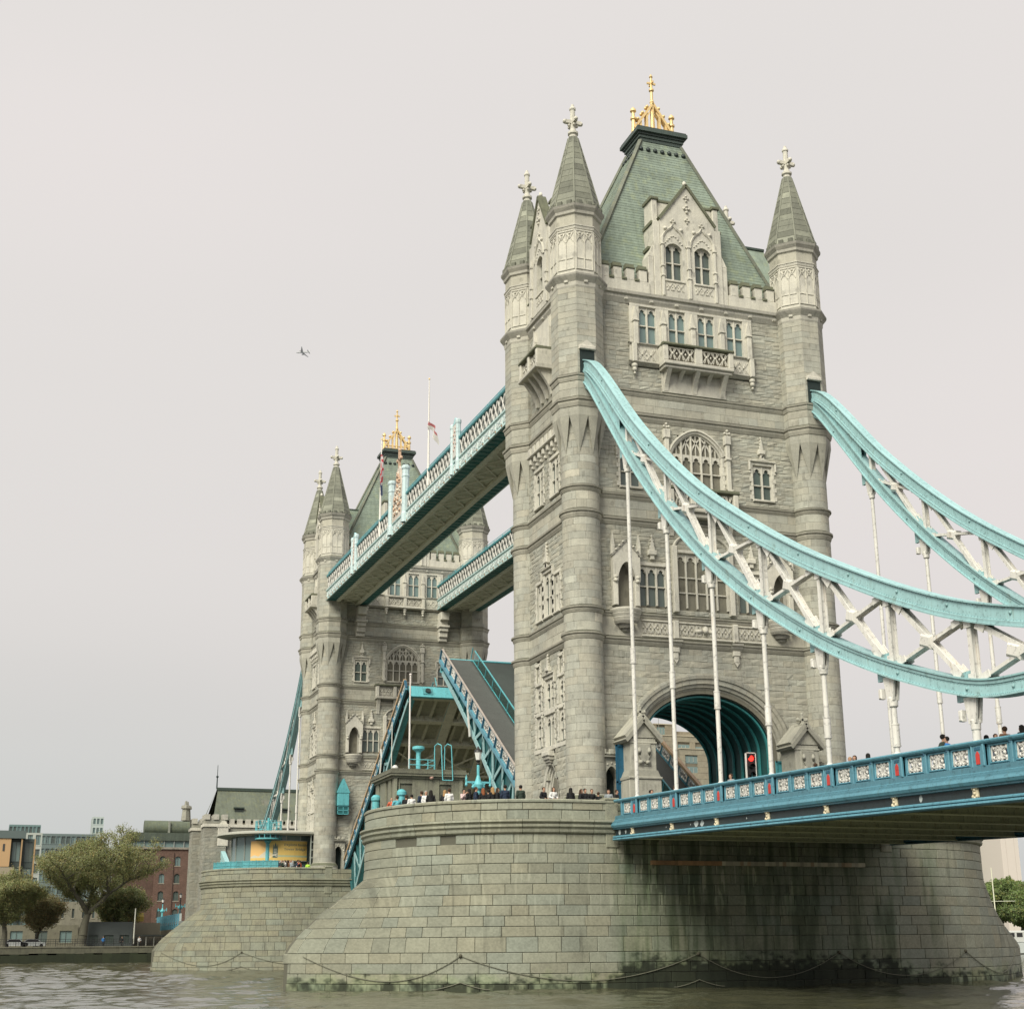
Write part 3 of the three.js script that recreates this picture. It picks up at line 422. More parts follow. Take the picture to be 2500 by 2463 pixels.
    if (o.land) { bal.cbox(-2.85, 2.85, 42.85, 43.15, 0, 1.15, tone(T, 0.9), 0.06); bal.cbox(-2.75, 2.75, 42.6, 42.86, 0, 1.0, tone(T, 0.8), 0.06); bal.cbox(-2.9, 2.9, 44.35, 44.55, 0.75, 1.2, C.moss, 0.05); bal.cbox(-2.85, -2.45, 43.15, 44.4, 0.2, 1.1, T, 0.04); bal.cbox(2.45, 2.85, 43.15, 44.4, 0.2, 1.1, T, 0.04); bal.cbox(-0.3, 0.3, 43.15, 44.4, 0.7, 1.1, T, 0.04); for (const s of [-1, 1]) { bal.cbox(s * 2.65 - 0.2, s * 2.65 + 0.2, 44.36, 44.54, 0, 1.18, C.moss, 0.04); scrolls(bal, Math.min(s * 0.32, s * 2.44), Math.max(s * 0.32, s * 2.44), 43.22, 44.3, 0.95, T, 0.7); }
      bal.box(-2.4, 2.4, 43.15, 44.35, 0.6, 0.64, [0.3, 0.28, 0.23]);
      for (const u of [-2.3, 0, 2.3]) bal.m = F, bracket(bal, u, 42.6, 1.5, 0.95, 0.34); for (const u of [-1.15, 1.15]) bracket(bal, u, 42.6, 0.7, 0.8, 0.3); bal.cbox(-2.6, 2.6, 41.0, 42.6, -0.1, 0.12, tone(T, 0.85), 0.02); }
    else { bal.cbox(-2.6, 2.6, 42.9, 43.2, 0, 0.75, T, 0.06); bal.cbox(-2.6, 2.6, 44.2, 44.45, 0, 0.75, tone(T, 0.8), 0.06); bal.box(-2.5, 2.5, 43.2, 44.2, 0, 0.5, tone(T, 0.8)); for (const s of [-1, 0, 1]) { bal.cbox(s * 2.35 - 0.2, s * 2.35 + 0.2, 43.2, 44.25, 0.3, 0.72, T, 0.05); for (const k of [0, 1, 2]) bal.blob(s * 2.35, 42.75 - k * 0.3, 0.4, 0.26 - k * 0.06, 0.2, 0.26 - k * 0.06, T, 6); } for (const s of [-1, 1]) scrolls(bal, Math.min(s * 0.3, s * 2.1), Math.max(s * 0.3, s * 2.1), 43.25, 44.15, 0.54, T, 0.6); }
    bal.build('balcony', M.stone, bay); }
  windowOf(t, F, -1.9, 1.9, 33.75, 37.95, { lights: 5, rows: 2, rect: false, rise: 1.55, sill: true, deep: 0.26, jamb: 0.12 });
  { const p = new Geo(); p.m = F; for (const s of [-1, 1]) { p.cbox(s * 2.45 - 0.18, s * 2.45 + 0.18, 33.9, 38.0, 0, 0.26, C.trim, 0.05); p.cbox(s * 2.45 - 0.24, s * 2.45 + 0.24, 36.2, 36.4, 0, 0.34, C.trim, 0.05); p.cbox(s * 2.45 - 0.27, s * 2.45 + 0.27, 37.4, 38.1, 0, 0.34, C.trim, 0.06); crocketLeaf(p, s * 2.45, 38.3, 0.2, 0.9, C.trim); p.prism([[s * 2.45 - 0.3, 34.0], [s * 2.45 + 0.3, 34.0], [s * 2.45, 33.6]], 0, 0.3, C.trim); }
    for (const s of [-1, 1]) finialOn(p, s * 5.25, 36.7, 1.6, 0.08, 1);
    // middle balcony with pierced front, corbelled over the great window
    if (o.land) { p.cbox(-2.85, 2.85, 33.4, 33.65, 0, 0.95, C.moss, 0.05); p.cbox(-2.8, 2.8, 31.8, 32.1, 0, 0.95, tone(C.trim, 0.75), 0.06); p.cbox(-2.6, 2.6, 31.45, 31.8, 0, 0.75, tone(C.trim, 0.85), 0.06); p.box(-2.6, 2.6, 32.1, 33.4, 0, 0.5, tone(C.trim, 0.7)); for (const u of [-2.55, -0.85, 0.85, 2.55]) p.cbox(u - 0.2, u + 0.2, 32.1, 33.4, 0.3, 0.9, C.trim, 0.05); for (const u of [-1.7, 0, 1.7]) scrolls(p, u - 0.62, u + 0.62, 32.15, 33.35, 0.7, C.trim, 0.6); for (const u of [-2.3, -0.8, 0.8, 2.3]) bracket(p, u, 31.45, 1.3, 0.75, 0.3); }
    else { p.cbox(-3.6, 3.6, 33.0, 33.2, 0, 0.8, C.moss, 0.05); p.cbox(-3.5, 3.5, 31.4, 31.7, 0, 0.8, tone(C.trim, 0.75), 0.06); p.box(-3.4, 3.4, 31.7, 33.0, 0, 0.4, tone(C.trim, 0.75)); for (const u of [-3.3, -1.1, 1.1, 3.3]) p.cbox(u - 0.2, u + 0.2, 31.7, 33.0, 0.2, 0.7, C.trim, 0.05); for (const u of [-2.2, 0, 2.2]) scrolls(p, u - 0.8, u + 0.8, 31.8, 32.9, 0.45, C.trim, 0.6); for (const u of [-3.1, -1, 1, 3.1]) bracket(p, u, 31.4, 1.8, 0.6, 0.4); }
    p.build('carved_stonework', M.stone, t); }
  for (const s of [-1, 1]) windowOf(t, F, s * 5.3 - 0.7, s * 5.3 + 0.7, 33.55, 36.1, { lights: 2, rows: 2, hood: true, first: 0.55 });
  windowOf(t, F, -1.92, 1.92, 25.0, 28.9, { lights: 5, rows: 3, hood: 'none', deep: 0.3, jamb: 0.12, sill: false });
  for (const s of [-1, 1]) windowOf(t, F, s * 3.9 - 1.0, s * 3.9 + 1.0, 25.0, 27.75, { lights: 3, rows: 2, hood: 'none', jamb: 0.06, sill: false, first: 0.6 });
  { const p = new Geo(), T = C.trim; p.m = F; // great window surround, finials, niches with canopies, carved frieze
    for (const s of [-1, 1]) { p.cbox(s * 2.2 - 0.2, s * 2.2 + 0.2, 24.6, 29.4, 0, 0.3, T, 0.05); const P = []; for (let i = 0; i <= 12; i++) { const q = Math.PI / 2 * i / 12; P.push([s * 2.2 * Math.cos(q), 29.2 + 1.3 * Math.sin(q)]); } const N = P.map(([x, y]) => { const l = Math.hypot(x, y - 29.2); return [x / l, (y - 29.2) / l]; }); p.sweep(P, N, [[-0.12, 0], [-0.1, 0.14], [0.02, 0.2], [0.1, 0.02]], T); }
    for (const s of [-1, 1]) { finialOn(p, s * 3.9, 28.25, 1.7, 0.08, 1.2);
      const u = s * 6.03; p.cbox(u - 1.0, u - 0.62, 24.75, 28.2, 0, 0.42, T, 0.05); p.cbox(u + 0.62, u + 1.0, 24.75, 28.2, 0, 0.42, T, 0.05);
      const H = archPts(0.62, 26.9, 0.95, 10).map(([x, y]) => [x + u, y]); p.prism([[u - 1.02, 26.6], ...[[u - 0.62, 26.6]], ...H, [u + 0.62, 26.6], [u + 1.02, 26.6], [u + 1.02, 28.3], [u, 29.3], [u - 1.02, 28.3]], 0.1, 0.5, T);
      p.lathe([[0.6, 24.75], [0.6, 27.2], [0.35, 27.8], [0, 28]], 8, u, 0.05, tone(T, 0.75), false, 0, Math.PI, 2 * Math.PI);
      for (const e of [-1, 1]) { p.bar(V(u + e * 1.1, 28.25, 0.4), V(u, 29.4, 0.4), 0.3, 0.14, tone(T, 0.55), V(0, 1, 0)); p.cbox(u + e * 0.98 - 0.13, u + e * 0.98 + 0.13, 28.2, 29.0, 0.2, 0.5, T, 0.04); p.prism([[u + e * 0.98 - 0.13, 29], [u + e * 0.98 + 0.13, 29], [u + e * 0.98, 29.9]], 0.25, 0.45, T); for (const k of [0, 1, 2]) p.blob(u + e * (0.8 - k * 0.27), 28.65 + k * 0.3, 0.55, 0.1, 0.1, 0.1, T, 4); for (const y of [26.5, 26.75]) p.blob(u + e * 0.82, y, 0.42, 0.22, 0.14, 0.2, T, 5); }
      // moulded corbel under the niche
      for (const [r, y, c] of [[1.15, 24.45, 0.9], [1.05, 24.2, 0.8], [0.95, 23.95, 0.85], [0.9, 23.7, 0.5], [0.62, 23.4, 0.45], [0.4, 23.2, 0.45]]) p.lathe([[r - 0.08, y - 0.22], [r, y - 0.05], [r, y + 0.05], [r - 0.1, y + 0.1]], 10, u, 0, tone(T, c), false, 0, 0, Math.PI);
    }
    p.box(-7.98, 7.98, 22.69, 23.97, -0.2, 0.06, C.band); for (const [a, b] of [[2.55, 4.75], [-2.1, 2.1], [-4.75, -2.55]]) { scrolls(p, a, b, 22.95, 23.8, 0.08, T, 0.55); p.cbox(a - 0.12, b + 0.12, 23.82, 23.92, 0, 0.16, T, 0.03); p.cbox(a - 0.12, b + 0.12, 22.75, 22.86, 0, 0.14, T, 0.03); }
    for (const u of [-0.5, 0.5]) p.blob(u, 23.35, 0.1, 0.4, 0.16, 0.12, tone(T, 1.05), 6); p.blob(0, 23.4, 0.14, 0.2, 0.35, 0.14, tone(T, 1.1), 6);
    for (const s of [-1, 1]) { p.cbox(s * 2.3 - 0.2, s * 2.3 + 0.2, 22.7, 24.0, 0.02, 0.3, T, 0.05); p.cbox(s * 2.35 - 0.28, s * 2.35 + 0.28, 21.75, 22.12, 0, 0.2, T, 0.05); p.cbox(s * 2.35 - 0.2, s * 2.35 + 0.2, 21.3, 21.75, 0, 0.16, T, 0.05); p.prism([[s * 2.35 - 0.2, 21.3], [s * 2.35 + 0.2, 21.3], [s * 2.35, 21.0]], 0, 0.14, T); }
    for (const s of [-1, 1]) course(p, Math.min(s * 1.9, s * 2.8), Math.max(s * 1.9, s * 2.8), 22.1, 22.7, 0.4, T);
    p.build('frieze', M.stone, t); }
  // voussoirs of the carriageway arch
  { const pr = [[-0.02, -0.75], [0.0, -0.45], [0.16, -0.42], [0.2, -0.26], [0.38, -0.24], [0.42, -0.1], [0.62, -0.06], [0.66, 0.06], [0.95, 0.08], [1.0, 0.17], [1.2, 0.21], [1.36, 0.08], [1.36, -0.3]], N = 31;
    const at = (q) => { const y = 15.3 + 3.76 * Math.sin(q), x = 5.0 * Math.cos(q), nx = Math.cos(q) * 3.76, ny = Math.sin(q) * 5.0, l = Math.hypot(nx, ny); return [[x, y], [nx / l, ny / l]]; };
    for (let k = 0; k < N; k++) { const v = new Geo(), pts = [], ns = [], c = jit(C.ashlar, rnd, 0.14); v.m = F; for (let i = 0; i <= 3; i++) { const [p, n] = at(Math.PI * clamp((k + lerp(0.012, 0.988, i / 3)) / N)); pts.push(p); ns.push(n); } for (let i = 0; i < 3; i++) for (let j = 0; j < pr.length - 1; j++) { const P = (a, b) => V(pts[a][0] + ns[a][0] * pr[b][0], pts[a][1] + ns[a][1] * pr[b][0], pr[b][1]); v.quad(P(i, j), P(i + 1, j), P(i + 1, j + 1), P(i, j + 1), tone(c, j === 10 ? 0.7 : 1)); } v.build('voussoir', M.stone, t); }
    const jm = new Geo(); jm.m = F; for (const s of [-1, 1]) for (let k = 0; k < 10; k++) for (let j = 0; j < pr.length - 1; j++) jm.quad(V(s * (5 + pr[j][0]), 10 + k * 0.53, pr[j][1]), V(s * (5 + pr[j][0]), 10.52 + k * 0.53, pr[j][1]), V(s * (5 + pr[j + 1][0]), 10.52 + k * 0.53, pr[j + 1][1]), V(s * (5 + pr[j + 1][0]), 10 + k * 0.53, pr[j + 1][1]), tone(C.ashlar, 0.9 + 0.15 * hash(k, s + 2, 5))); jm.build('arch_jamb', M.stone, t); }
  // footway doors beside the arch, under little battlements, and gabled piers
  for (const s of [-1, 1]) { const p = new Geo(), T = C.ashlar; p.m = F; const u = s * 7.65; const H = archPts(0.5, 13.0, 0.75, 12).map(([x, y]) => [x + u, y]);
    p.prism([[u - 0.75, 10.0], [u - 0.5, 10.0], ...H, [u + 0.5, 10.0], [u + 0.75, 10.0], [u + 0.75, 14.3], [u - 0.75, 14.3]], -0.2, 0.7, T); course(p, u - 0.8, u + 0.8, 14.05, 14.5, 0.95, T); for (const e of [-0.55, 0, 0.55]) p.cbox(u + e - 0.17, u + e + 0.17, 14.5, 14.85, 0.3, 0.85, T, 0.04); p.cbox(u - 0.75, u + 0.75, 14.5, 14.65, 0.3, 0.8, T, 0.03); p.box(u - 0.5, u + 0.5, 10, 13.7, -0.25, -0.2, C.dark);
    for (let i = 0; i < 7; i++) { const q = Math.PI * (i + 0.5) / 7; p.blob(u + 0.66 * Math.cos(q), 13.05 + 0.9 * Math.sin(q), 0.72, 0.07, 0.07, 0.06, C.trim, 4); }
    p.build('footway_arch', M.stone, t);
    if (o.land) { const e = new Geo(), v = s * 6.1; e.m = F; e.cbox(v - 1.15, v + 1.15, 10, 12.9, 0.5, 2.6, T, 0.04); e.prism([[v - 1.15, 12.9], [v + 1.15, 12.9], [v + 0.95, 13.35], [v - 0.95, 13.35]], 0.5, 2.5, tone(T, 0.8)); e.cbox(v - 1.2, v + 1.2, 12.75, 12.92, 0.5, 2.68, tone(T, 0.85), 0.04); e.cbox(v - 0.92, v + 0.92, 13.3, 15.5, 0.5, 2.4, T, 0.04); e.prism([[v - 0.92, 15.4], [v + 0.92, 15.4], [v, 16.7]], 0.5, 2.4, T); e.cbox(v - 0.98, v + 0.98, 15.05, 15.2, 0.5, 2.46, T, 0.04);
      for (const d of [-1, 1]) for (const [w, k] of [[0.3, 0], [0.16, 1]]) e.bar(V(v + d * 1.28, 15.2 + k * 0.28, 1.6), V(v, 16.62 + k * 0.3, 1.6), 2.1 - k * 0.2, 0.24, k ? T : tone(T, 0.75), V(0, 1, 0)); e.cbox(v - 0.3, v + 0.3, 16.6, 16.85, 1.4, 2.5, T, 0.05); e.cbox(v - 0.1, v + 0.1, 16.85, 17.55, 1.9, 2.1, T, 0.03); e.cbox(v - 0.32, v + 0.32, 17.1, 17.3, 1.9, 2.1, T, 0.03); for (const d of [-1, 1]) e.blob(v + d * 0.34, 17.2, 2, 0.11, 0.14, 0.12, T, 5); e.blob(v, 17.58, 2, 0.12, 0.12, 0.12, T, 5);
      e.cbox(v - 0.55, v + 0.55, 13.6, 15.1, 2.3, 2.46, T, 0.06); e.prism([[v - 0.42, 15.0], [v + 0.42, 15.0], [v + 0.42, 14.3], [v + 0.25, 14.0], [v, 13.85], [v - 0.25, 14.0], [v - 0.42, 14.3]], 2.4, 2.58, tone(T, 0.85)); for (const d of [-1, 1]) { e.blob(v + d * 0.35, 14.55, 2.55, 0.14, 0.3, 0.1, T, 5); e.blob(v + d * 0.25, 13.85, 2.55, 0.2, 0.14, 0.1, T, 5); } e.build('gabled_pier', M.stone, t); } }
  // ---- upstream face
  { const b = new Geo(), T = C.trim; b.m = S; b.cbox(-1.8, 1.8, 43.3, 47.75, -0.2, 0.14, T, 0.03); for (const u of [-1.55, 1.55]) { b.cbox(u - 0.2, u + 0.2, 43.5, 46.6, 0.1, 0.4, T, 0.05); b.prism([[u - 0.22, 46.6], [u + 0.22, 46.6], [u, 47.6]], 0.1, 0.35, T); }
    b.cbox(-1.95, 1.95, 43.2, 43.5, 0, 1.5, tone(T, 0.85), 0.06); b.cbox(-1.95, 1.95, 44.7, 44.92, 0.9, 1.5, C.moss, 0.05); b.cbox(-0.18, 0.18, 43.5, 44.75, 0.9, 1.42, T, 0.05); b.box(-1.75, 1.75, 43.5, 44.7, 0.95, 1.0, tone(T, 0.7)); for (const s of [-1, 1]) { b.cbox(s * 1.75 - 0.18, s * 1.75 + 0.18, 43.5, 44.75, 0, 1.42, T, 0.05); b.cbox(s * 1.78 - 0.16, s * 1.78 + 0.16, 44.71, 44.91, 0, 1.48, C.moss, 0.04); scrolls(b, Math.min(s * 0.2, s * 1.55), Math.max(s * 0.2, s * 1.55), 43.55, 44.65, 1.2, T, 0.6); } for (const u of [-1.5, -0.5, 0.5, 1.5]) bracket(b, u, 43.2, 1.9, 1.25, 0.3);
    // machicolation over the paired windows
    for (let i = 0; i < 7; i++) { const u = -2.7 + i * 0.9; b.cbox(u - 0.2, u + 0.2, 37.1, 37.6, 0, 0.35, T, 0.06); b.cbox(u - 0.16, u + 0.16, 36.8, 37.15, 0, 0.2, T, 0.05); } b.cbox(-3.05, 3.05, 37.6, 37.85, 0, 0.48, T, 0.06); for (let i = 0; i < 7; i++) b.cbox(-2.95 + i * 0.88, -2.45 + i * 0.88, 37.85, 38.4, 0.1, 0.4, T, 0.04);
    finialOn(b, 0, 28.5, 1.8, 0.08, 1.3); finialOn(b, 0, 20.7, 1.4, 0.08, 1.2);
    b.cbox(-0.7, 0.7, 15.0, 15.35, 0, 0.45, T, 0.06); for (const k of [0, 1, 2]) b.cbox(-0.6 + k * 0.14, 0.6 - k * 0.14, 14.75 - k * 0.18, 15.0 - k * 0.18, 0, 0.36 - k * 0.1, tone(T, 0.7), 0.05);
    b.cbox(-3.2, 3.2, 15.45, 15.75, -0.1, 0.05, T, 0.02); b.cbox(-3.2, 3.2, 18.1, 18.35, -0.1, 0.05, T, 0.02);
    b.build('carved_stonework', M.stone, t);
    windowOf(t, S, -0.65, 0.65, 44.9, 47.5, { lights: 2, rows: 2, hood: 'none', deep: 0.12, jamb: 0.02, sill: false });
    for (const s of [-1, 1]) { windowOf(t, S, s * 1.6 - 0.75, s * 1.6 + 0.75, 33.6, 36.3, { lights: 2, rows: 2 }); windowOf(t, S, s * 1.75 - 0.5, s * 1.75 + 0.5, 25.0, 27.6, { lights: 2, rows: 2 }); for (const [a, c] of [[15.9, 18.0], [18.45, 20.2], [20.0, 21.5]].slice(0, 2)) windowOf(t, S, s * 2.2 - 0.4, s * 2.2 + 0.4, a, c, { lights: 1, rows: 2, jamb: 0.08, sill: false }); windowOf(t, S, s * 2.3 - 0.28, s * 2.3 + 0.28, 20.5, 21.6, { lights: 1, rows: 1, sill: false }); }
    windowOf(t, S, -0.75, 0.75, 25.0, 28.1, { lights: 2, rows: 2, hood: true }); windowOf(t, S, -0.75, 0.75, 15.5, 17.9, { lights: 2, rows: 1, sill: false }); windowOf(t, S, -0.75, 0.75, 18.3, 20.4, { lights: 2, rows: 2, hood: true, sill: false });
    const d = sub('door', t), q = new Geo(); q.m = S; for (let k = 0; k < 4; k++) { const w = 0.75 + k * 0.22, P = [[-w, 10], ...archPts(w, 12.4, 1.55 + k * 0.16, 16), [w, 10]], N = P.map((_, i) => { const a = P[Math.max(0, i - 1)], c = P[Math.min(P.length - 1, i + 1)], l = Math.hypot(c[0] - a[0], c[1] - a[1]); return [-(c[1] - a[1]) / l, (c[0] - a[0]) / l]; }); q.sweep(P, N, [[0, -0.5 + k * 0.14], [0.02, -0.42 + k * 0.14], [0.12, -0.38 + k * 0.14], [0.22, -0.36 + k * 0.14]], tone(T, 0.95)); }
    q.build('door_arch', M.stone, d); const dl = new Geo(); dl.m = S; dl.box(-0.75, 0.75, 10, 13.8, -0.55, -0.48, [0.12, 0.1, 0.07]); dl.build('door_leaf', M.plain, d); }
  // ---- roof
  { const rg = new Geo(), y0 = 49.5, y1 = 64.2, hx = (y) => lerp(4.55, 1.35, (y - y0) / (y1 - y0)), hz = (y) => lerp(8.25, 1.75, (y - y0) / (y1 - y0)), n = 58;
    for (let k = 0; k < n; k++) { const a = lerp(y0, y1, k / n), b = lerp(y0, y1, (k + 1) / n), e = 0.018; const q = (x, y, z) => V(x, y, z); const A = [[hx(a) + e, hz(a) + e], [-hx(a) - e, hz(a) + e], [-hx(a) - e, -hz(a) - e], [hx(a) + e, -hz(a) - e]], B = [[hx(b), hz(b)], [-hx(b), hz(b)], [-hx(b), -hz(b)], [hx(b), -hz(b)]]; for (let i = 0; i < 4; i++) { const j = (i + 1) % 4, c = tone(C.slate, 0.94 + rnd() * 0.12); rg.quad(q(A[i][0], a, A[i][1]), q(A[j][0], a, A[j][1]), q(B[j][0], b, B[j][1]), q(B[i][0], b, B[i][1]), c); rg.quad(q(A[j][0], a, A[j][1]), q(A[i][0], a, A[i][1]), q(A[i][0] * 0.98, a, A[i][1] * 0.985), q(A[j][0] * 0.98, a, A[j][1] * 0.985), tone(C.slate, 0.6)); } }
    const roof = sub('roof', t); rg.build('slates', M.slate, roof).userData.kind = 'stuff';
    const l = new Geo(); for (const sx of [-1, 1]) for (const sz of [-1, 1]) l.bar(V(sx * 4.6, y0, sz * 8.3), V(sx * 1.38, y1, sz * 1.8), 0.3, 0.2, tone(C.spire, 0.8), V(sx, 0, sz));
    for (const s of [-1, 1]) { l.bar(V(0, 56.9, s * 5), V(0, 56.9, s * 9.6), 0.25, 0.2, C.lead); for (const e of [-1, 1]) l.quad(V(0, 56.85, s * 4), V(0, 56.85, s * 9.6), V(e * 2.2, 52.3, s * 9.6), V(e * 2.2, 52.3, s * 4), C.slate); }
    l.build('ridge_lead', M.slate, roof);
    const p = new Geo(); for (const [hx1, hz1, a, b, c] of [[1.42, 1.85, 64.15, 64.45, 1], [1.5, 1.95, 64.45, 64.7, 1.2], [1.6, 2.05, 64.7, 64.9, 0.8], [1.78, 2.22, 64.9, 65.2, 1.1], [1.7, 2.15, 65.2, 65.35, 0.8]]) p.box(-hx1, hx1, a, b, -hz1, hz1, tone(C.lead, c));
    for (let i = 0; i < 7; i++) { const z = -1.85 + i * 0.62; for (const s of [-1, 1]) p.add(sphereOf(6), new THREE.Matrix4().makeTranslation(s * (hx(63.3) + 0.04), 63.3, z).scale(V(0.14, 0.22, 0.2)), [0.035, 0.05, 0.05]); } for (let i = 0; i < 5; i++) for (const s of [-1, 1]) p.add(sphereOf(6), new THREE.Matrix4().makeTranslation(-1.1 + i * 0.55, 63.3, s * (hz(63.3) + 0.04)).scale(V(0.2, 0.22, 0.14)), [0.035, 0.05, 0.05]);
    p.build('lead_cornice', M.paint, roof);
    const c = new Geo(), G = C.gold, X = 0.3, Z = 1.72, yb = 65.35; // gilded crown
    for (const s of [-1, 1]) { c.box(-X, X, yb, yb + 0.55, s * Z - 0.1, s * Z + 0.1, tone(G, 0.8)); c.box(s * X - 0.1, s * X + 0.1, yb, yb + 0.55, -Z, Z, tone(G, 0.8)); for (const e of [-1, 1]) if (s > 0) { c.lathe([[0.26, yb], [0.2, yb + 0.6], [0.16, yb + 1.5], [0.26, yb + 1.56], [0.26, yb + 1.7], [0.14, yb + 1.8], [0.14, yb + 2.2], [0.27, yb + 2.3], [0.22, yb + 2.5], [0, yb + 2.75]], 8, 0, e * Z, G); } }
    const fr2 = [[frame(X * 0.5, 0, 0, 0, -1), Z], [frame(-X * 0.5, 0, 0, 0, 1), Z]];
    for (const [m, w] of fr2) { c.m = m; for (const s of [-1, 1]) { c.bar(V(s * w, yb + 0.7, 0), V(0, yb + 3.3, 0), 0.2, 0.2, G, V(0, 0, 1)); for (const k of [0.3, 0.55, 0.8]) c.blob(s * w * (1 - k) + s * 0.17, yb + 0.85 + k * 2.6, 0, 0.15, 0.15, 0.15, G, 4); for (const k of [0.33, 0.66]) { c.box(s * w * k - 0.085, s * w * k + 0.085, yb + 0.5, yb + 0.7 + (1 - k) * 2.5, -0.05, 0.05, G); c.bar(V(s * w * k, yb + 1.3 + (1 - k) * 1.0, 0), V(s * w * (k - 0.17), yb + 1.75 + (1 - k) * 1.1, 0), 0.11, 0.11, G, V(0, 0, 1)); c.bar(V(s * w * k, yb + 1.2, 0), V(s * w * (k + 0.16), yb + 0.9, 0), 0.06, 0.06, G, V(0, 0, 1)); } } c.box(-0.06, 0.06, yb + 0.5, yb + 3.2, -0.06, 0.06, G); c.bar(V(-w, yb + 0.95, 0), V(w, yb + 0.95, 0), 0.07, 0.07, G, V(0, 0, 1)); }
    c.m = null; c.lathe([[0.22, yb + 0.4], [0.16, yb + 3.4], [0.2, yb + 3.5], [0.13, yb + 3.7], [0.12, yb + 4.5], [0.22, yb + 4.58], [0.22, yb + 4.72], [0.1, yb + 4.85], [0.09, yb + 5.8], [0.16, yb + 5.9], [0.05, yb + 6.15], [0, yb + 6.2]], 8, 0, 0, G); for (const [a, b] of [[1, 0], [0, 1]]) c.box(-0.06 - a * 0.32, 0.06 + a * 0.32, yb + 5.2, yb + 5.36, -0.06 - b * 0.32, 0.06 + b * 0.32, G);
    c.build('gilded_crown', M.gold, roof); }
  g.build('wall_detail', M.stone, t);
  for (const q of t.children) q.position.x += 0; t.position.set(X, BASE, 0); for (const q of t.children) q.position.y -= BASE; delete t.userData.land;
  return t;
}
function bracket(g, u, y, h, d, w) { // scrolled console under a balcony, standing out d at the top
  const c = tone(C.trim, 0.95), p = []; for (let i = 0; i <= 6; i++) { const t = i / 6; p.push([d * (0.15 + 0.85 * Math.pow(1 - t, 1.6)), y - h * t]); }
  for (let i = 0; i < 6; i++) { const [a, ya] = p[i], [b, yb] = p[i + 1], q = (e, z, yy) => V(u + e * w / 2, yy, z); g.quad(q(-1, a, ya), q(1, a, ya), q(1, b, yb), q(-1, b, yb), tone(c, i % 2 ? 0.95 : 1)); for (const e of [-1, 1]) g.quad(q(e, 0, ya), q(e, a, ya), q(e, b, yb), q(e, 0, yb), c); }
  g.quad(V(u - w / 2, y - h, 0), V(u + w / 2, y - h, 0), V(u + w / 2, y - h, p[6][0]), V(u - w / 2, y - h, p[6][0]), c);
}
const nearTower = tower(0, { near: true, land: true, seed: 11, label: 'nearer pale stone tower with light blue chains entering its corner turrets' });
const farTower = tower(-81.75, { near: false, land: false, seed: 23, label: 'farther pale stone tower partly hidden by the raised roadway and the high walkways' });

// ---------------------------------------------------------------- the piers
// stains and painted under-deck shade on the near pier, u along its face from nose to nose, v up: rain and lime runs, tide weed
const pierMap = tex(2048, 512, (u, v) => {
  const z = lerp(30, -30, u), y = v * 11.4, g = fbm(u, v, 700, 2, 2, 130), b = fbm(u, v, 60, 12, 4, 12), run = fbm(u, v, 260, 33, 3, 4), run2 = fbm(u, v, 110, 71, 3, 3);
  let L = 0.84 + 0.30 * (g - 0.5) + 0.28 * (b - 0.5), r = 1, gr = 1, bl = 1;
  const stainShade = smooth(10.2, 8.6, z) * smooth(-15, -7, z + 6 * (run2 - 0.5)), dark = stainShade * smooth(0.38, 0.72, run * 0.45 + run2 * 0.55) * smooth(-0.2, 0.4, 1.15 - v + 0.5 * (run - 0.5));
  L *= 1 - 0.38 * dark - 0.26 * stainShade * smooth(0.1, 0.6, b); r -= 0.12 * dark + 0.06 * stainShade; bl -= 0.16 * dark + 0.06 * stainShade;  // shade below the roadway is mixed into the stain colour here
  const all = smooth(0.6, 0.76, run) * smooth(0.5, 0.7, run2) * (1 - stainShade); L *= 1 - 0.28 * all;
  const lime = smooth(0.69, 0.75, fbm(u, v, 330, 90, 2, 7)) * smooth(16, 10, Math.abs(z - 9)) * smooth(0.3, 0.55, v) * smooth(1.0, 0.75, v); L += 0.5 * lime;
  const tide = smooth(1.25, 0.1, y + 1.4 * (fbm(u, v, 90, 5, 4, 20) - 0.5) - stainShade * 0.75), weed = smooth(0.85, 0.05, y + 1.6 * (fbm(u, v, 160, 51, 4, 40) - 0.5) - stainShade * 1.15);
  r = lerp(r, 0.86, tide * 0.6); bl = lerp(bl, 0.72, tide * 0.6); L *= 1 - 0.86 * weed; gr = lerp(gr, 1.1, weed);
  return [L * r, L * gr, L * bl];
}, 1, false);
pierMap.repeat.set(1, 1); pierMap.wrapS = pierMap.wrapT = THREE.ClampToEdgeWrapping;
M.pierStone = mat({ map: pierMap, bumpMap: null, roughness: 0.85 });
const pierUV = (x, y, z) => [clamp((30 - z) / 60, 0.002, 0.998), clamp(y / 11.4, 0.002, 0.998)];

const XS = 10.55, ZC = 11.9, RC = 10.55, BEAK = 5.35;
// plan curve from mid face (k = 0) to the nose (k = 1): w = 0 the round upper pier, w = 1 the cutwater with its beak
function planAt(k, w) {
  const s = 0.42; if (k < s) return [XS, lerp(0, ZC, k / s)];
  const q = (k - s) / (1 - s), a = q * Math.PI / 2, r = RC + w * BEAK * (0.12 * Math.pow(q, 1.3) + 0.88 * Math.pow(q, 4.2));
  return [r * Math.cos(a), ZC + r * Math.sin(a)];
}
const cutW = (y) => y < 2.12 ? 1 : y > 6.75 ? 0 : 1 - Math.pow((y - 2.12) / 4.63, 1.3);
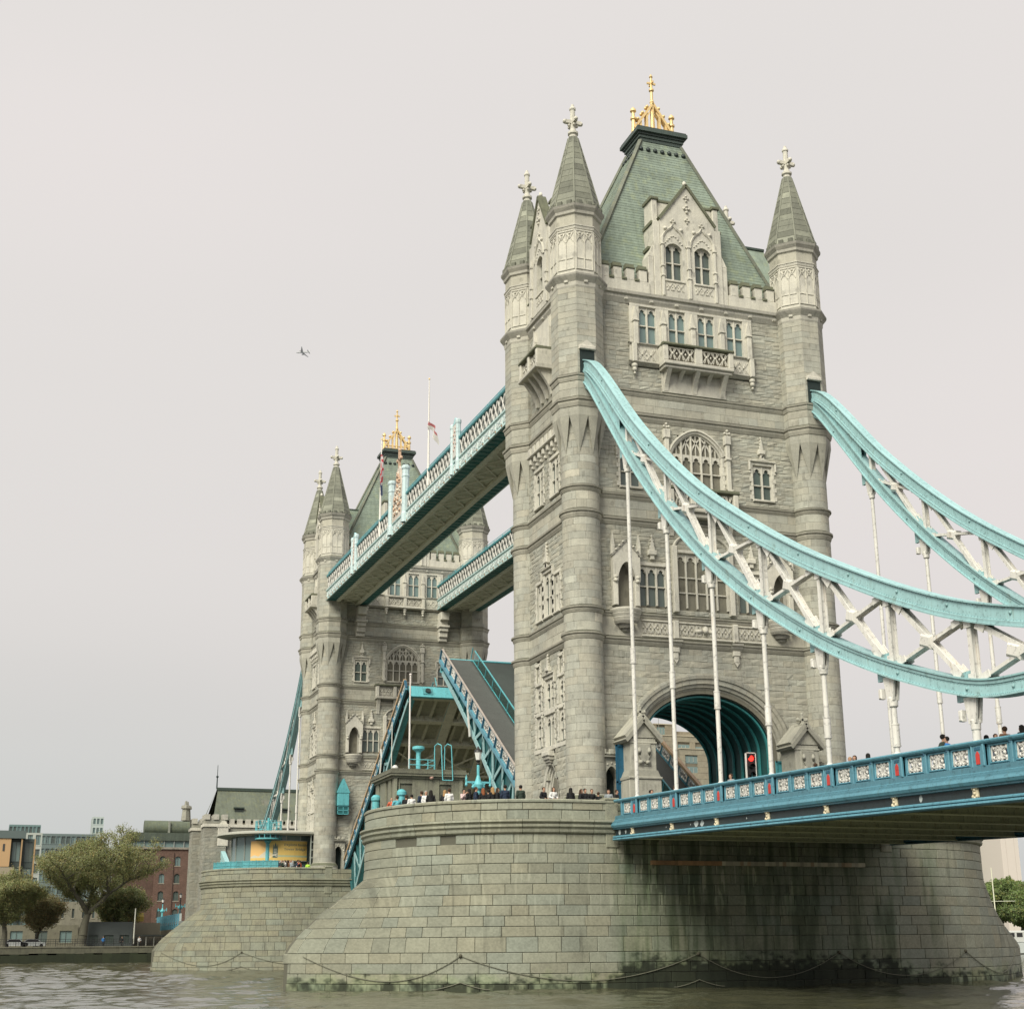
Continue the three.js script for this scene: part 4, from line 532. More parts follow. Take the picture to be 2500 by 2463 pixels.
// whole plan: k from -1 (nose at -z) over 0 to 1 (nose at +z), then on round the far side to 2
function pierPt(k, y, out = 0) {
  const w = cutW(y), P = (q) => { if (q > 1) { const r = planAt(2 - q, w); return [-r[0], r[1]]; } const r = planAt(Math.abs(q), w); return [r[0], q < 0 ? -r[1] : r[1]]; };
  const p = P(k), a = P(k - 0.004), b = P(k + 0.004); let tx = b[0] - a[0], tz = b[1] - a[1]; const l = Math.hypot(tx, tz) || 1; return { p: V(p[0] + tz / l * out, y, p[1] - tx / l * out), n: V(tz / l, 0, -tx / l), mu: 24 };
}
{ const q = pierPt(0.2, 5); if (q.n.x < 0) console.log('pier normal flipped'); }
const SLOTS = [[0.7, 0.7155], [0.8175, 0.8335]];
const COURSES = [-0.5, 0.33, 0.92, 1.51, 2.12, 3.0, 3.6, 4.2, 4.81, 5.43, 6.05, 6.66, 7.25, 7.84, 8.42, 8.98];
function pier(X, near, label) {
  const t = thing('bridge_pier', label, 'bridge pier', 'granite bridge piers'), rnd = rngOf(near ? 5 : 9), stuff = new Geo(), wall = sub('pier_wall', t); let left = near ? 298 : 0;
  const rows = []; for (let i = 0; i < COURSES.length - 1; i++) rows.push([COURSES[i], COURSES[i + 1], 0]); rows.push([9.84, 10.4, 0.02], [10.42, 10.86, 0.02]);
  const m = near ? M.pierStone : M.granite, uv = near ? pierUV : undefined, kEnd = 1.22, kStart = -1.05;
  const lens = (y) => { let L = 0; const n = 160, r = [0]; let p = pierPt(kStart, y).p; for (let i = 1; i <= n; i++) { const q = pierPt(lerp(kStart, kEnd, i / n), y).p; L += p.distanceTo(q); r.push(L); p = q; } return r; };
  rows.forEach(([y0, y1, out], row) => {
    const r = lens((y0 + y1) / 2), L = r[r.length - 1], cs = cuts(0, L, 1.62, rnd, 0.38), K = (s) => { let lo = 0, hi = r.length - 1; while (hi - lo > 1) { const md = (lo + hi) >> 1; r[md] <= s ? lo = md : hi = md; } return lerp(kStart, kEnd, (lo + (s - r[lo]) / (r[hi] - r[lo] || 1)) / (r.length - 1)); };
    for (let i = 0; i < cs.length - 1; i++) { const k0 = K(cs[i] + 0.014), k1 = K(cs[i + 1] - 0.014), km = (k0 + k1) / 2, c = jit(C.granite, rnd, 0.15), warm = (rnd() - 0.5) * 0.075, P = pierPt(km, (y0 + y1) / 2).p;
      const big = near && left > 0 && P.z > 2.5 && km < 1.0 && row > 0, g = big ? new Geo() : stuff, n = Math.max(1, Math.round((cs[i + 1] - cs[i]) / 0.7));
      for (const [q0, q1] of near && row === 14 ? free(k0, k1, SLOTS) : [[k0, k1]]) stone(g, (u, v) => pierPt(u, v), q0, q1, y0 + 0.014, y1 - 0.014, { nu: n, nv: y0 > 2 && y1 < 6.8 && y1 - y0 > 0.7 ? 2 : 1, deep: 0.16, b: 0.02, out: out + (rnd() - 0.5) * 0.012, col: tone(c, rnd() < 0.06 ? 0.87 : 1, warm), flat: false });
      if (big) { left--; g.build('stone', m, wall, uv); } }
  });
  const s = stuff.build('stonework', m, wall, uv); s.userData.kind = 'stuff';
  // solid core behind the joints, moulded band, coping
  const core = new Geo(), ks = []; for (let i = 0; i <= 120; i++) ks.push(lerp(-1, 3, i / 120));
  const P = (k, y, o) => { if (k <= 2) return pierPt(k, y, o).p; const q = pierPt(k - 2 > 0.5 ? -(3 - k) - 0 : -(3 - k), y, o).p; const r = pierPt(-(3 - k), y, o).p; return V(-r.x, r.y, r.z); };
  const band = (g, list, col) => { for (let i = 0; i < 120; i++) for (let j = 0; j < list.length - 1; j++) g.quad(P(ks[i], list[j][1], list[j][0]), P(ks[i + 1], list[j][1], list[j][0]), P(ks[i + 1], list[j + 1][1], list[j + 1][0]), P(ks[i], list[j + 1][1], list[j + 1][0]), typeof col === 'function' ? col(j) : col); };
  const ys = [-1.5, 0, 1, 2.1, 2.6, 3, 3.6, 4.2, 4.8, 5.4, 6, 6.4, 6.75, 9.2, 10.9]; band(core, ys.map((y) => [-0.07, y]), C.graniteDark); core.build('pier_core', M.plain, wall);
  const mould = new Geo(), prof = [[-0.05, 8.98], [0.05, 9.0], [0.16, 9.08], [0.2, 9.2], [0.1, 9.24], [0.12, 9.3], [0.26, 9.4], [0.28, 9.52], [0.16, 9.56], [0.2, 9.62], [0.34, 9.7], [0.34, 9.8], [0.02, 9.86]];
  { const r = lens(9.4), L = r[r.length - 1]; let s0 = 0; while (s0 < L) { const s1 = Math.min(L, s0 + 2.0 + rnd() * 0.6), kk = (q) => { let i = 0; while (i < r.length - 2 && r[i + 1] < q) i++; return lerp(kStart, kEnd, (i + (q - r[i]) / (r[i + 1] - r[i])) / (r.length - 1)); }; const q = new Geo(), c = jit(tone(C.granite, 1.12), rnd, 0.14), a = kk(s0 + 0.012), b = kk(s1 - 0.012); for (let i = 0; i < 4; i++) for (let j = 0; j < prof.length - 1; j++) { const A = (z, w) => pierPt(lerp(a, b, z / 4), prof[w][1], prof[w][0]).p; q.quad(A(i, j), A(i + 1, j), A(i + 1, j + 1), A(i, j + 1), tone(c, [1, 1, 1, 0.75, 1, 1, 1, 0.75, 1, 1, 1, 0.8][j])); } q.build('band_stone', m, t, uv); s0 = s1; } }
  { const r = lens(11), L = r[r.length - 1]; let s0 = 0; while (s0 < L) { const s1 = Math.min(L, s0 + 1.9 + rnd() * 0.5), kk = (q) => { let i = 0; while (i < r.length - 2 && r[i + 1] < q) i++; return lerp(kStart, kEnd, (i + (q - r[i]) / (r[i + 1] - r[i])) / (r.length - 1)); }; const a = kk(s0 + 0.01), b = kk(s1 - 0.01), md = pierPt((a + b) / 2, 11).p; if (!(md.x > 8 && Math.abs(md.z) < 9.3) && !(md.x < -8 && Math.abs(md.z) < 9)) { const q = new Geo(), c = jit(tone(C.granite, 1.05), rnd, 0.14), pf = [[0, 10.86], [0.09, 10.88], [0.1, 11.0], [0.04, 11.06], [-0.42, 11.06], [-0.45, 10.1]]; for (let i = 0; i < 4; i++) for (let j = 0; j < 5; j++) { const A = (z, w) => pierPt(lerp(a, b, z / 4), pf[w][1], pf[w][0]).p; q.quad(A(i, j), A(i + 1, j), A(i + 1, j + 1), A(i, j + 1), j > 2 ? tone(c, 0.9) : c); } q.build('coping_stone', m, t, uv); } s0 = s1; } }
  const top = new Geo(); for (let i = 0; i < 120; i++) top.tri(V(0, 10.1, 0), P(ks[i], 10.1, -0.3), P(ks[i + 1], 10.1, -0.3), C.asphalt); top.build('pier_pavement', M.asphalt, t);
  // mooring chains hung in festoons, iron-stained bearing ledge below the roadway
  const ch = new Geo(), hang = (k0, k1, y0, y1, sag) => { let p = null; for (let i = 0; i <= 26; i++) { const q = i / 26, y = lerp(y0, y1, q) - sag * 4 * q * (1 - q); const c = pierPt(lerp(k0, k1, q), Math.max(0.05, y), 0.05).p; if (p) ch.bar(p, c, 0.035, 0.035, [0.17, 0.17, 0.13], V(0, 1, 0)); p = c; } };
  for (const [a, b] of [[-0.9, -0.55], [-0.55, -0.2], [-0.2, 0.15], [0.15, 0.673], [0.673, 0.97]]) hang(a, b, 1.95, 1.95, 1.45); for (const k of [-0.55, -0.2, 0.15, 0.673]) { const q = pierPt(k, 1.95, 0.05).p; ch.blob(q.x, q.y, q.z, 0.12, 0.12, 0.12, [0.09, 0.085, 0.06], 5); } for (const k of [0.15, 0.673]) { hang(k, k + 0.06, 0.45, 0.02, 0.05); hang(k - 0.06, k, 0.02, 0.45, 0.05); } ch.build('mooring_chain', M.plain, t);
  if (near) { const b = new Geo(), R = rngOf(4); for (let i = 0; i < 60; i++) { const z = lerp(7.25, -7.9, i / 60), z2 = lerp(7.25, -7.9, (i + 1) / 60), rust = i < 19 ? 0.85 : R() < 0.15 ? 0.5 : 0.08, k = 0.7 + R() * 0.5; b.box(XS, XS + 0.28, 7.2, 7.46, z2, z, [lerp(0.48, 0.34, rust) * k, lerp(0.46, 0.17, rust) * k, lerp(0.36, 0.07, rust) * k]); } b.build('bearing_ledge', M.plain, t);
     }
  // end piers of the parapet where the roadway leaves
  const ep = new Geo(); for (const s of [-1, 1]) { ep.m = frame(XS, 0, s * 9.75, 0, -1); ep.cbox(-0.42, 0.42, 8.2, 11.05, -0.6, 0.06, tone(C.granite, 1.05), 0.03); ep.cbox(-0.48, 0.48, 11.05, 11.2, -0.7, 0.12, tone(C.granite, 1.1), 0.04); } ep.build('end_pier', M.granite, t);
  t.position.set(X, 0, 0); return t;
}
const nearPier = pier(0, true, 'nearer round granite pier in the river with people along its parapet');
const farPier = pier(-81.75, false, 'farther round granite pier in the river carrying the pavilion with the yellow sign');

// ---------------------------------------------------------------- side span: roadway, parapets, lattice of beams beneath
const railY = (x) => 11.05 - 0.0285 * (x - 10.65), SPAN = [10.85, 93];
function sideSpan(label) {
  const t = thing('side_span', label, 'bridge deck', 'side spans of the bridge');
  const along = (g, list, z, col, s) => { const n = 16; for (let i = 0; i < n; i++) { const a = lerp(SPAN[0], SPAN[1], i / n), b = lerp(SPAN[0], SPAN[1], (i + 1) / n); for (let j = 0; j < list.length - 1; j++) g.quad(V(a, railY(a) + list[j][1], s * (z + list[j][0])), V(b, railY(b) + list[j][1], s * (z + list[j][0])), V(b, railY(b) + list[j + 1][1], s * (z + list[j + 1][0])), V(a, railY(a) + list[j + 1][1], s * (z + list[j + 1][0])), typeof col === 'function' ? col(j) : col); } };
  const D = C.deck;
  for (const s of [1, -1]) {
    const r = new Geo(); along(r, [[-0.16, -0.16], [0.12, -0.16], [0.18, -0.1], [0.2, -0.04], [0.12, 0.02], [-0.14, 0.02], [-0.16, -0.16]], 9.55, tone(D, 1.15), s); r.build('top_rail', M.paint, t);
    const f = new Geo(); // moulded girder front: sloping foot, steps, dark panel, bottom flange
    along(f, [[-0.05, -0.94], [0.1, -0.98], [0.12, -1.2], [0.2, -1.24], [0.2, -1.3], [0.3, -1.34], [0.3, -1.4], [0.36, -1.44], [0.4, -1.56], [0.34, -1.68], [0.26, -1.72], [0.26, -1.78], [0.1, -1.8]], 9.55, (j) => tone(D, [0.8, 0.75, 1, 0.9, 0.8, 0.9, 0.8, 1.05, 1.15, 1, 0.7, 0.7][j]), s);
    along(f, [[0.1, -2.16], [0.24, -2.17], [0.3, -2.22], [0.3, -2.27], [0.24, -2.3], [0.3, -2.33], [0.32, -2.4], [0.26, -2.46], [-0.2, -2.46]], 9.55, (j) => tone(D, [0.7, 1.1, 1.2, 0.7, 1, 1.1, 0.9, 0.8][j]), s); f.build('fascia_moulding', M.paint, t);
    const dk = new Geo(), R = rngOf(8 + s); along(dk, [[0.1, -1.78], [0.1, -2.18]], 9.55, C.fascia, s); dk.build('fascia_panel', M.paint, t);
    const fl = new Geo(); if (s > 0) for (const [x, w] of [[11.5, 0.2], [12.4, 0.12], [21.9, 0.3], [22.6, 0.24], [21.2, 0.05], [42.5, 0.14], [18.1, 0.04], [27.6, 0.05]]) { const P = []; for (let i = 0; i < 9; i++) { const q = i / 9 * 6.28, rr = w * (0.6 + 0.5 * R()); P.push([x + rr * Math.cos(q), railY(x) - 1.97 + Math.min(0.17, 1.1 * rr) * Math.sin(q)]); } fl.prism(P, 9.65, 9.655, [0.5, 0.55, 0.55]); } fl.build('peeled_paint', M.plain, t);
    for (let k = -1; k < 15; k++) { const x0 = 13.75 + 5.45 * k; // three panels to a bay, post with a red shield at each hanger
      for (let i = 0; i < 3; i++) { const xa = x0 + 0.46 + i * 1.535, xb = xa + 1.46; if (xb < SPAN[0] + 0.3 || xa < SPAN[0] || xb > SPAN[1] || (s < 0 && x0 > 60)) continue;
        const xm = (xa + xb) / 2, y = railY(xm), sl = -0.0285, fr = new THREE.Matrix4().makeTranslation(xm, y, s * 9.55).multiply(new THREE.Matrix4().makeRotationZ(Math.atan(sl))); if (s < 0) fr.multiply(new THREE.Matrix4().makeScale(1, 1, -1)); const w = (xb - xa) / 2;
        const p = new Geo(); p.m = fr; const iw = w - 0.22; p.prism([[-w, -0.96], [w, -0.96], [w, -0.15], [-w, -0.15]], -0.06, 0.0, tone(D, 0.95), [[[-iw, -0.86], [iw, -0.86], [iw, -0.27], [-iw, -0.27]]]);
        for (const [a, b, c, d] of [[-iw - 0.07, iw + 0.07, -0.93, -0.87], [-iw - 0.07, iw + 0.07, -0.26, -0.2], [-iw - 0.07, -iw, -0.87, -0.26], [iw, iw + 0.07, -0.87, -0.26]]) p.cbox(a, b, c, d, -0.02, 0.05, tone(D, 1.1), 0.02); const pm = p.build('parapet_panel', M.paint, t);
        const q = new Geo(); q.m = fr; const W = C.white, B = (ax, ay, bx, by, ww = 0.075, c = W) => q.bar(V(ax * iw, -0.565 + ay * 0.295, -0.03), V(bx * iw, -0.565 + by * 0.295, -0.03), ww, 0.05, c, V(0, 0, 1)); // cast tracery
        for (const e of [-1, 1]) { B(e, -1, e, 1, 0.1); B(-1, e, 1, e, 0.1); for (let j = 0; j < 8; j++) { const a0 = -1.2 + 2.4 * j / 8, a1 = -1.2 + 2.4 * (j + 1) / 8, X = (a) => e * (0.98 - 0.94 * Math.cos(a) * 0.95), Y = (a) => Math.sin(a) * 1.06; B(X(a0), Y(a0), X(a1), Y(a1), 0.085); } for (const [ax, ay] of [[0.5, 0], [0.72, 0.62], [0.72, -0.62], [0.18, 0.72], [0.18, -0.72]]) q.blob(e * ax * iw, -0.565 + ay * 0.295, -0.03, 0.115, 0.1, 0.035, W, 4); B(e * 0.3, 0.45, e * 0.95, 0.75, 0.06); B(e * 0.3, -0.45, e * 0.95, -0.75, 0.06); B(e * 0.25, 0.3, e * 0.6, 0.5, 0.06); B(e * 0.25, -0.3, e * 0.6, -0.5, 0.06); }
        B(0, -1, 0, 1, 0.07); q.build('cast_tracery', M.paint, pm); }
      for (let i = 0; i < 3; i++) { const x = i ? x0 + 0.42 + i * 1.535 : x0; if (x < SPAN[0] + 0.3 || (s < 0 && x0 > 60)) continue; const y = railY(x), p = new Geo(), w = i ? 0.1 : 0.42; p.m = new THREE.Matrix4().makeTranslation(x, y, s * 9.55); if (s < 0) p.m.multiply(new THREE.Matrix4().makeScale(1, 1, -1));
        p.cbox(-w, w, -1.0, -0.12, -0.1, i ? 0.1 : 0.09, tone(D, 1.0), 0.03); p.cbox(-w * 1.1, w * 1.1, -0.16, -0.1, -0.12, 0.15, tone(D, 1.1), 0.02); if (i) p.cbox(-0.05, 0.05, -0.26, -0.16, 0.05, 0.13, C.navy, 0.02); else { p.cbox(0.3, 0.42, -1.0, -0.14, -0.1, 0.16, tone(D, 1.05), 0.03); p.cbox(-0.42, -0.34, -1.0, -0.14, -0.1, 0.13, tone(D, 1.05), 0.03); for (const e of [-0.14, -0.02, 0.1]) p.cbox(e - 0.045, e + 0.045, -0.36, -0.24, 0.08, 0.12, C.navy, 0.01); }
        const post = p.build('parapet_post', M.paint, t); if (!i) { const h = new Geo(); h.m = p.m; h.prism([[-0.13, -0.9], [0.09, -0.9], [0.09, -0.52], [-0.02, -0.4], [-0.13, -0.52]], 0.08, 0.12, C.red); h.build('red_shield', M.paint, post); } }
      const xc = 13.5 + 5.44 * k; if (s > 0 && xc > 11) { const c = new Geo(), G = [0.58, 0.51, 0.37]; c.m = new THREE.Matrix4().makeTranslation(xc, railY(xc) - 1.98, 9.65); c.cbox(-0.17, 0.17, -0.17, 0.17, 0, 0.09, G, 0.05); for (const [a, b] of [[-0.12, 0.2], [0.12, 0.2], [0, 0.12], [-0.12, -0.14], [0.12, -0.14], [0, -0.2], [0, -0.02]]) c.blob(a, b, 0.09, 0.085, 0.085, 0.05, tone(G, 0.8 + 0.5 * hash(k + 3, a * 50 + 9 | 0, 2)), 4); c.build('crest', M.satin, t); } }
  }
  const rd = new Geo(); along(rd, [[-9.5, -1.3], [-3.1, -1.34]], 9.5, C.asphalt, 1); along(rd, [[-9.5, -1.3], [-3.1, -1.34]], 9.5, C.asphalt, -1); for (const s of [1, -1]) along(rd, [[-3.1, -1.34], [-3.1, -1.21], [0, -1.19]], 9.5, [0.16, 0.16, 0.15], s); rd.build('roadway', M.asphalt, t);
  const un = new Geo(), Gc = [0.52, 0.55, 0.38]; along(un, [[-9.6, -1.55], [0, -1.55]], 9.5, Gc, 1); along(un, [[-9.6, -1.55], [0, -1.55]], 9.5, Gc, -1); un.build('deck_soffit', M.paint, t);
  for (let k = 0; k < 46; k++) { const x = 11.4 + k * 1.815; if (x > SPAN[1]) break; const y = railY(x), g = new Geo(), main = k % 3 === 1; g.box(x - 0.05, x + 0.05, y - (main ? 2.4 : 2.1), y - 1.55, -9.3, 9.3, Gc); g.box(x - 0.2, x + 0.2, y - (main ? 2.44 : 2.14), y - (main ? 2.4 : 2.1), -9.3, 9.3, tone(Gc, 1.2)); for (let z = -8; z <= 8; z += 2) g.box(x - 0.16, x + 0.16, y - 2.1, y - 1.55, z - 0.04, z + 0.04, tone(Gc, 1.25)); g.build('cross_girder', M.paint, t); }
  for (let j = 0; j < 13; j++) { const z = -8.4 + j * 1.4, g = new Geo(); along(g, [[-0.07, -1.5], [-0.07, -1.98], [-0.2, -1.98], [-0.2, -2.02], [0.2, -2.02], [0.2, -1.98], [0.07, -1.98], [0.07, -1.5]], z, tone(Gc, 1.1), 1); g.build('stringer', M.paint, t); }
  return t;
}
const span = sideSpan('blue side span roadway with white tracery panels and red shields beside the nearer pier');

// ---------------------------------------------------------------- suspension chains
function chain(label) {
  const t = thing('suspension_chain', label, 'suspension chain', 'stiffened suspension chains');
  const top = [[6.2, 42.25], [8.1, 41.35], [15.4, 34.1], [22.5, 28.2], [28.5, 24.25], [33.65, 21.28], [38.2, 19.03], [42.1, 17.27], [45.7, 15.88], [49.9, 14.68], [55, 13.7], [60, 13.25], [65, 13.2]], bot = [[6.2, 40.7], [7.1, 40.0], [15.2, 30.7], [22.1, 24.27], [28.0, 19.98], [33.1, 16.97], [36.7, 15.15], [41.5, 13.22], [46.4, 11.75], [49.3, 11.5], [55, 11.6], [60, 12.0], [65, 12.9]];
  const samp = (L, n) => { const c = new THREE.CatmullRomCurve3(L.map(([x, y]) => V(x, y, 0)), false, 'centripetal'); return c.getPoints(n); };
  const T = samp(top, 90), B = samp(bot, 90), yAt = (P, x) => { for (let i = 0; i < P.length - 1; i++) if (P[i + 1].x >= x) return lerp(P[i].y, P[i + 1].y, (x - P[i].x) / (P[i + 1].x - P[i].x)); return P[P.length - 1].y; };
  // H-shaped chord swept along P; profile in (down from top edge, z)
  const chord = (g, P, D, sgn) => { const prof = [[0, -0.36], [0, 0.36], [0.07, 0.36], [0.08, 0.26], [D - 0.24, 0.26], [D - 0.22, 0.31], [D - 0.09, 0.31], [D - 0.07, 0.37], [D, 0.37], [D, -0.37], [D - 0.07, -0.37], [D - 0.09, -0.26], [0.08, -0.26], [0.07, -0.36], [0, -0.36]], nn = P.map((_, i) => { const a = P[Math.max(0, i - 1)], b = P[Math.min(P.length - 1, i + 1)], l = Math.hypot(b.x - a.x, b.y - a.y); return [(b.y - a.y) / l, -(b.x - a.x) / l]; });
    for (let i = 0; i < P.length - 1; i++) for (let j = 0; j < prof.length - 1; j++) { const q = (k, m) => V(P[k].x + nn[k][0] * prof[m][0] * sgn, P[k].y + nn[k][1] * prof[m][0] * sgn, prof[m][1]); g.quad(q(i, j), q(i + 1, j), q(i + 1, j + 1), q(i, j + 1), tone(C.sky, [1, 0.95, 0.9, 0.98, 0.85, 0.85, 0.8, 0.9, 0.8, 0.9, 0.8, 0.9, 0.9, 0.9][j])); }
    // rivets along both edges and joint plates
    for (let i = 0; i < P.length - 1; i++) for (let q = 0; q < 3; q++) for (const dd of [0.12, D - 0.28]) { const k = lerp(P[i].x, P[i + 1].x, q / 3), y = lerp(P[i].y, P[i + 1].y, q / 3), n = nn[i]; g.blob(k + n[0] * dd * sgn, y + n[1] * dd * sgn, 0.265, 0.03, 0.03, 0.03, tone(C.sky, 0.9), 2); }
    for (let i = 3; i < P.length; i += 7) { const k = P[i], n = nn[i]; g.blob(k.x + n[0] * 0.3 * sgn, k.y + n[1] * 0.3 * sgn, 0.27, 0.09, 0.09, 0.06, tone(C.sky, 0.75), 4); } };
  const u = new Geo(); chord(u, T, 0.84, 1); u.build('top_chord', M.paint, t); const l = new Geo(); chord(l, B, 0.74, -1); l.build('bottom_chord', M.paint, t);
  { const w = new Geo(), P = []; for (const [x, a, b] of [[6.6, 41.0, 40.9], [8.5, 39.9, 39.6], [10.6, 37.6, 36.9], [12.6, 35.4, 34.6]]) P.push([V(x, a + 0.3, 0), V(x, b - 0.9, 0)]); for (let i = 0; i < 3; i++) for (const z of [-0.2, 0.2]) { const m = (v) => V(v.x, v.y, z); w.quad(m(P[i][1]), m(P[i + 1][1]), m(P[i + 1][0]), m(P[i][0]), tone(C.sky, 0.85)); } w.build('end_web', M.paint, t); }
  const X = (k) => 13.15 + 5.45 * k, W = C.white, upper = (x) => yAt(T, x) - 0.98, lower = (x) => yAt(B, x) + 0.86;
  const member = (a, b, w, name) => { const g = new Geo(), d = b.clone().sub(a), m = a.clone().addScaledVector(d, 0.5); for (const s of [-1, 1]) g.bar(a.clone().setZ(s * 0.15), b.clone().setZ(s * 0.15), w * 0.75, 0.06, W, V(0, 0, 1)); g.bar(a, b, 0.07, 0.3, tone(W, 0.9), V(0, 0, 1)); for (const [p, q] of [[a, d.clone().multiplyScalar(0.12)], [b, d.clone().multiplyScalar(-0.12)]]) for (const s of [-1, 1]) g.bar(p.clone().setZ(s * 0.21), p.clone().add(q).setZ(s * 0.21), w * 1.5, 0.05, W, V(0, 0, 1)); return g.build(name, M.paint, t); };
  for (let k = 0; k < 9; k++) { const x = X(k), ok = upper(x) - lower(x) > 0.3;
    if (ok) member(V(x + 0.35, lower(x + 0.35) - 0.2, 0), V(x + 0.35, upper(x + 0.35) + 0.15, 0), 0.28, 'post');
    if (k < 8) { const y = X(k + 1); if (upper(x) - lower(x) > 0.2 && upper(y) - lower(y) > 0.8) { member(V(x + 0.9, upper(x + 0.9) + 0.1, 0), V(y - 0.35, lower(y - 0.35) - 0.1, 0), 0.28, 'diagonal'); member(V(x + 0.9, lower(x + 0.9) - 0.1, 0), V(y - 0.1, upper(y - 0.1) + 0.1, 0), 0.2, 'diagonal'); const m = (x + y) / 2 + 0.2, h = (upper(m) + lower(m)) / 2, g = new Geo(); g.m = new THREE.Matrix4().makeTranslation(m, h, 0).multiply(new THREE.Matrix4().makeRotationZ(-0.35)); g.cbox(-0.42, 0.42, -0.3, 0.3, -0.25, 0.25, W, 0.12); g.build('gusset', M.paint, t); } } }
  for (let k = 0; k < 15; k++) { const x = X(k), yb = (x < 65 ? yAt(B, x) : lerp(12.2, 18, (x - 65) / 25)) - 0.05, yr = railY(x) - 0.05; if (yb - yr < 0.4) continue; const g = new Geo(), w = W; // hanger rod with shackle and turnbuckle
    g.prism([[x - 0.42, yb + 0.05], [x + 0.42, yb + 0.05], [x + 0.22, yb - 1.0], [x - 0.22, yb - 1.0]], -0.16, -0.06, w); g.prism([[x - 0.42, yb + 0.05], [x + 0.42, yb + 0.05], [x + 0.22, yb - 1.0], [x - 0.22, yb - 1.0]], 0.06, 0.16, w); g.lathe([[0.05, yb - 1.35], [0.2, yb - 1.25], [0.22, yb - 0.9], [0.1, yb - 0.75]], 10, x, 0, w);
    const L = yb - 1.2 - yr, c = yr + L * 0.42, r = 0.118; g.lathe([[0.2, yr], [0.2, yr + 0.1], [r, yr + 0.2], [r, c - 0.5], [0.165, c - 0.42], [0.165, c + 0.42], [r, c + 0.5], [r, yb - 1.1]], 12, x, 0, w); for (const y of [c - 0.5, c + 0.42]) g.lathe([[0.18, y], [0.18, y + 0.07]], 12, x, 0, w); const m = g.build('hanger_rod', M.paint, t);
    const bx = new Geo(), q = (k % 2 ? 0.18 : -0.18); bx.cbox(x - 0.75, x - 0.52, yb - 0.85, yb - 0.4, 0.0, 0.25, w, 0.05); if (k > 0 && k < 8) bx.build('lamp_housing', M.paint, m); const col = new Geo(); col.bar(V(x - 0.42, yb - 0.05, 0), V(x - 0.42, yb + 1.1, 0), 0.16, 1.0, tone(C.sky, 0.9), V(1, 0, 0)); col.build('collar', M.paint, m); }
  const s = new Geo(); for (const [a, b, d] of [[V(65, 12.9, 0), V(88, 21.3, 0), 1.5], [V(65, 12.9, 0), V(89, 19.2, 0), 1.2]]) s.bar(a, b, 0.75, d * 0.7, C.sky, V(0, 0, 1).cross(V(1, 0, 0))); s.build('land_link', M.paint, t);
  return t;
}
const chainA = chain('light blue suspension chain sweeping down from the nearer tower in front of its face');
chainA.position.set(0, 0, 9.15);
const chainB = chainA.clone(); chainB.name = numbered('suspension_chain'); scene.add(chainB); chainB.position.set(0, 0, -9.15); chainB.userData.label = 'light blue suspension chain on the far side of the roadway, against the sky';
const chainC = chainA.clone(); chainC.name = numbered('suspension_chain'); scene.add(chainC); chainC.position.set(-81.75, 0, 9.15); chainC.rotation.y = Math.PI; chainC.userData.label = 'steep teal chain seen end-on beside the farther tower, above the pavilion roof';

const farSpan = span.clone(); farSpan.name = numbered('side_span'); scene.add(farSpan); farSpan.position.x = -81.75; farSpan.rotation.y = Math.PI; farSpan.userData.label = 'side span beyond the farther pier, mostly hidden behind the pavilion';

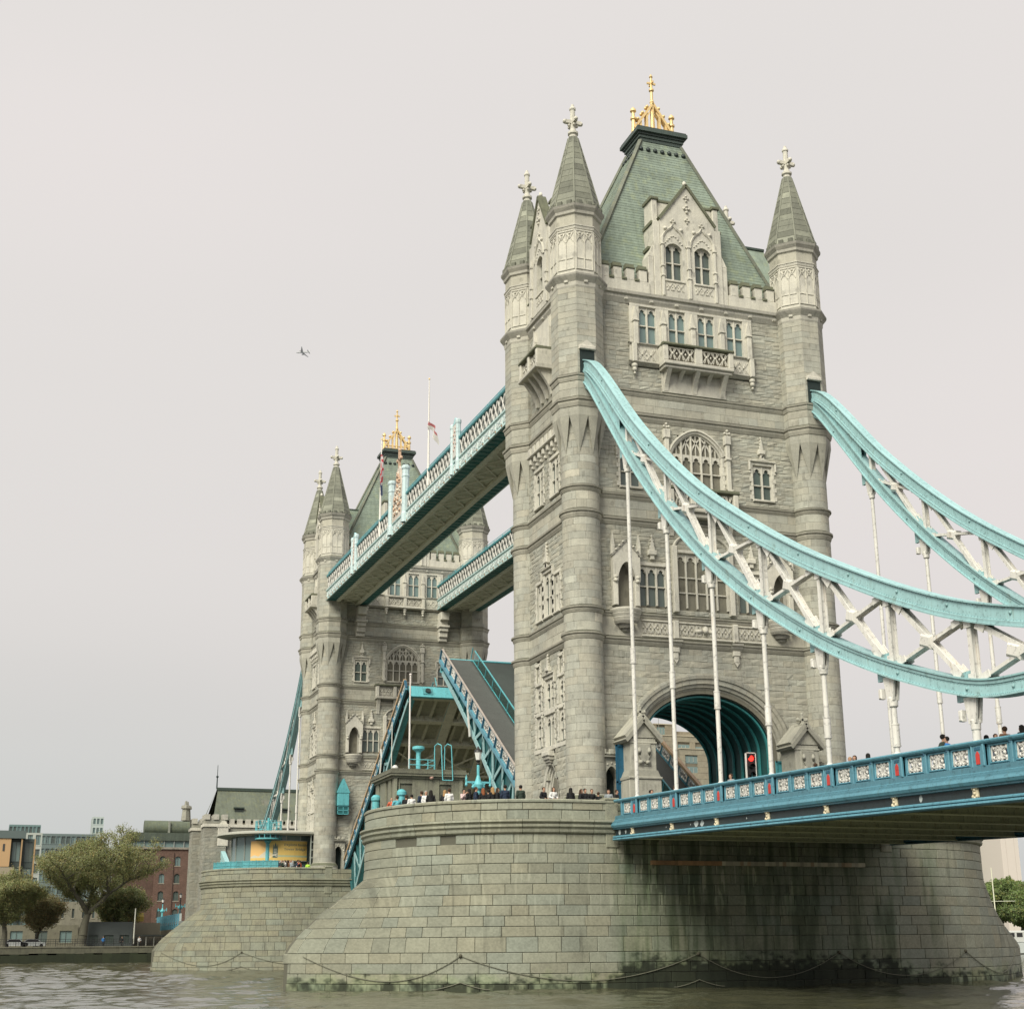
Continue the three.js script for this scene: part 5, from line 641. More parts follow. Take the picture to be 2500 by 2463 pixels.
// ---------------------------------------------------------------- raised bascule leaves
function leaf(label) { // built lying flat: hinge at the origin, x towards mid river, rail top at y = 0
  const t = thing('bascule_leaf', label, 'drawbridge leaf', 'raised bascule leaves'), L = 29.6, D = C.deck;
  const pl = new Geo(); pl.box(-1, L, -1.3, -1.1, -7.3, 7.3, C.asphalt); for (const s of [-1, 1]) pl.box(-1, L, -1.1, -0.98, s > 0 ? 4.6 : -7.3, s > 0 ? 7.3 : -4.6, [0.12, 0.125, 0.12]); pl.build('roadway', M.asphalt, t); const up = new Geo(); up.box(-1, L - 0.1, -1.36, -1.304, -6.85, 6.85, [0.5, 0.5, 0.4]); up.build('deck_plate', M.paint, t);
  for (const s of [-1, 1]) {
    const n = 16; for (let i = 0; i < n; i++) { const a = lerp(-0.8, L, i / n), b = lerp(-0.8, L, (i + 1) / n), g = new Geo(); g.m = new THREE.Matrix4().makeTranslation((a + b) / 2, 0, s * 7.5); if (s < 0) g.m.multiply(new THREE.Matrix4().makeScale(1, 1, -1)); const w = (b - a) / 2; g.prism([[-w, -1.05], [w, -1.05], [w, -0.06], [-w, -0.06]], -0.06, 0, [0.16, 0.36, 0.44], [[[-w + 0.16, -0.92], [w - 0.16, -0.92], [w - 0.16, -0.2], [-w + 0.16, -0.2]]]); g.cbox(w - 0.09, w + 0.09, -1.05, -0.05, -0.1, 0.14, C.navy, 0.03); const p = g.build('parapet_panel', M.paint, t);
      const q = new Geo(); q.m = g.m; const iw = w - 0.16, B = (ax, ay, bx, by, ww = 0.13) => q.bar(V(ax * iw, -0.56 + ay * 0.36, -0.03), V(bx * iw, -0.56 + by * 0.36, -0.03), ww, 0.05, C.white, V(0, 0, 1)); for (const e of [-1, 1]) { B(e, -1, e, 1); B(-1, e, 1, e); B(e, -1, 0, 0); B(e, 1, 0, 0); B(e * 0.5, -1, e * 0.25, 0); B(e * 0.5, 1, e * 0.25, 0); q.blob(e * 0.55 * iw, -0.56, -0.03, 0.2, 0.2, 0.04, C.white, 4); } B(0, -1, 0, 1); q.build('cast_tracery', M.paint, p); }
    const r = new Geo(); if (s < 0) r.box(-0.9, L, -0.08, 0.02, -7.58, -7.42, [0.46, 0.40, 0.36]); else r.box(-0.9, L, -0.1, 0.12, 7.34, 7.66, [0.55, 0.38, 0.22]); r.box(-0.9, L, -1.32, -1.02, s * 7.42, s * 7.66, tone(D, 1.1)); r.build('top_rail', M.paint, t);
    const lift = new Geo(); lift.m = new THREE.Matrix4().makeTranslation(L * 0.63, -0.9, s * 7.7); lift.bar(V(0, -0.3, 0), V(-1.6, -2.2, 0.1), 0.22, 0.1, C.white, V(0, 0, 1)); lift.bar(V(0.3, 0.7, 0), V(0, -0.3, 0), 0.22, 0.1, C.white, V(0, 0, 1)); lift.build('signal_arm', M.paint, t);
  }
  for (const z of [-7.0, -2.4, 2.4, 7.0]) { // four main girders, deep at the hinge and curving up to the tip
    const g = new Geo(), lo = (x) => -1.3 - (0.9 + 3.6 * Math.pow(1 - clamp(x / L), 1.7)), outer = Math.abs(z) > 5, col = outer ? C.teal : C.cream, n = 14;
    for (let i = 0; i < n; i++) { const a = lerp(-0.5, L - 0.2, i / n), b = lerp(-0.5, L - 0.2, (i + 1) / n); const half = outer ? 0.12 : 0.35; for (const e of [-1, 1]) g.quad(V(a, lo(a), z + e * half), V(b, lo(b), z + e * half), V(b, -1.3, z + e * half), V(a, -1.3, z + e * half), col); const f = outer ? 0.35 : 0.5; g.quad(V(a, lo(a), z - f), V(b, lo(b), z - f), V(b, lo(b), z + f), V(a, lo(a), z + f), outer ? C.aqua : C.cream); g.quad(V(a, lo(a) + 0.08, z - f), V(b, lo(b) + 0.08, z - f), V(b, lo(b) + 0.08, z + f), V(a, lo(a) + 0.08, z + f), outer ? C.aqua : C.cream); for (const e of [-1, 1]) g.quad(V(a, lo(a), z + e * f), V(b, lo(b), z + e * f), V(b, lo(b) + 0.08, z + e * f), V(a, lo(a) + 0.08, z + e * f), C.aqua); if (outer) for (const e of [-1, 1]) g.box(a - 0.05, a + 0.05, lo(a), -1.3, z + e * 0.12, z + e * 0.3, C.teal); }
    if (outer) for (let i = 0; i < 9; i++) { const x = 1 + i * 3.1; if (lo(x) < -3.1) { g.bar(V(x, lo(x) + 0.1, z + Math.sign(z) * 0.25), V(x + 1.55, -1.5, z + Math.sign(z) * 0.25), 0.3, 0.1, tone(C.sky, 0.8), V(0, 0, 1)); g.bar(V(x + 3.1, lo(x + 3.1) + 0.1, z + Math.sign(z) * 0.25), V(x + 1.55, -1.5, z + Math.sign(z) * 0.25), 0.3, 0.1, tone(C.sky, 0.8), V(0, 0, 1)); } g.bar(V(x, lo(x) + 0.05, z + Math.sign(z) * 0.3), V(x + 3.1, lo(x + 3.1) + 0.05, z + Math.sign(z) * 0.3), 0.12, 0.4, tone(C.sky, 0.8), V(0, 1, 0)); }
    g.build('main_girder', M.paint, t); }
  for (let i = 0; i < 9; i++) { const x = 0.6 + i * 3.6, g = new Geo(); g.box(x - 0.1, x + 0.1, -2.2, -1.3, -6.9, 6.9, C.cream); g.box(x - 0.25, x + 0.25, -2.28, -2.2, -6.9, 6.9, C.cream); for (let k = -6; k <= 6; k += 1.2) g.box(x - 0.2, x + 0.2, -2.2, -1.3, k - 0.03, k + 0.03, tone(C.cream, 0.9)); g.build('cross_girder', M.paint, t); }
  for (const z of [-5.6, -4.2, -1.2, 0, 1.2, 4.2, 5.6]) { const g = new Geo(); g.box(-0.5, L - 0.4, -1.75, -1.3, z - 0.06, z + 0.06, C.cream); g.box(-0.5, L - 0.4, -1.8, -1.75, z - 0.15, z + 0.15, C.cream); g.build('stringer', M.paint, t); }
  for (let i = 0; i < 5; i++) { const a = 1.2 + i * 4.2, b = a + 3.4, g = new Geo(); for (const [p, q] of [[-6.6, -2.6], [-2.1, 2.1], [2.6, 6.6]]) { g.bar(V(a, -2.7, p), V(b, -2.7, q), 0.14, 0.1, C.cream); g.bar(V(a, -2.72, q), V(b, -2.72, p), 0.14, 0.1, C.cream); g.box(a - 0.1, a + 0.1, -2.85, -2.65, p, q, C.cream); } g.build('wind_brace', M.paint, t); }
  const nose = new Geo(); nose.box(L, L + 0.25, -2.4, -1.0, -7.3, 7.3, C.aqua); for (const z of [-5.4, -2.4, 2.4, 5.4]) { nose.box(L + 0.2, L + 0.32, -2.1, -1.3, z - 0.5, z + 0.5, tone(C.aqua, 0.7)); nose.tube(V(L + 0.3, -1.7, z), V(L + 0.5, -1.7, z), 0.28, 0.28, C.dark, 10); } nose.build('leaf_nose', M.paint, t);
  { const g = new Geo(); for (const z of [-4.4, 4.4]) { for (let i = 0; i <= 12; i++) { const x = 0.5 + i * 2.46; g.box(x - 0.04, x + 0.04, -1.0, 0.15, z - 0.04, z + 0.04, C.aqua); } g.box(0.3, L - 0.3, 0.1, 0.18, z - 0.05, z + 0.05, C.aqua); g.box(0.3, L - 0.3, -0.9, -0.84, z - 0.04, z + 0.04, C.aqua); } g.build('footway_rail', M.paint, t); const q = new Geo(); for (const z of [-4.4, 4.4]) q.box(0.4, L - 0.4, -0.84, 0.1, z - 0.01, z + 0.01, [1, 1, 1]); q.build('glass_panel', new THREE.MeshPhysicalMaterial({ color: 0xbfe0dc, roughness: 0.15, transmission: 1, thickness: 0, side: THREE.DoubleSide }), t); }
  return t;
}
const ANG = Math.atan(0.647);
const leafA = leaf('raised roadway leaf hinged at the nearer tower, its grey asphalt showing beyond the blue parapet');
leafA.rotation.set(0, Math.PI, 0); leafA.rotation.order = 'YXZ'; leafA.rotation.z = ANG; leafA.position.set(-9.2, 13.15, 0);
const leafB = leafA.clone(); leafB.name = numbered('bascule_leaf'); scene.add(leafB); leafB.rotation.set(0, 0, ANG); leafB.position.set(-72.3, 12.5, 0); leafB.userData.label = 'raised roadway leaf hinged at the farther tower, showing its cream girders underneath';
{ // shore gate panels beside the arch
  const mk = (x0, x1, y0, y1, z0, z1, c, label) => { const t = thing('gate_leaf', label, 'gate'), g = new Geo(); g.box(x0, x1, y0, y1, z0, z1, c); g.build('gate_sheet', M.paint, t); const f = new Geo(); for (const y of [y0, (y0 + y1) / 2, y1 - 0.12]) f.box(x1, x1 + 0.06, y, y + 0.12, z0, z1, tone(c, 0.8)); for (const z of [z0, z1 - 0.1]) f.box(x1, x1 + 0.06, y0, y1, z, z + 0.1, tone(c, 0.8)); f.build('gate_frame', M.paint, t); return t; };
  mk(6.3, 6.4, 10.1, 15.1, 6.9, 7.55, [0.015, 0.12, 0.22], 'dark blue tall gate panel between the small footway arch and the gabled stone pier');
  mk(5.0, 5.1, 10.1, 14.6, -6.05, -5.05, [0.10, 0.42, 0.48], 'turquoise gate panel under the arch beside the farther gabled pier');
}

// ---------------------------------------------------------------- high walkways
function walkway(label, crest) { // runs along x from -76.5 to -5.2 in its own z from -2.7 to 2.7
  const t = thing('high_walkway', label, 'walkway', 'high level walkways between the towers'), x0 = -76.3, x1 = -5.4, dy = (x) => -0.0123 * (x + 41), L = C.sky;
  const run = (g, list, s, col) => { for (let i = 0; i < 12; i++) { const a = lerp(x0, x1, i / 12), b = lerp(x0, x1, (i + 1) / 12); for (let j = 0; j < list.length - 1; j++) g.quad(V(a, dy(a) + list[j][1], s * list[j][0]), V(b, dy(b) + list[j][1], s * list[j][0]), V(b, dy(b) + list[j + 1][1], s * list[j + 1][0]), V(a, dy(a) + list[j + 1][1], s * list[j + 1][0]), col); } };
  const sof = new Geo(), TL = [0.04, 0.19, 0.19]; run(sof, [[2.62, 42.62], [1.55, 42.62]], 1, TL); run(sof, [[2.62, 42.62], [1.55, 42.62]], -1, TL); for (const s of [-1, 1]) run(sof, [[1.6, 42.62], [1.6, 42.45], [1.15, 42.45], [1.15, 42.75]], s, [0.8, 0.8, 0.68]); run(sof, [[1.2, 42.8], [-1.2, 42.8]], 1, [0.72, 0.73, 0.6]); sof.build('soffit', M.paint, t);
  for (let i = 0; i < 22; i++) { const a = lerp(x0, x1, i / 22), b = lerp(x0, x1, (i + 1) / 22), y = 42.66 + dy(a), g = new Geo(), c = [0.85, 0.85, 0.74]; g.bar(V(a, y, -1.2), V(b, y, 1.2), 0.12, 0.08, c); g.bar(V(a, y - 0.02, 1.2), V(b, y - 0.02, -1.2), 0.12, 0.08, c); g.bar(V(a, y - 0.03, -1.2), V(a, y - 0.03, 1.2), 0.14, 0.1, c); g.build('wind_brace', M.paint, t); }
  { const g = new Geo(); for (let i = 0; i < 70; i++) { const x = lerp(x0, x1, (i + 0.5) / 70); for (const s of [-1, 1]) g.box(x - 0.03, x + 0.03, 42.56 + dy(x), 42.62 + dy(x), s > 0 ? 1.62 : -2.6, s > 0 ? 2.6 : -1.62, [0.07, 0.26, 0.26]); } g.build('soffit_rib', M.paint, t).userData.kind = 'stuff'; }
  for (const s of [-1, 1]) { const f = new Geo(); run(f, [[2.62, 42.6], [2.78, 42.6], [2.78, 42.78], [2.68, 42.8], [2.68, 43.7], [2.8, 43.76], [2.8, 43.9], [2.6, 43.95]], s, [0.52, 0.70, 0.70]); f.build('fascia', M.paint, t);
    const p = new Geo(); for (let i = 0; i < 44; i++) { const x = lerp(x0, x1, (i + 0.5) / 44); p.m = new THREE.Matrix4().makeTranslation(x, 43.24 + dy(x), s * 2.68).scale(V(1, 1, s)); p.cbox(-0.68, 0.68, -0.3, 0.3, 0, 0.05, [0.70, 0.76, 0.75], 0.03); p.bar(V(-0.6, -0.24, 0.05), V(0.6, 0.24, 0.05), 0.06, 0.04, [0.5, 0.64, 0.64], V(0, 0, 1)); p.bar(V(-0.6, 0.24, 0.05), V(0.6, -0.24, 0.05), 0.06, 0.04, [0.5, 0.64, 0.64], V(0, 0, 1)); p.blob(0.8, -0.52, 0.1, 0.12, 0.09, 0.06, [0.5, 0.25, 0.1], 4); } p.build('fascia_ornament', M.paint, t);
    const bk = new Geo(); run(bk, [[2.35, 43.9], [2.35, 45.5]], s, [0.06, 0.085, 0.085]); bk.build('glazing', M.satin, t);
    for (let i = 0; i < 38; i++) { const a = lerp(x0, x1, i / 38), b = lerp(x0, x1, (i + 1) / 38), m = (a + b) / 2, g = new Geo(), y = dy(a), z = s * 2.62; g.bar(V(a, 43.9 + y, z), V(m, 45.5 + y, z), 0.16, 0.1, C.white, V(0, 0, 1)); g.bar(V(m, 45.5 + y, z), V(b, 43.9 + y, z), 0.16, 0.1, C.white, V(0, 0, 1)); g.bar(V(a, 45.5 + y, z + s * 0.03), V(m, 43.9 + y, z + s * 0.03), 0.1, 0.08, C.white, V(0, 0, 1)); g.bar(V(m, 43.9 + y, z + s * 0.03), V(b, 45.5 + y, z + s * 0.03), 0.1, 0.08, C.white, V(0, 0, 1)); g.build('lattice_bay', M.paint, t); }
    const r = new Geo(); run(r, [[2.45, 45.5], [2.75, 45.5], [2.8, 45.6], [2.8, 45.75], [2.4, 45.8]], s, tone(C.aqua, 0.75)); for (let i = 0; i < 24; i++) { const x = lerp(x0, x1, (i + 0.5) / 24); r.tube(V(x, 45.75 + dy(x), s * 2.6), V(x, 46.1 + dy(x), s * 2.6), 0.04, 0.04, C.aqua, 6); } run(r, [[2.58, 46.05], [2.63, 46.05], [2.63, 46.1], [2.58, 46.1]], s, C.aqua); r.build('top_rail', M.paint, t); }
  const rf = new Geo(); run(rf, [[-2.5, 45.75], [0, 46.0], [2.5, 45.75]], 1, [0.2, 0.24, 0.24]); rf.build('walkway_roof', M.paint, t);
  if (crest) { const post = (x, w, y1, name) => { const g = new Geo(), y = 42.7 + dy(x), q = w > 0.4 ? 1 : 0; g.lathe([[w * 1.15, y], [w * 1.15, y + 0.9], [w, y + 1.05], [w, y1 - 1.3], [w * 1.15, y1 - 1.2], [w * 1.15, y1 - 1.05], [w, y1 - 1.0], [w, y1 - 0.5], [w * 1.25, y1 - 0.35], [w * 1.25, y1 - 0.1], [w * 0.9, y1]], 8, x, 2.75, [0.60, 0.74, 0.77], true, Math.PI / 8); g.build(name, M.paint, t); };
    post(-43.8, 0.36, 48.6, 'crest_column'); post(-38.4, 0.36, 48.6, 'crest_column');
    const c = new Geo(), K = [0.62, 0.42, 0.30]; c.m = frame(-41.1, 0, 2.7, 1, 0); c.prism([[-2.3, 43.9], [2.3, 43.9], [2.1, 46.4], [1.1, 47.4], [0.55, 49.0], [0, 49.5], [-0.55, 49.0], [-1.1, 47.4], [-2.1, 46.4]], -0.12, 0.1, [0.66, 0.58, 0.5]); const R = rngOf(77); for (let i = 0; i < 60; i++) { const y = 44.2 + R() * 4.6, w = lerp(2, 0.3, (y - 44.2) / 4.8); c.blob((R() * 2 - 1) * w, y, 0.12, 0.16 + R() * 0.14, 0.12 + R() * 0.16, 0.12, R() < 0.5 ? K : [0.7, 0.62, 0.52], 4); } c.bar(V(0, 49.2, 0), V(0, 51.0, 0), 0.24, 0.24, K, V(0, 0, 1)); c.bar(V(-0.6, 50.1, 0), V(0.6, 50.1, 0), 0.24, 0.24, K, V(0, 0, 1)); for (const [a, b] of [[0, 51.1], [-0.65, 50.1], [0.65, 50.1]]) c.blob(a, b, 0, 0.2, 0.24, 0.18, K, 5); c.build('carved_crest', M.paint, t);
    for (const x of [-60.4, -21.4]) { for (const e of [-1, 1]) post(x + e * 0.85, 0.22, 47.2, 'crest_column'); const g = new Geo(); g.m = frame(x, 0, 2.72, 1, 0); g.cbox(-0.7, 0.7, 43.9, 47.0, -0.1, 0.1, [0.68, 0.66, 0.62], 0.04); g.prism([[-0.7, 47], [0.7, 47], [0, 47.6]], -0.1, 0.1, tone(L, 1.2)); for (let i = 0; i < 9; i++) g.blob((i % 3 - 1) * 0.35, 44.6 + i * 0.24, 0.1, 0.16, 0.13, 0.07, [0.66, 0.46, 0.4], 4); g.build('crest_panel', M.paint, t); } }
  return t;
}
const walkA = walkway('high walkway with a carved crest at its middle and two flagpoles', true); walkA.position.set(0, 0, 7.45);
const walkB = walkway('second high walkway behind, passing into the nearer tower lower in the view', false); walkB.position.set(0, 0, -7.0);
{ // stone brackets where the walkways land on the farther tower
  const g = new Geo(); for (const z of [5.6, -5.0]) { g.m = frame(-81.75 + 5.15, 0, z, 0, -1); g.cbox(-0.55, 0.55, 41.6, 42.6, 0, 1.5, C.trim, 0.06); g.cbox(-0.7, 0.7, 40.7, 41.0, 0, 1.2, C.trim, 0.06); for (const [a, b, d] of [[41.0, 41.6, 0.9], [40.2, 40.7, 1.0], [39.5, 40.2, 0.75], [39.0, 39.5, 0.5]]) g.cbox(-0.5 - d * 0.08, 0.5 + d * 0.08, a, b, 0, d, tone(C.trim, 0.95), 0.08); } const m = g.build('walkway_corbel', M.stone, farTower); m.position.set(81.75, -BASE, 0); }
function flagpole(x, z, y0, y1, label, cloth) { const t = thing('flagpole', label, 'flagpole'), g = new Geo(); g.tube(V(x, y0, z), V(x, y1, z), 0.14, 0.05, [0.78, 0.74, 0.7], 8); g.blob(x, y1 + 0.08, z, 0.1, 0.1, 0.1, C.gold, 5); g.build('pole', M.satin, t); cloth(t); seat(t, x, y0, z); return t; }
const cloth = (name, parent, f, nu, nv, col) => { const g = new Geo(); for (let i = 0; i < nu; i++) for (let j = 0; j < nv; j++) g.quad(f(i / nu, j / nv), f((i + 1) / nu, j / nv), f((i + 1) / nu, (j + 1) / nv), f(i / nu, (j + 1) / nv), col((i + 0.5) / nu, (j + 0.5) / nv)); return g.build(name, M.plain, parent); };
flagpole(-48.9, 10.15, 44.0, 54.9, 'white flagpole on the high walkway with its furled red, white and blue flag hanging limp', (t) => cloth('flag', t, (u, v) => V(-48.9 + 0.15 + u * 0.45 + 0.1 * Math.sin(v * 6), 53.2 - v * 4.4 - u * 0.5, 10.15 + 0.14 * Math.sin(u * 12 + v * 3)), 6, 14, (u, v) => v < 0.75 ? (Math.sin(v * 24 + u * 7) > 0.1 ? [0.42, 0.05, 0.07] : [0.5, 0.45, 0.46]) : [0.05, 0.07, 0.14]));
flagpole(-30.3, 10.15, 44.0, 54.7, 'white flagpole on the high walkway with a red and white flag drooping sideways', (t) => cloth('flag', t, (u, v) => V(-30.3 + 0.1 + u * 2.9, 50.4 - 2.2 * Math.pow(u, 1.25) - v * 1.25 * (0.55 + 0.45 * u), 10.15 + 0.18 * Math.sin(u * 9 + v * 2)), 14, 8, (u, v) => v < 0.24 + 0.25 * (1 - u) ? [0.40, 0.12, 0.13] : [0.60, 0.58, 0.56]));

// ---------------------------------------------------------------- things on the near pier
{ const t = thing('control_cabin', 'grey stone control cabin with dark windows on the near pier, turquoise railings on its roof', 'cabin'), c = tone(C.granite, 0.85), g = new Geo(); const x0 = -4, x1 = 1, z0 = 16.4, z1 = 21.1;
  g.box(x0, x1 - 0.1, 10.1, 13.1, z0 + 0.1, z1 - 0.1, tone(c, 0.6)); g.m = frame(x1, 0, (z0 + z1) / 2, 0, -1); const w = (z1 - z0) / 2, wins = [[-1.95, -1.1], [0.75, 1.6]];
  const cols = [-w, ...wins.flat(), w]; for (let i = 0; i < cols.length; i += 2) g.cbox(cols[i], cols[i + 1], 10.1, 13.1, -0.3, 0, c, 0.02); for (const [a, b] of wins) { g.cbox(a, b, 10.1, 11.7, -0.3, 0, c, 0.02); g.cbox(a, b, 12.75, 13.1, -0.3, 0, c, 0.02); } g.cbox(-w - 0.02, -w + 0.22, 10.1, 13.1, -0.2, 0.06, tone(c, 1.1), 0.03); g.cbox(w - 0.22, w + 0.02, 10.1, 13.1, -0.2, 0.06, tone(c, 1.1), 0.03);
  g.m = frame((x0 + x1) / 2, 0, z1, 1, 0); const q = (x1 - x0) / 2; for (const [a, b] of [[-q, -1.7], [-1.2, 0.2], [0.9, 1.5], [2.0, q]]) g.cbox(a, b, 10.1, 13.1, -0.3, 0, c, 0.02); g.m = null; g.build('cabin_wall', M.granite, t);
  const r = new Geo(); for (const [o, a, b, k] of [[0.1, 13.1, 13.25, 1], [0.28, 13.25, 13.4, 0.9], [0.34, 13.4, 13.55, 0.7], [0.2, 13.55, 13.72, 0.6]]) r.box(x0 - o, x1 + o, a, b, z0 - o, z1 + o, tone(c, k)); r.build('cabin_roof', M.granite, t);
  const f = frame(x1, 0, (z0 + z1) / 2, 0, -1); for (const [a, b] of wins) { const p = sub('window', t), gl = new Geo(); gl.m = f; gl.quad(V(a, 11.7, -0.22), V(b, 11.7, -0.22), V(b, 12.75, -0.22), V(a, 12.75, -0.22), [1, 1, 1]); gl.build('pane', M.glass, p); const fr = new Geo(); fr.m = f; for (const [i, j, k, l] of [[a, a + 0.06, 11.7, 12.75], [b - 0.06, b, 11.7, 12.75], [a, b, 11.7, 11.76], [a, b, 12.69, 12.75]]) fr.box(i, j, k, l, -0.24, -0.16, C.black); fr.build('frame', M.satin, p); }
  const rl = new Geo(), A = tone(C.aqua, 1.2), tb = (...p) => { for (let i = 0; i < p.length - 1; i++) rl.tube(V(...p[i]), V(...p[i + 1]), 0.03, 0.03, A, 6); }; for (const y of [14.05, 14.4]) tb([0.6, y, 20], [0.6, y, 18.2], [-2.5, y, 18.2]); for (const z of [20, 19.3, 18.7, 18.2]) tb([0.6, 13.7, z], [0.6, 14.4, z]); rl.build('roof_rail', M.paint, t);
  const ld = new Geo(), T2 = (...p) => { for (let i = 0; i < p.length - 1; i++) ld.tube(V(...p[i]), V(...p[i + 1]), 0.035, 0.035, A, 6); }; for (const z of [18.0, 17.3]) T2([0.7, 13.7, z + 0.28], [0.75, 15.3, z + 0.28], [1.0, 15.45, z + 0.15], [1.35, 15.3, z], [1.4, 13.0, z - 0.1]); T2([1.4, 13.0, 17.9], [1.4, 13.0, 17.2]); ld.build('access_ladder', M.paint, t);
  const v = new Geo(); v.lathe([[0.16, 13.7], [0.16, 14.9], [0.2, 15.0], [0.42, 15.15], [0.42, 15.32], [0.3, 15.36], [0, 15.4]], 12, 0, 19.2, A); v.build('vent_cowl', M.paint, t); for (const [a, b, c, r, k] of [[1.12, 13.2, 18.6, 0.16, [0.7, 0.45, 0.38]], [0.4, 13.8, 20.9, 0.22, [0.6, 0.6, 0.58]]]) { const li = new Geo(); li.blob(a, b, c, r, r, r, k, 6); li.build('lamp_globe', M.satin, t); } seat(t, -1.5, 10.1, 18.7); }
{ const t = thing('flagpole', 'bare thin white pole standing on the control cabin roof', 'flagpole'), g = new Geo(); g.tube(V(-0.3, 13.7, 19.75), V(-0.3, 20.2, 19.75), 0.07, 0.05, [0.72, 0.66, 0.64], 8); g.blob(-0.3, 20.25, 19.75, 0.09, 0.09, 0.09, [0.72, 0.66, 0.64], 5); g.build('pole', M.satin, t); const h = new Geo(); h.tube(V(-2.5, 13.7, 20.4), V(-2.5, 17.3, 20.4), 0.03, 0.03, [0.6, 0.6, 0.55], 6); h.build('thin_mast', M.satin, t); seat(t, -0.3, 13.72, 19.75); }
function lampPost(x, y, z, h, label, group, s = 1) { const t = thing('street_lamp', label, 'street lamp', group), g = new Geo(), A = tone(C.aqua, 1.15); g.lathe([[0.3, y], [0.3, y + 0.3], [0.2, y + 0.5], [0.16, y + h * 0.42], [0.3, y + h * 0.45], [0.34, y + h * 0.5], [0.2, y + h * 0.55], [0.09, y + h * 0.62], [0.1, y + h * 0.75], [0.05, y + h * 0.76]], 10, x, z, A); g.bar(V(x, y + h * 0.53, z - 0.82), V(x, y + h * 0.53, z + 0.82), 0.12, 0.12, A, V(0, 1, 0)); for (const e of [-1, 1]) { g.lathe([[0.03, y + h * 0.47], [0.1, y + h * 0.49], [0.06, y + h * 0.53], [0.08, y + h * 0.57], [0, y + h * 0.63]], 8, x, z + e * 0.82, A); g.bar(V(x, y + h * 0.44, z + e * 0.1), V(x, y + h * 0.52, z + e * 0.45), 0.1, 0.1, A, V(1, 0, 0)); g.blob(x, y + h * 0.47, z + e * 0.35, 0.12, 0.14, 0.12, A, 5); } g.build('post', M.paint, t);
  const k = new Geo(); k.lathe([[0.05, y + h * 0.75], [0.13, y + h * 0.77], [0.07, y + h * 0.79], [0.14, y + h * 0.8], [0.16, y + h * 0.82]], 8, x, z, C.black); k.lathe([[0.3, y + h * 0.925], [0.26, y + h * 0.945], [0.1, y + h * 0.97], [0.07, y + h * 0.99], [0, y + h]], 8, x, z, C.black); k.build('lantern_cap', M.satin, t); const l = new Geo(); l.lathe([[0.15, y + h * 0.82], [0.25, y + h * 0.925]], 8, x, z, [0.75, 0.75, 0.72], true); l.build('lantern', M.satin, t); return seat(t, x, y, z); }
lampPost(3, 10.1, 15.95, 5.0, 'turquoise lamp standard with two cross arms and black lantern, right of the control cabin');
{ const t = thing('crane_post', 'turquoise gate wheel and two short bollards at the water end of the near parapet', 'railing'), g = new Geo(), A = tone(C.aqua, 1.1); for (const [x, z] of [[-3.0, 21.3], [1.0, 20.6]]) g.lathe([[0.26, 10.1], [0.26, 11.9], [0.34, 12.0], [0.34, 12.2], [0.2, 12.35], [0, 12.4]], 10, x, z, A); g.build('bollard', M.paint, t); const w = new Geo(), cx = -5.4, cy = 11.6, cz = 20.6; for (let i = 0; i < 16; i++) { const a = i / 16 * 6.28, b = (i + 1) / 16 * 6.28; w.bar(V(cx + 0.75 * Math.cos(a), cy + 0.75 * Math.sin(a), cz), V(cx + 0.75 * Math.cos(b), cy + 0.75 * Math.sin(b), cz), 0.07, 0.07, A); if (i % 2) w.bar(V(cx, cy, cz), V(cx + 0.75 * Math.cos(a), cy + 0.75 * Math.sin(a), cz), 0.05, 0.05, A); } for (const x of [-6.6, -5.4, -4.2]) w.bar(V(x, 10.1, cz), V(x, 12.3, cz), 0.08, 0.08, A); w.bar(V(-6.6, 12.3, cz), V(-4.2, 12.3, cz), 0.08, 0.08, A); w.build('gate_wheel', M.paint, t); }
{ const t = thing('traffic_light', 'traffic light showing red in a white framed head under the arch', 'traffic light'), x = 14.5, z = 2.05, y = railY(14.5) - 0.95; const g = new Geo(); g.tube(V(x, y, z), V(x, 12.5, z), 0.06, 0.06, C.aqua, 8); g.build('pole', M.paint, t); const h = new Geo(); h.m = frame(x, 0, z, 0, -1); h.cbox(-0.32, 0.32, 12.15, 13.75, -0.16, 0, C.black, 0.03); for (const [a, b, c, d] of [[-0.35, -0.3, 12.12, 13.78], [0.3, 0.35, 12.12, 13.78], [-0.35, 0.35, 12.12, 12.17], [-0.35, 0.35, 13.73, 13.78]]) h.box(a, b, c, d, -0.12, 0.03, C.white); for (const yy of [12.42, 12.92, 13.42]) { for (let i = 0; i < 8; i++) { const a = Math.PI * i / 8, b = Math.PI * (i + 1) / 8; h.quad(V(0.2 * Math.cos(a), yy + 0.2 * Math.sin(a), 0), V(0.2 * Math.cos(b), yy + 0.2 * Math.sin(b), 0), V(0.2 * Math.cos(b), yy + 0.2 * Math.sin(b) - 0.03, 0.22), V(0.2 * Math.cos(a), yy + 0.2 * Math.sin(a) - 0.03, 0.22), C.black); } if (yy < 13.3) h.blob(0, yy, 0.02, 0.17, 0.17, 0.04, [0.02, 0.03, 0.025], 6); } h.build('signal_head', M.satin, t);
  const r = new Geo(); r.m = frame(x, 0, z, 0, -1); r.blob(0, 13.42, 0.02, 0.18, 0.18, 0.05, [1, 1, 1], 8); r.build('red_lens', new THREE.MeshStandardMaterial({ color: 0x400505, emissive: new THREE.Color().setRGB(0.95, 0.03, 0.02), emissiveIntensity: 1.2, roughness: 0.4 }), t); const L = new THREE.PointLight(new THREE.Color(1, 0.06, 0.03), 0.1, 0, 2); L.position.set(x + 0.35, 13.42, z); L.castShadow = true; L.shadow.radius = 8; scene.add(L); seat(t, x, y, z); }

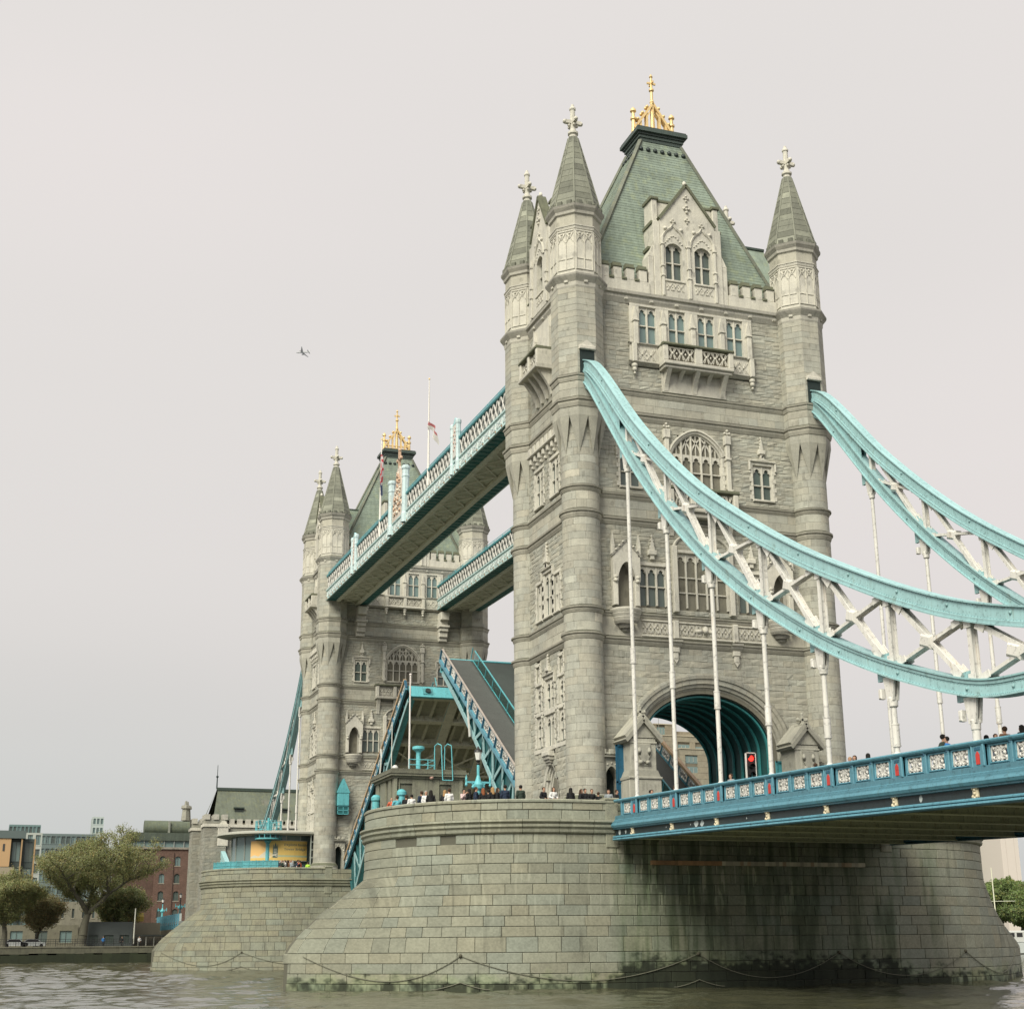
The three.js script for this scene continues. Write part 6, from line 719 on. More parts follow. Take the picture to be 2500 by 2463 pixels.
// ---------------------------------------------------------------- far pier: pavilion, sign, lookout mast
{ const t = thing('visitor_pavilion', 'low round glass pavilion with a flat overhanging roof on the farther pier', 'pavilion'), px = -82, R = 5.5, zc = 13.5; const rf = new Geo(); rf.lathe([[0, 15.0], [6.7, 15.0], [7.3, 15.15], [7.3, 15.35], [6.6, 15.5], [0, 15.7]], 40, px - 1.2, zc, [0.42, 0.42, 0.37]); rf.build('pavilion_roof', M.plain, t);
  for (let i = 0; i < 20; i++) { const a = i / 20 * 6.283, b = (i + 1) / 20 * 6.283, p = (q, y, r) => V(px - 1.2 + r * Math.cos(q), y, zc + r * Math.sin(q)); const g = new Geo(); g.quad(p(a, 10.1, R), p(b, 10.1, R), p(b, 15, R), p(a, 15, R), [1, 1, 1]); g.build('glass_panel', M.glassPale, t); const m = new Geo(); m.bar(p(a, 10.1, R + 0.05), p(a, 15, R + 0.05), 0.12, 0.12, [0.3, 0.33, 0.3], V(1, 0, 0)); m.build('mullion', M.satin, t); }
  const bx = new Geo(); for (const z of [9.4, 10.7]) bx.box(-76.9, -76.75, 10.1, 15.1, z, z + 0.12, [0.33, 0.36, 0.33]); for (let y = 10.6; y < 15.2; y += 0.9) bx.box(-76.9, -76.76, y, y + 0.1, 9.4, 10.8, [0.33, 0.36, 0.33]); bx.box(-77.3, -77.2, 10.1, 15.0, 9.4, 10.8, [0.03, 0.04, 0.04]); bx.box(-79.5, -76.7, 15.1, 15.3, 9.2, 10.9, [0.42, 0.42, 0.37]); bx.build('entrance_frame', M.satin, t); }
{ const t = thing('banner_sign', 'yellow banner on the pavilion front with blue lettering and a drawing of the bridge', 'sign'), g = new Geo(), cv = document.createElement('canvas'); cv.width = 1024; cv.height = 400; const c = cv.getContext('2d');
  c.fillStyle = '#d9b96b'; c.fillRect(0, 0, 1024, 400); c.fillStyle = '#e2b878'; c.fillRect(0, 0, 300, 400); c.fillStyle = '#c9c4b0'; c.beginPath(); c.moveTo(0, 330); c.lineTo(60, 290); c.lineTo(130, 320); c.lineTo(260, 200); c.lineTo(330, 240); c.lineTo(330, 400); c.lineTo(0, 400); c.fill(); c.fillStyle = '#d9b96b'; c.fillRect(0, 350, 1024, 50); c.fillStyle = '#7fb5a8'; c.fillRect(470, 300, 554, 10); c.fillRect(470, 322, 554, 8); c.fillStyle = '#c8b98a'; c.fillRect(470, 310, 554, 12);
  c.fillStyle = '#56685f'; c.fillRect(380, 150, 80, 200); c.beginPath(); c.moveTo(385, 150); c.lineTo(420, 40); c.lineTo(455, 150); c.fill(); for (const x of [374, 452]) { c.fillRect(x, 110, 14, 240); c.beginPath(); c.moveTo(x - 2, 112); c.lineTo(x + 7, 70); c.lineTo(x + 16, 112); c.fill(); } c.fillStyle = '#d9d4c4'; for (let y = 165; y < 300; y += 34) for (let x = 394; x < 446; x += 18) c.fillRect(x, y, 10, 20); c.strokeStyle = '#d9d4c4'; c.lineWidth = 7; for (let i = 0; i < 4; i++) { c.beginPath(); c.moveTo(300 + i * 6, 360 - i * 40); c.lineTo(470, 250 + i * 30); c.stroke(); }
  c.fillStyle = '#3d5a66'; c.font = 'bold 62px serif'; c.fillText('Explore Inside', 575, 105); c.fillText('Tower Bridge', 575, 195);
  const d = c.getImageData(0, 0, 1024, 400).data, a = new Uint8Array(1024 * 400 * 4); for (let y = 0; y < 400; y++) a.set(d.subarray((399 - y) * 4096, (400 - y) * 4096), y * 4096); const tx = new THREE.DataTexture(a, 1024, 400, THREE.RGBAFormat); tx.colorSpace = THREE.SRGBColorSpace; tx.magFilter = THREE.LinearFilter; tx.minFilter = THREE.LinearFilter; tx.needsUpdate = true;
  const N = 12, z0 = 17.4, z1 = 10.95, P = (i) => { const z = lerp(z0, z1, i / N), q = Math.asin(clamp((z - 13.5) / 5.62, -1, 1)); return V(-83.2 + 5.62 * Math.cos(q) + 0.1, 0, z); }; const uv = [], pos = [], nor = []; for (let i = 0; i < N; i++) { const A = P(i), B = P(i + 1), v = [[A, 12.15, i, 0], [B, 12.15, i + 1, 0], [B, 14.4, i + 1, 1], [A, 12.15, i, 0], [B, 14.4, i + 1, 1], [A, 14.4, i, 1]]; const nx = A.z - B.z, nz = B.x - A.x, l = Math.hypot(nx, nz); for (const [p, y, u, w] of v) { pos.push(p.x, y, p.z); uv.push(u / N, w); nor.push(nx / l, 0, nz / l); } }
  const bg = new THREE.BufferGeometry(); bg.setAttribute('position', new THREE.Float32BufferAttribute(pos, 3)); bg.setAttribute('normal', new THREE.Float32BufferAttribute(nor, 3)); bg.setAttribute('uv', new THREE.Float32BufferAttribute(uv, 2)); const m = new THREE.Mesh(bg, new THREE.MeshStandardMaterial({ map: tx, roughness: 0.6, side: THREE.DoubleSide })); m.name = 'printed_sheet'; m.castShadow = m.receiveShadow = true; t.add(m);
  for (let i = 0; i < N; i++) { const A = P(i), B = P(i + 1); for (const y of [12.1, 14.4]) g.bar(V(A.x, y, A.z), V(B.x, y, B.z), 0.06, 0.06, [0.4, 0.4, 0.36]); } g.build('banner_frame', M.satin, t); }
{ const t = thing('lookout_mast', 'turquoise mast with a railed crow\'s nest in front of the yellow banner', 'mast'), A = C.aqua, x = -78, z = 15.6, g = new Geo(); g.lathe([[0.28, 10.1], [0.24, 14.0], [0.5, 14.4], [0.3, 14.5]], 10, x, z, A); g.build('mast_pole', M.paint, t); const p = new Geo(); p.lathe([[0, 14.45], [1.6, 14.5], [1.6, 14.65], [0, 14.7]], 14, x, z, A); p.build('platform', M.paint, t); const r = new Geo(); for (let i = 0; i < 14; i++) { const a = i / 14 * 6.283, b = (i + 1) / 14 * 6.283, q = (k, y) => V(x + 1.5 * Math.cos(k), y, z + 1.5 * Math.sin(k)); r.tube(q(a, 14.6), q(a, 16.6), 0.05, 0.05, A, 5); for (const y of [15.1, 15.6, 16.1, 16.6]) r.bar(q(a, y), q(b, y), 0.05, 0.05, A); } r.tube(V(x, 14.6, z), V(x, 17.0, z), 0.22, 0.16, A, 8); r.build('rail', M.paint, t); seat(t, x, 10.1, z); }
{ const t = thing('railing', 'turquoise railing panels round the water end of the farther pier', 'railing'), A = tone(C.aqua, 0.85); let i = 0; for (let k = 0.9; k > 0.42; k -= 0.032) { const a = pierPt(k, 11, -0.5).p, b = pierPt(k - 0.032, 11, -0.5).p, g = new Geo(), q = (p, y) => V(p.x - 81.75, y, p.z); g.quad(q(a, 10.9), q(b, 10.9), q(b, 11.75), q(a, 11.75), tone(A, 0.75 + 0.2 * hash(i, 2, 4))); for (const y of [11.0, 11.4, 11.8]) g.bar(q(a, y), q(b, y), 0.08, 0.08, A); g.bar(q(a, 10.8), q(a, 11.9), 0.1, 0.1, A, V(1, 0, 0)); if (k > 0.55) g.build('rail_panel', M.paint, t); i++; } }
{ const t = thing('turret_lantern', 'turquoise hooded lookout window fixed over the arch of the farther tower', 'bay window'), g = new Geo(); g.m = frame(-81.75 + 5.15, 0, 7.3, 0, -1); const A = C.aqua; g.cbox(-0.7, 0.7, 18.4, 19.9, 0, 1.1, tone(A, 1.05), 0.05); g.prism([[-0.8, 19.9], [0.8, 19.9], [0, 21.6]], 0, 1.15, A); g.build('hood', M.paint, t); const w = new Geo(); w.m = g.m; w.cbox(-0.65, 0.65, 17.4, 18.4, 0, 0.95, C.teal, 0.04); for (const u of [-0.65, 0, 0.6]) w.box(u, u + 0.06, 17.4, 18.4, 0.94, 1.0, A); for (const y of [17.4, 17.85, 18.3]) w.box(-0.65, 0.65, y, y + 0.06, 0.94, 1.0, A); w.build('window', M.satin, t); }

// ---------------------------------------------------------------- north bank
const BX = -172;
{ const t = thing('quay_wall', 'long low embankment wall with dark green weed along the far bank', 'wall'), R = rngOf(3); const g = new Geo(); for (let z = 75; z > -190; z -= 3) { g.box(BX - 1, BX, 1.5 + 0.15 * R(), 2.55, z - 3, z, jit([0.12, 0.12, 0.09], R, 0.2)); } g.build('wall_face', M.granite, t); const w = new Geo(); for (let z = 75; z > -190; z -= 1.5) w.box(BX - 1, BX + 0.06 + 0.05 * R(), -1.2, 1.35 + 0.3 * R(), z - 1.5, z, jit([0.025, 0.033, 0.015], R, 0.5)); w.build('weed', M.granite, t).userData.kind = 'stuff'; const c = new Geo(); c.box(BX - 1.1, BX + 0.1, 2.55, 2.75, -190, 75, [0.17, 0.165, 0.13]); c.build('coping', M.granite, t); }
{ const t = thing('quay_railing', 'dark iron railing along the top of the embankment wall', 'railing'), g = new Geo(); for (let z = 62; z > 14; z -= 1.6) { g.box(BX - 0.75, BX - 0.65, 2.7, 3.95, z - 0.05, z + 0.05, C.black); } for (const y of [3.2, 3.55, 3.9]) g.box(BX - 0.73, BX - 0.67, y, y + 0.06, 14, 62, C.black); for (let z = 62; z > 14; z -= 0.4) g.box(BX - 0.72, BX - 0.68, 2.8, 3.9, z - 0.02, z + 0.02, C.black); g.build('rails', M.satin, t); }
{ const g = new Geo(); g.box(-1600, BX - 0.5, 1.9, 2.6, -1500, 1500, [0.17, 0.17, 0.15]); tag(g.build('ground', M.asphalt, scene), 'flat paved ground of the far bank', 'ground', null, 'structure'); }
{ const t = thing('abutment_tower', 'stone gatehouse with battlements and a steep slate roof at the far end of the bridge', 'gatehouse'), g = new Geo(), x0 = -172, x1 = -160, R = rngOf(61), st = new Geo(), F = frame(x1, 0, 0, 0, -1), S = frame((x0 + x1) / 2, 0, 11.9, 1, 0);
  g.box(x0 + 0.3, x1 - 0.3, 2, 23, -11.6, 11.6, C.mortar); layWall(t, F, -11.4, 11.4, [{ y0: 3, y1: 22.6, h: 0.6, len: 1.3, col: tone(C.rock, 0.65) }], [[-6, 6, 2, 16]], R, { near: false }, st, { left: 0 }); layWall(t, S, -6, 6, [{ y0: 3, y1: 22.6, h: 0.6, len: 1.3, col: tone(C.rock, 0.68) }], [], R, { near: false }, st, { left: 0 }); const sw = st.build('stonework', M.stone, t); sw.userData.kind = 'stuff';
  const st2 = new Geo(); for (const [cx, cz] of [[x1 - 1, 10.6], [x0 + 1.5, 11.5], [x1 - 1, -10.6]]) { g.box(cx - 2, cx + 1.3, 2, 23.4, cz - 1.9, cz + 1.8, tone(C.rock, 0.5)); layWall(t, frame(cx + 1.4, 0, cz, 0, -1), -1.9, 1.9, [{ y0: 3, y1: 23.4, h: 0.6, len: 1.2, col: tone(C.rock, 0.72), rough: 0.04 }], [], R, { near: false }, st2, { left: 0 }); layWall(t, frame(cx - 0.3, 0, cz + 1.9, 1, 0), -1.7, 1.7, [{ y0: 3, y1: 23.4, h: 0.6, len: 1.2, col: tone(C.rock, 0.75), rough: 0.04 }], [], R, { near: false }, st2, { left: 0 }); g.box(cx - 2.2, cx + 1.6, 22.2, 22.7, cz - 2.1, cz + 2.1, C.trim); for (const dz of [-1.5, 0, 1.5]) for (const dx of [-1.8, 0, 1.2]) g.box(cx + dx - 0.3, cx + dx + 0.4, 23.4, 24.3, cz + dz - 0.45, cz + dz + 0.45, tone(C.trim, 0.8)); } for (let z = -8; z < 9; z += 1.4) g.box(x1 - 0.4, x1 + 0.1, 22.6, 23.6, z, z + 0.9, tone(C.trim, 0.85)); g.box(x1 - 0.4, x1 + 0.2, 22.2, 22.7, -9, 9, C.trim); for (const u of [14.2, 14.6]) g.lathe([[0.8, 24], [0.6, 26], [0.9, 26.1], [0.8, 26.6], [0.3, 26.7], [0.2, 27.4]], 6, x0 + (u - 14) * 3, u, tone(C.rock, 0.8), true);
  g.m = F; for (const s of [-1, 1]) { g.cbox(s * 9.3 - 0.9, s * 9.3 + 0.9, 19.0, 22.0, 0, 0.5, C.trim, 0.06); g.prism([[s * 9.3 - 1.2, 22], [s * 9.3 + 1.2, 22], [s * 9.3, 23.6]], 0, 0.5, C.trim); } g.m = null; g.build('wall', M.stone, t); st2.build('turret_stonework', M.stone, t).userData.kind = 'stuff';
  const r = new Geo(), zr = 9.9; r.quad(V(x1 - 0.5, 23.4, 11), V(x1 - 0.5, 23.4, -11), V(-166, 29.1, -6), V(-166, 29.1, zr - 0.2), [0.15, 0.165, 0.13]); r.quad(V(x0 + 0.5, 23.4, 11.6), V(x1 - 0.5, 23.4, 12.5), V(-166, 29.1, zr), V(-166, 29.1, zr), [0.15, 0.165, 0.13]); r.quad(V(x0 + 0.5, 23.4, 11), V(x0 + 0.5, 23.4, -11), V(-166, 29.1, -6), V(-166, 29.1, zr), [0.15, 0.165, 0.13]); r.box(-166.3, -165.7, 29, 29.5, -6, zr, C.lead); for (const z of [6.4, -1.5]) { r.box(-163.4, -162.0, 23.8, 25.6, z - 0.75, z + 0.75, [0.03, 0.04, 0.04]); r.box(-163.6, -161.8, 25.6, 25.8, z - 0.9, z + 0.9, C.lead); } for (const z of [1.5]) r.box(-165, -163.4, 24, 27.3, z - 0.7, z + 0.7, tone(C.rock, 0.7)); r.build('roof', M.slate, t); const f = new Geo(); f.lathe([[0.12, 29.3], [0.1, 31.2], [0.22, 31.3], [0.22, 31.5], [0.06, 31.6], [0.05, 33.4], [0, 33.5]], 8, -166, zr, C.dark); f.build('finial', M.satin, t); }
function facade(label, name, o) { // block with real window openings: panes set back in a gridded wall
  const t = thing(name, label, 'building', o.group), g = new Geo(), { x1, z0, z1, y0, y1, deep, col } = o; const fr = frame(x1, 0, (z0 + z1) / 2, 0, -1), W = Math.abs(z0 - z1) / 2; g.box(x1 - deep, x1 - 0.35, y0, y1, Math.min(z0, z1), Math.max(z0, z1), tone(col, 0.8));
  g.m = fr; const nc = o.cols, nr = o.rows, cw = 2 * W / nc, rh = (y1 - y0 - (o.foot ?? 0) - (o.head ?? 0)) / nr, ww = o.ww ?? 0.5, wh = o.wh ?? 0.55; const wins = []; let pat = []; for (let r = 0; r < nr; r++) for (let c = 0; c < nc; c++) { const u = -W + (c + 0.5) * cw, y = y0 + (o.foot ?? 0) + r * rh + rh * (0.5 - wh / 2); wins.push([u - cw * ww / 2, u + cw * ww / 2, y, y + rh * wh]); }
  const holes = wins.map(([a, b, c, d]) => o.arched ? [[a, c], [b, c], [b, d - (b - a) * 0.3], ...archPts((b - a) / 2, d - (b - a) * 0.3, (b - a) * 0.3, 6).reverse().slice(1, -1).map(([x, y]) => [x + (a + b) / 2, y]), [a, d - (b - a) * 0.3]] : [[a, c], [b, c], [b, d], [a, d]]);
  g.prism([[-W, y0], [W, y0], [W, y1], [-W, y1]], -0.34, 0, col, holes); g.m = null; g.build('wall', o.m ?? M.plain, t);
  wins.forEach(([a, b, c, d], i) => { const w = sub('window', t), q = new Geo(); q.m = fr; q.quad(V(a, c, -0.25), V(b, c, -0.25), V(b, d, -0.25), V(a, d, -0.25), [1, 1, 1]); q.build('pane', hash(i, 3, o.seed ?? 1) < (o.pale ?? 0.15) ? M.glassPale : M.glass, w); const f = new Geo(); f.m = fr; f.box(a - 0.1, b + 0.1, c - 0.16, c, -0.1, 0.08, o.sill ?? tone(col, 1.2)); f.box((a + b) / 2 - 0.05, (a + b) / 2 + 0.05, c, d, -0.24, -0.17, o.bar ?? [0.1, 0.12, 0.12]); f.build('frame', M.plain, w); }); return t; }
{ const BR = [0.16, 0.10, 0.08]; const t = facade('brown brick warehouse with small arched windows and a glazed top storey', 'brick_warehouse', { x1: -212, z0: 15.3, z1: -12, y0: 2.4, y1: 21.6, deep: 30, col: BR, cols: 9, rows: 5, ww: 0.36, wh: 0.55, arched: true, m: M.brick, sill: [0.3, 0.27, 0.22], head: 0.6, foot: 1.4, seed: 4 });
  const g = new Geo(); g.box(-242, -212.3, 2.4, 21.6, 15.3, 21.5, tone(BR, 0.75)); g.box(-213, -211.7, 21.6, 22.0, -12, 21.5, [0.3, 0.28, 0.24]); g.build('side_wall', M.brick, t); const u = new Geo(); u.box(-240, -214, 22, 23.4, -12, 20, [0.10, 0.14, 0.13]); u.build('attic_glazing', M.glassPale, t); const r = new Geo(); r.box(-240, -213.5, 23.4, 25.0, -12, 20.5, [0.09, 0.11, 0.09]); r.build('attic_roof', M.slate, t); for (let i = 0; i < 16; i++) { const q = new Geo(), z = 19.5 - i * 2; q.box(-213.9, -213.7, 22, 23.4, z - 0.06, z + 0.06, [0.35, 0.37, 0.35]); q.build('mullion', M.satin, t); } const v = new Geo(); v.tube(V(-222, 26.5, 17), V(-222, 26.5, -10), 1.6, 1.6, [0.14, 0.16, 0.12], 14); for (const z of [12, 6, 0]) v.box(-223.8, -220, 24.8, 27.9, z - 0.2, z + 0.2, [0.3, 0.3, 0.27]); v.build('roof_plant', M.slate, t); const p = new Geo(); for (const z of [11.6, 5.2, -1]) p.tube(V(-211.9, 3, z), V(-211.9, 21, z), 0.1, 0.1, tone(BR, 0.6), 6); p.build('drain_pipe', M.plain, t); }
facade('tall pale glass slab block seen faintly above the tree crown', 'glass_tower', { x1: -420, z0: 16.4, z1: 12.8, y0: 2, y1: 45, deep: 10, col: [0.42, 0.48, 0.47], cols: 3, rows: 14, ww: 0.7, wh: 0.6, group: null, seed: 8, pale: 0.9 });
{ const t = facade('modern block with an orange gable bay and dark framed glass at the far left edge', 'orange_block', { x1: -216, z0: 48, z1: 38.6, y0: 2.4, y1: 23.5, deep: 20, col: [0.055, 0.075, 0.075], cols: 4, rows: 4, ww: 0.6, wh: 0.75, seed: 2, pale: 0.7, foot: 1 }); const g = new Geo(); g.box(-216, -215, 18.0, 23.5, 43.2, 48, [0.46, 0.30, 0.16]); g.box(-216, -215, 9, 17.9, 42.2, 48, [0.30, 0.26, 0.19]); for (const z of [41.0, 38.5]) g.box(-216, -215.0, 8, 23.4, z, z + 0.28, [0.36, 0.24, 0.13]); g.box(-217, -214.8, 23.5, 25.0, 40.5, 49, [0.10, 0.13, 0.13]); g.build('cladding', M.plain, t); const w = new Geo(); w.box(-214.99, -214.95, 21.0, 22.4, 44.3, 44.7, [0.05, 0.05, 0.05]); w.build('slot_window', M.satin, t); }
facade('pale gridded office block behind the orange gabled one', 'grid_block', { x1: -262, z0: 39.7, z1: 36.2, y0: 2.4, y1: 28, deep: 20, col: [0.40, 0.43, 0.40], cols: 2, rows: 8, ww: 0.62, wh: 0.7, seed: 9, pale: 0.4 });
facade('greenish glass office block with a roof crane behind the trees', 'green_block', { x1: -330, z0: 43.4, z1: 35.1, y0: 2.4, y1: 35, deep: 20, col: [0.13, 0.20, 0.20], cols: 8, rows: 12, ww: 0.7, wh: 0.6, seed: 6, pale: 0.3 });
facade('grey blue glass block partly hidden by the crown of the big plane tree', 'blue_block', { x1: -300, z0: 39.3, z1: 22, y0: 2.4, y1: 30.6, deep: 30, col: [0.14, 0.18, 0.18], cols: 14, rows: 9, ww: 0.8, wh: 0.6, seed: 3, pale: 0.4 });
facade('low pale old stone building behind the embankment trees', 'stone_house', { x1: -208, z0: 33.5, z1: 23.9, y0: 2.4, y1: 11.1, deep: 12, col: [0.27, 0.26, 0.21], cols: 5, rows: 2, ww: 0.22, wh: 0.4, seed: 5, m: M.stone });
facade('broad stone wall building with flat roof left of the big tree trunk', 'rampart_house', { x1: -204, z0: 52, z1: 29.6, y0: 2.4, y1: 6.7, deep: 6, col: [0.22, 0.21, 0.16], cols: 5, rows: 1, ww: 0.5, wh: 0.5, seed: 7, m: M.stone });
{ const t = facade('dark grey flat-roofed kiosk building with three openings on the quay', 'quay_kiosk', { x1: -184, z0: 29.3, z1: 21.2, y0: 2.5, y1: 6.95, deep: 8, col: [0.095, 0.11, 0.11], cols: 3, rows: 1, ww: 0.62, wh: 0.52, head: 1.6, seed: 12, pale: 0 }); const g = new Geo(); g.box(-190, -183.8, 4.4, 4.7, 10, 21.2, [0.05, 0.055, 0.05]); for (const z of [20, 18.6, 17.2, 15.8]) g.box(-184.3, -184, 2.5, 4.4, z, z + 0.2, [0.3, 0.3, 0.27]); g.build('shelter_roof', M.plain, t); }
{ const t = thing('concrete_hotel', 'stepped tan concrete hotel glimpsed through the arch of the nearer tower', 'building'), R = rngOf(17), tan = [0.36, 0.325, 0.25], g = new Geo();
  const strips = (x, z0, z1, y0, y1, c, holes) => { for (let y = y1; y > y0; y -= 1.35) { const a = Math.max(y0, y - 1.31), cuts2 = free(z1, z0, holes.filter((h) => h[2] < y - 0.05 && h[3] > a + 0.05).map((h) => [h[0], h[1]])); for (const [p, q] of cuts2) g.box(x - 0.3, x, a, y, p, q, jit(c, R, 0.08)); } g.box(x - 14, x - 0.31, y0, y1 - 0.05, z1, z0, tone(c, 0.6)); };
  const win = []; for (let r = 0; r < 6; r++) { win.push([-105.08, -101.9, 42.5 - r * 2.45, 43.55 - r * 2.45]); win.push([-112.5, -109.5, 42.5 - r * 2.45, 43.55 - r * 2.45]); }
  strips(-206, -100.6, -122, 20, 45.4, tan, win); strips(-212, -94.9, -126, 20, 49.2, tone(tan, 0.92), [[-106.2, -103, 45.3, 47.0], [-111, -107.6, 45.3, 46.6], [-98, -96, 46.4, 47.9]]); strips(-216, -98.8, -104.6, 49.3, 52.4, tone(tan, 0.8), [[-101.8, -99.6, 50.3, 51.5]]); strips(-217, -104.7, -111, 49.3, 51.1, tone(tan, 0.85), []); g.build('concrete_wall', M.stone, t);
  const panes = [...win.map((w) => [-206.25, ...w]), [-212.25, -106.2, -103, 45.3, 47.0], [-212.25, -111, -107.6, 45.3, 46.6], [-212.25, -98, -96, 46.4, 47.9], [-216.25, -101.8, -99.6, 50.3, 51.5]]; for (const [x, z0, z1, y0, y1] of panes) { const w = sub('window', t), q = new Geo(); q.quad(V(x, y0 - 0.3, z0), V(x, y0 - 0.3, z1), V(x, y1 + 0.3, z1), V(x, y1 + 0.3, z0), [1, 1, 1]); q.build('pane', M.glassPale, w); const f = new Geo(); for (let k = 0; k <= 3; k++) f.box(x + 0.02, x + 0.1, y0, y1, lerp(z0, z1, k / 3) - 0.05, lerp(z0, z1, k / 3) + 0.05, [0.4, 0.4, 0.36]); f.build('frame', M.plain, w); }
  const p = new Geo(); for (const [z, h] of [[-99.2, 1.2], [-96, 1.6], [-97.2, 1.0], [-95.5, 2.2]]) p.tube(V(-214, 49, z), V(-214, 49.4 + h + (z < -99 ? 3 : 0), z), 0.08, 0.05, [0.2, 0.2, 0.18], 5); for (let z = -95; z > -98.6; z -= 0.6) p.box(-213, -212.95, 49.2, 49.9, z, z + 0.06, [0.25, 0.25, 0.22]); p.build('roof_rail', M.satin, t); const r = new Geo(); for (const [x, y, z0, z1] of [[-216, 52.4, -98.7, -104.7], [-212, 49.2, -94.8, -126.1], [-206, 45.4, -100.5, -122.1]]) r.box(x - 8, x + 0.15, y, y + 0.22, z1, z0, tone(tan, 1.15)); r.build('roof_edge', M.plain, t); }
{ const t = thing('approach_viaduct', 'low approach road with blue posts and pale panels beside the gatehouse', 'bridge'), g = new Geo(); g.box(-225, -174, 2.4, 6.4, 8, 14, [0.24, 0.22, 0.17]); g.box(-225, -173, 6.9, 8.2, 13.9, 14.1, [0.42, 0.46, 0.46]); g.box(-225, -173, 6.4, 6.9, 8, 14.2, [0.2, 0.22, 0.22]); g.build('road_wall', M.plain, t); const p = new Geo(); for (let i = 0; i < 16; i++) p.box(-223 + i * 3.2, -222.6 + i * 3.2, 5.6, 8.2, 14.05, 14.4, C.deck); p.build('parapet_post', M.paint, t); }
{ const t = thing('double_decker_bus', 'red double-decker bus on the approach road behind the tree', 'bus'), g = new Geo(), x = -207, z = 21.6; g.box(x - 5, x + 5, 6.9, 10.6, z - 1.2, z + 1.2, [0.45, 0.045, 0.035]); g.box(x - 4.9, x + 5.03, 10.6, 10.75, z - 1.1, z + 1.1, [0.4, 0.05, 0.04]); g.build('body', M.satin, t); const w = new Geo(); for (const y of [7.9, 9.4]) { w.box(x - 4.6, x + 4.6, y, y + 0.75, z + 1.2, z + 1.23, C.black); w.box(x + 5, x + 5.03, y - 0.2, y + 0.8, z - 1.0, z + 1.0, C.black); } w.build('window', M.satin, t); for (const dx of [-3.2, 3.2]) { const h = new Geo(); h.tube(V(x + dx, 6.95, z + 0.95), V(x + dx, 6.95, z + 1.22), 0.48, 0.48, C.black, 12); h.build('wheel', M.plain, t); } const rd = new Geo(); rd.box(x - 6, x + 16, 2.4, 6.88, z - 6, z + 2, [0.24, 0.22, 0.17]); tag(rd.build(numbered('ramp_wall'), M.plain, scene), 'short stretch of road embankment under the red bus', 'wall'); }
for (const [x, z, c, l] of [[-181, 41.2, [0.5, 0.52, 0.52], 'silver car parked on the quay at the far left'], [-181, 38.2, [0.42, 0.44, 0.44], 'grey car parked on the quay left of the big tree']]) { const t = thing('parked_car', l, 'car', 'cars parked on the quay'), g = new Geo(); g.m = frame(x, 2.6, z, 0, -1); g.prism([[-2.1, 0.3], [2.1, 0.3], [2.1, 0.8], [1.3, 0.92], [0.7, 1.42], [-1.0, 1.45], [-1.7, 0.95], [-2.1, 0.9]], -0.85, 0.85, c); g.build('body', M.satin, t); const w = new Geo(); w.m = g.m; w.prism([[1.15, 0.93], [0.65, 1.36], [-0.95, 1.38], [-1.5, 0.95]], 0.84, 0.87, C.black); w.build('window', M.satin, t); for (const u of [-1.35, 1.35]) { const h = new Geo(); h.m = g.m; h.tube(V(u, 0.32, 0.6), V(u, 0.32, 0.88), 0.32, 0.32, C.black, 12); h.build('wheel', M.plain, t); } }
{ const t = thing('delivery_van', 'yellow van on the approach road right of the red bus', 'van'), g = new Geo(), x = -200, z = 19.0; g.m = frame(x, 6.9, z, 1, 0); g.prism([[-2.6, 0.35], [2.6, 0.35], [2.6, 1.2], [1.9, 1.9], [-2.6, 2.0]], -0.9, 0.9, [0.55, 0.42, 0.08]); g.build('body', M.satin, t); const w = new Geo(); w.m = g.m; w.prism([[2.4, 1.2], [1.85, 1.8], [1.0, 1.8], [1.0, 1.2]], 0.89, 0.92, C.black); w.build('window', M.satin, t); for (const u of [-1.7, 1.7]) { const h = new Geo(); h.m = g.m; h.tube(V(u, 0.35, 0.6), V(u, 0.35, 0.93), 0.35, 0.35, C.black, 12); h.build('wheel', M.plain, t); } }
for (const [x, z, l] of [[-177.7, 13.7, 'first turquoise lamp standard from the gatehouse on the approach road'], [-207.2, 13.7, 'second turquoise lamp standard from the gatehouse on the approach road'], [-224, 13.7, 'third turquoise lamp standard from the gatehouse on the approach road, nearest the bus']]) lampPost(x, 6.9, z, 5.0, l, 'lamps on the approach road');
for (const [z, h, l] of [[13.9, 8, 'dark slim post on the quay beside the far pier shoulder'], [21.6, 6.5, 'thin pale pole on the quay by the kiosk end']]) { const t = thing('quay_post', l, 'post'), g = new Geo(); g.tube(V(-176, 2.6, z), V(-176, 2.6 + h, z), 0.13, 0.1, h > 7 ? C.black : [0.5, 0.5, 0.45], 8); g.build('post', M.satin, t); const b = new Geo(); b.tube(V(-176, 2.6, z), V(-176, 3.1, z), 0.25, 0.22, C.black, 8); b.build('post_base', M.satin, t); seat(t, -176, 2.6, z); }

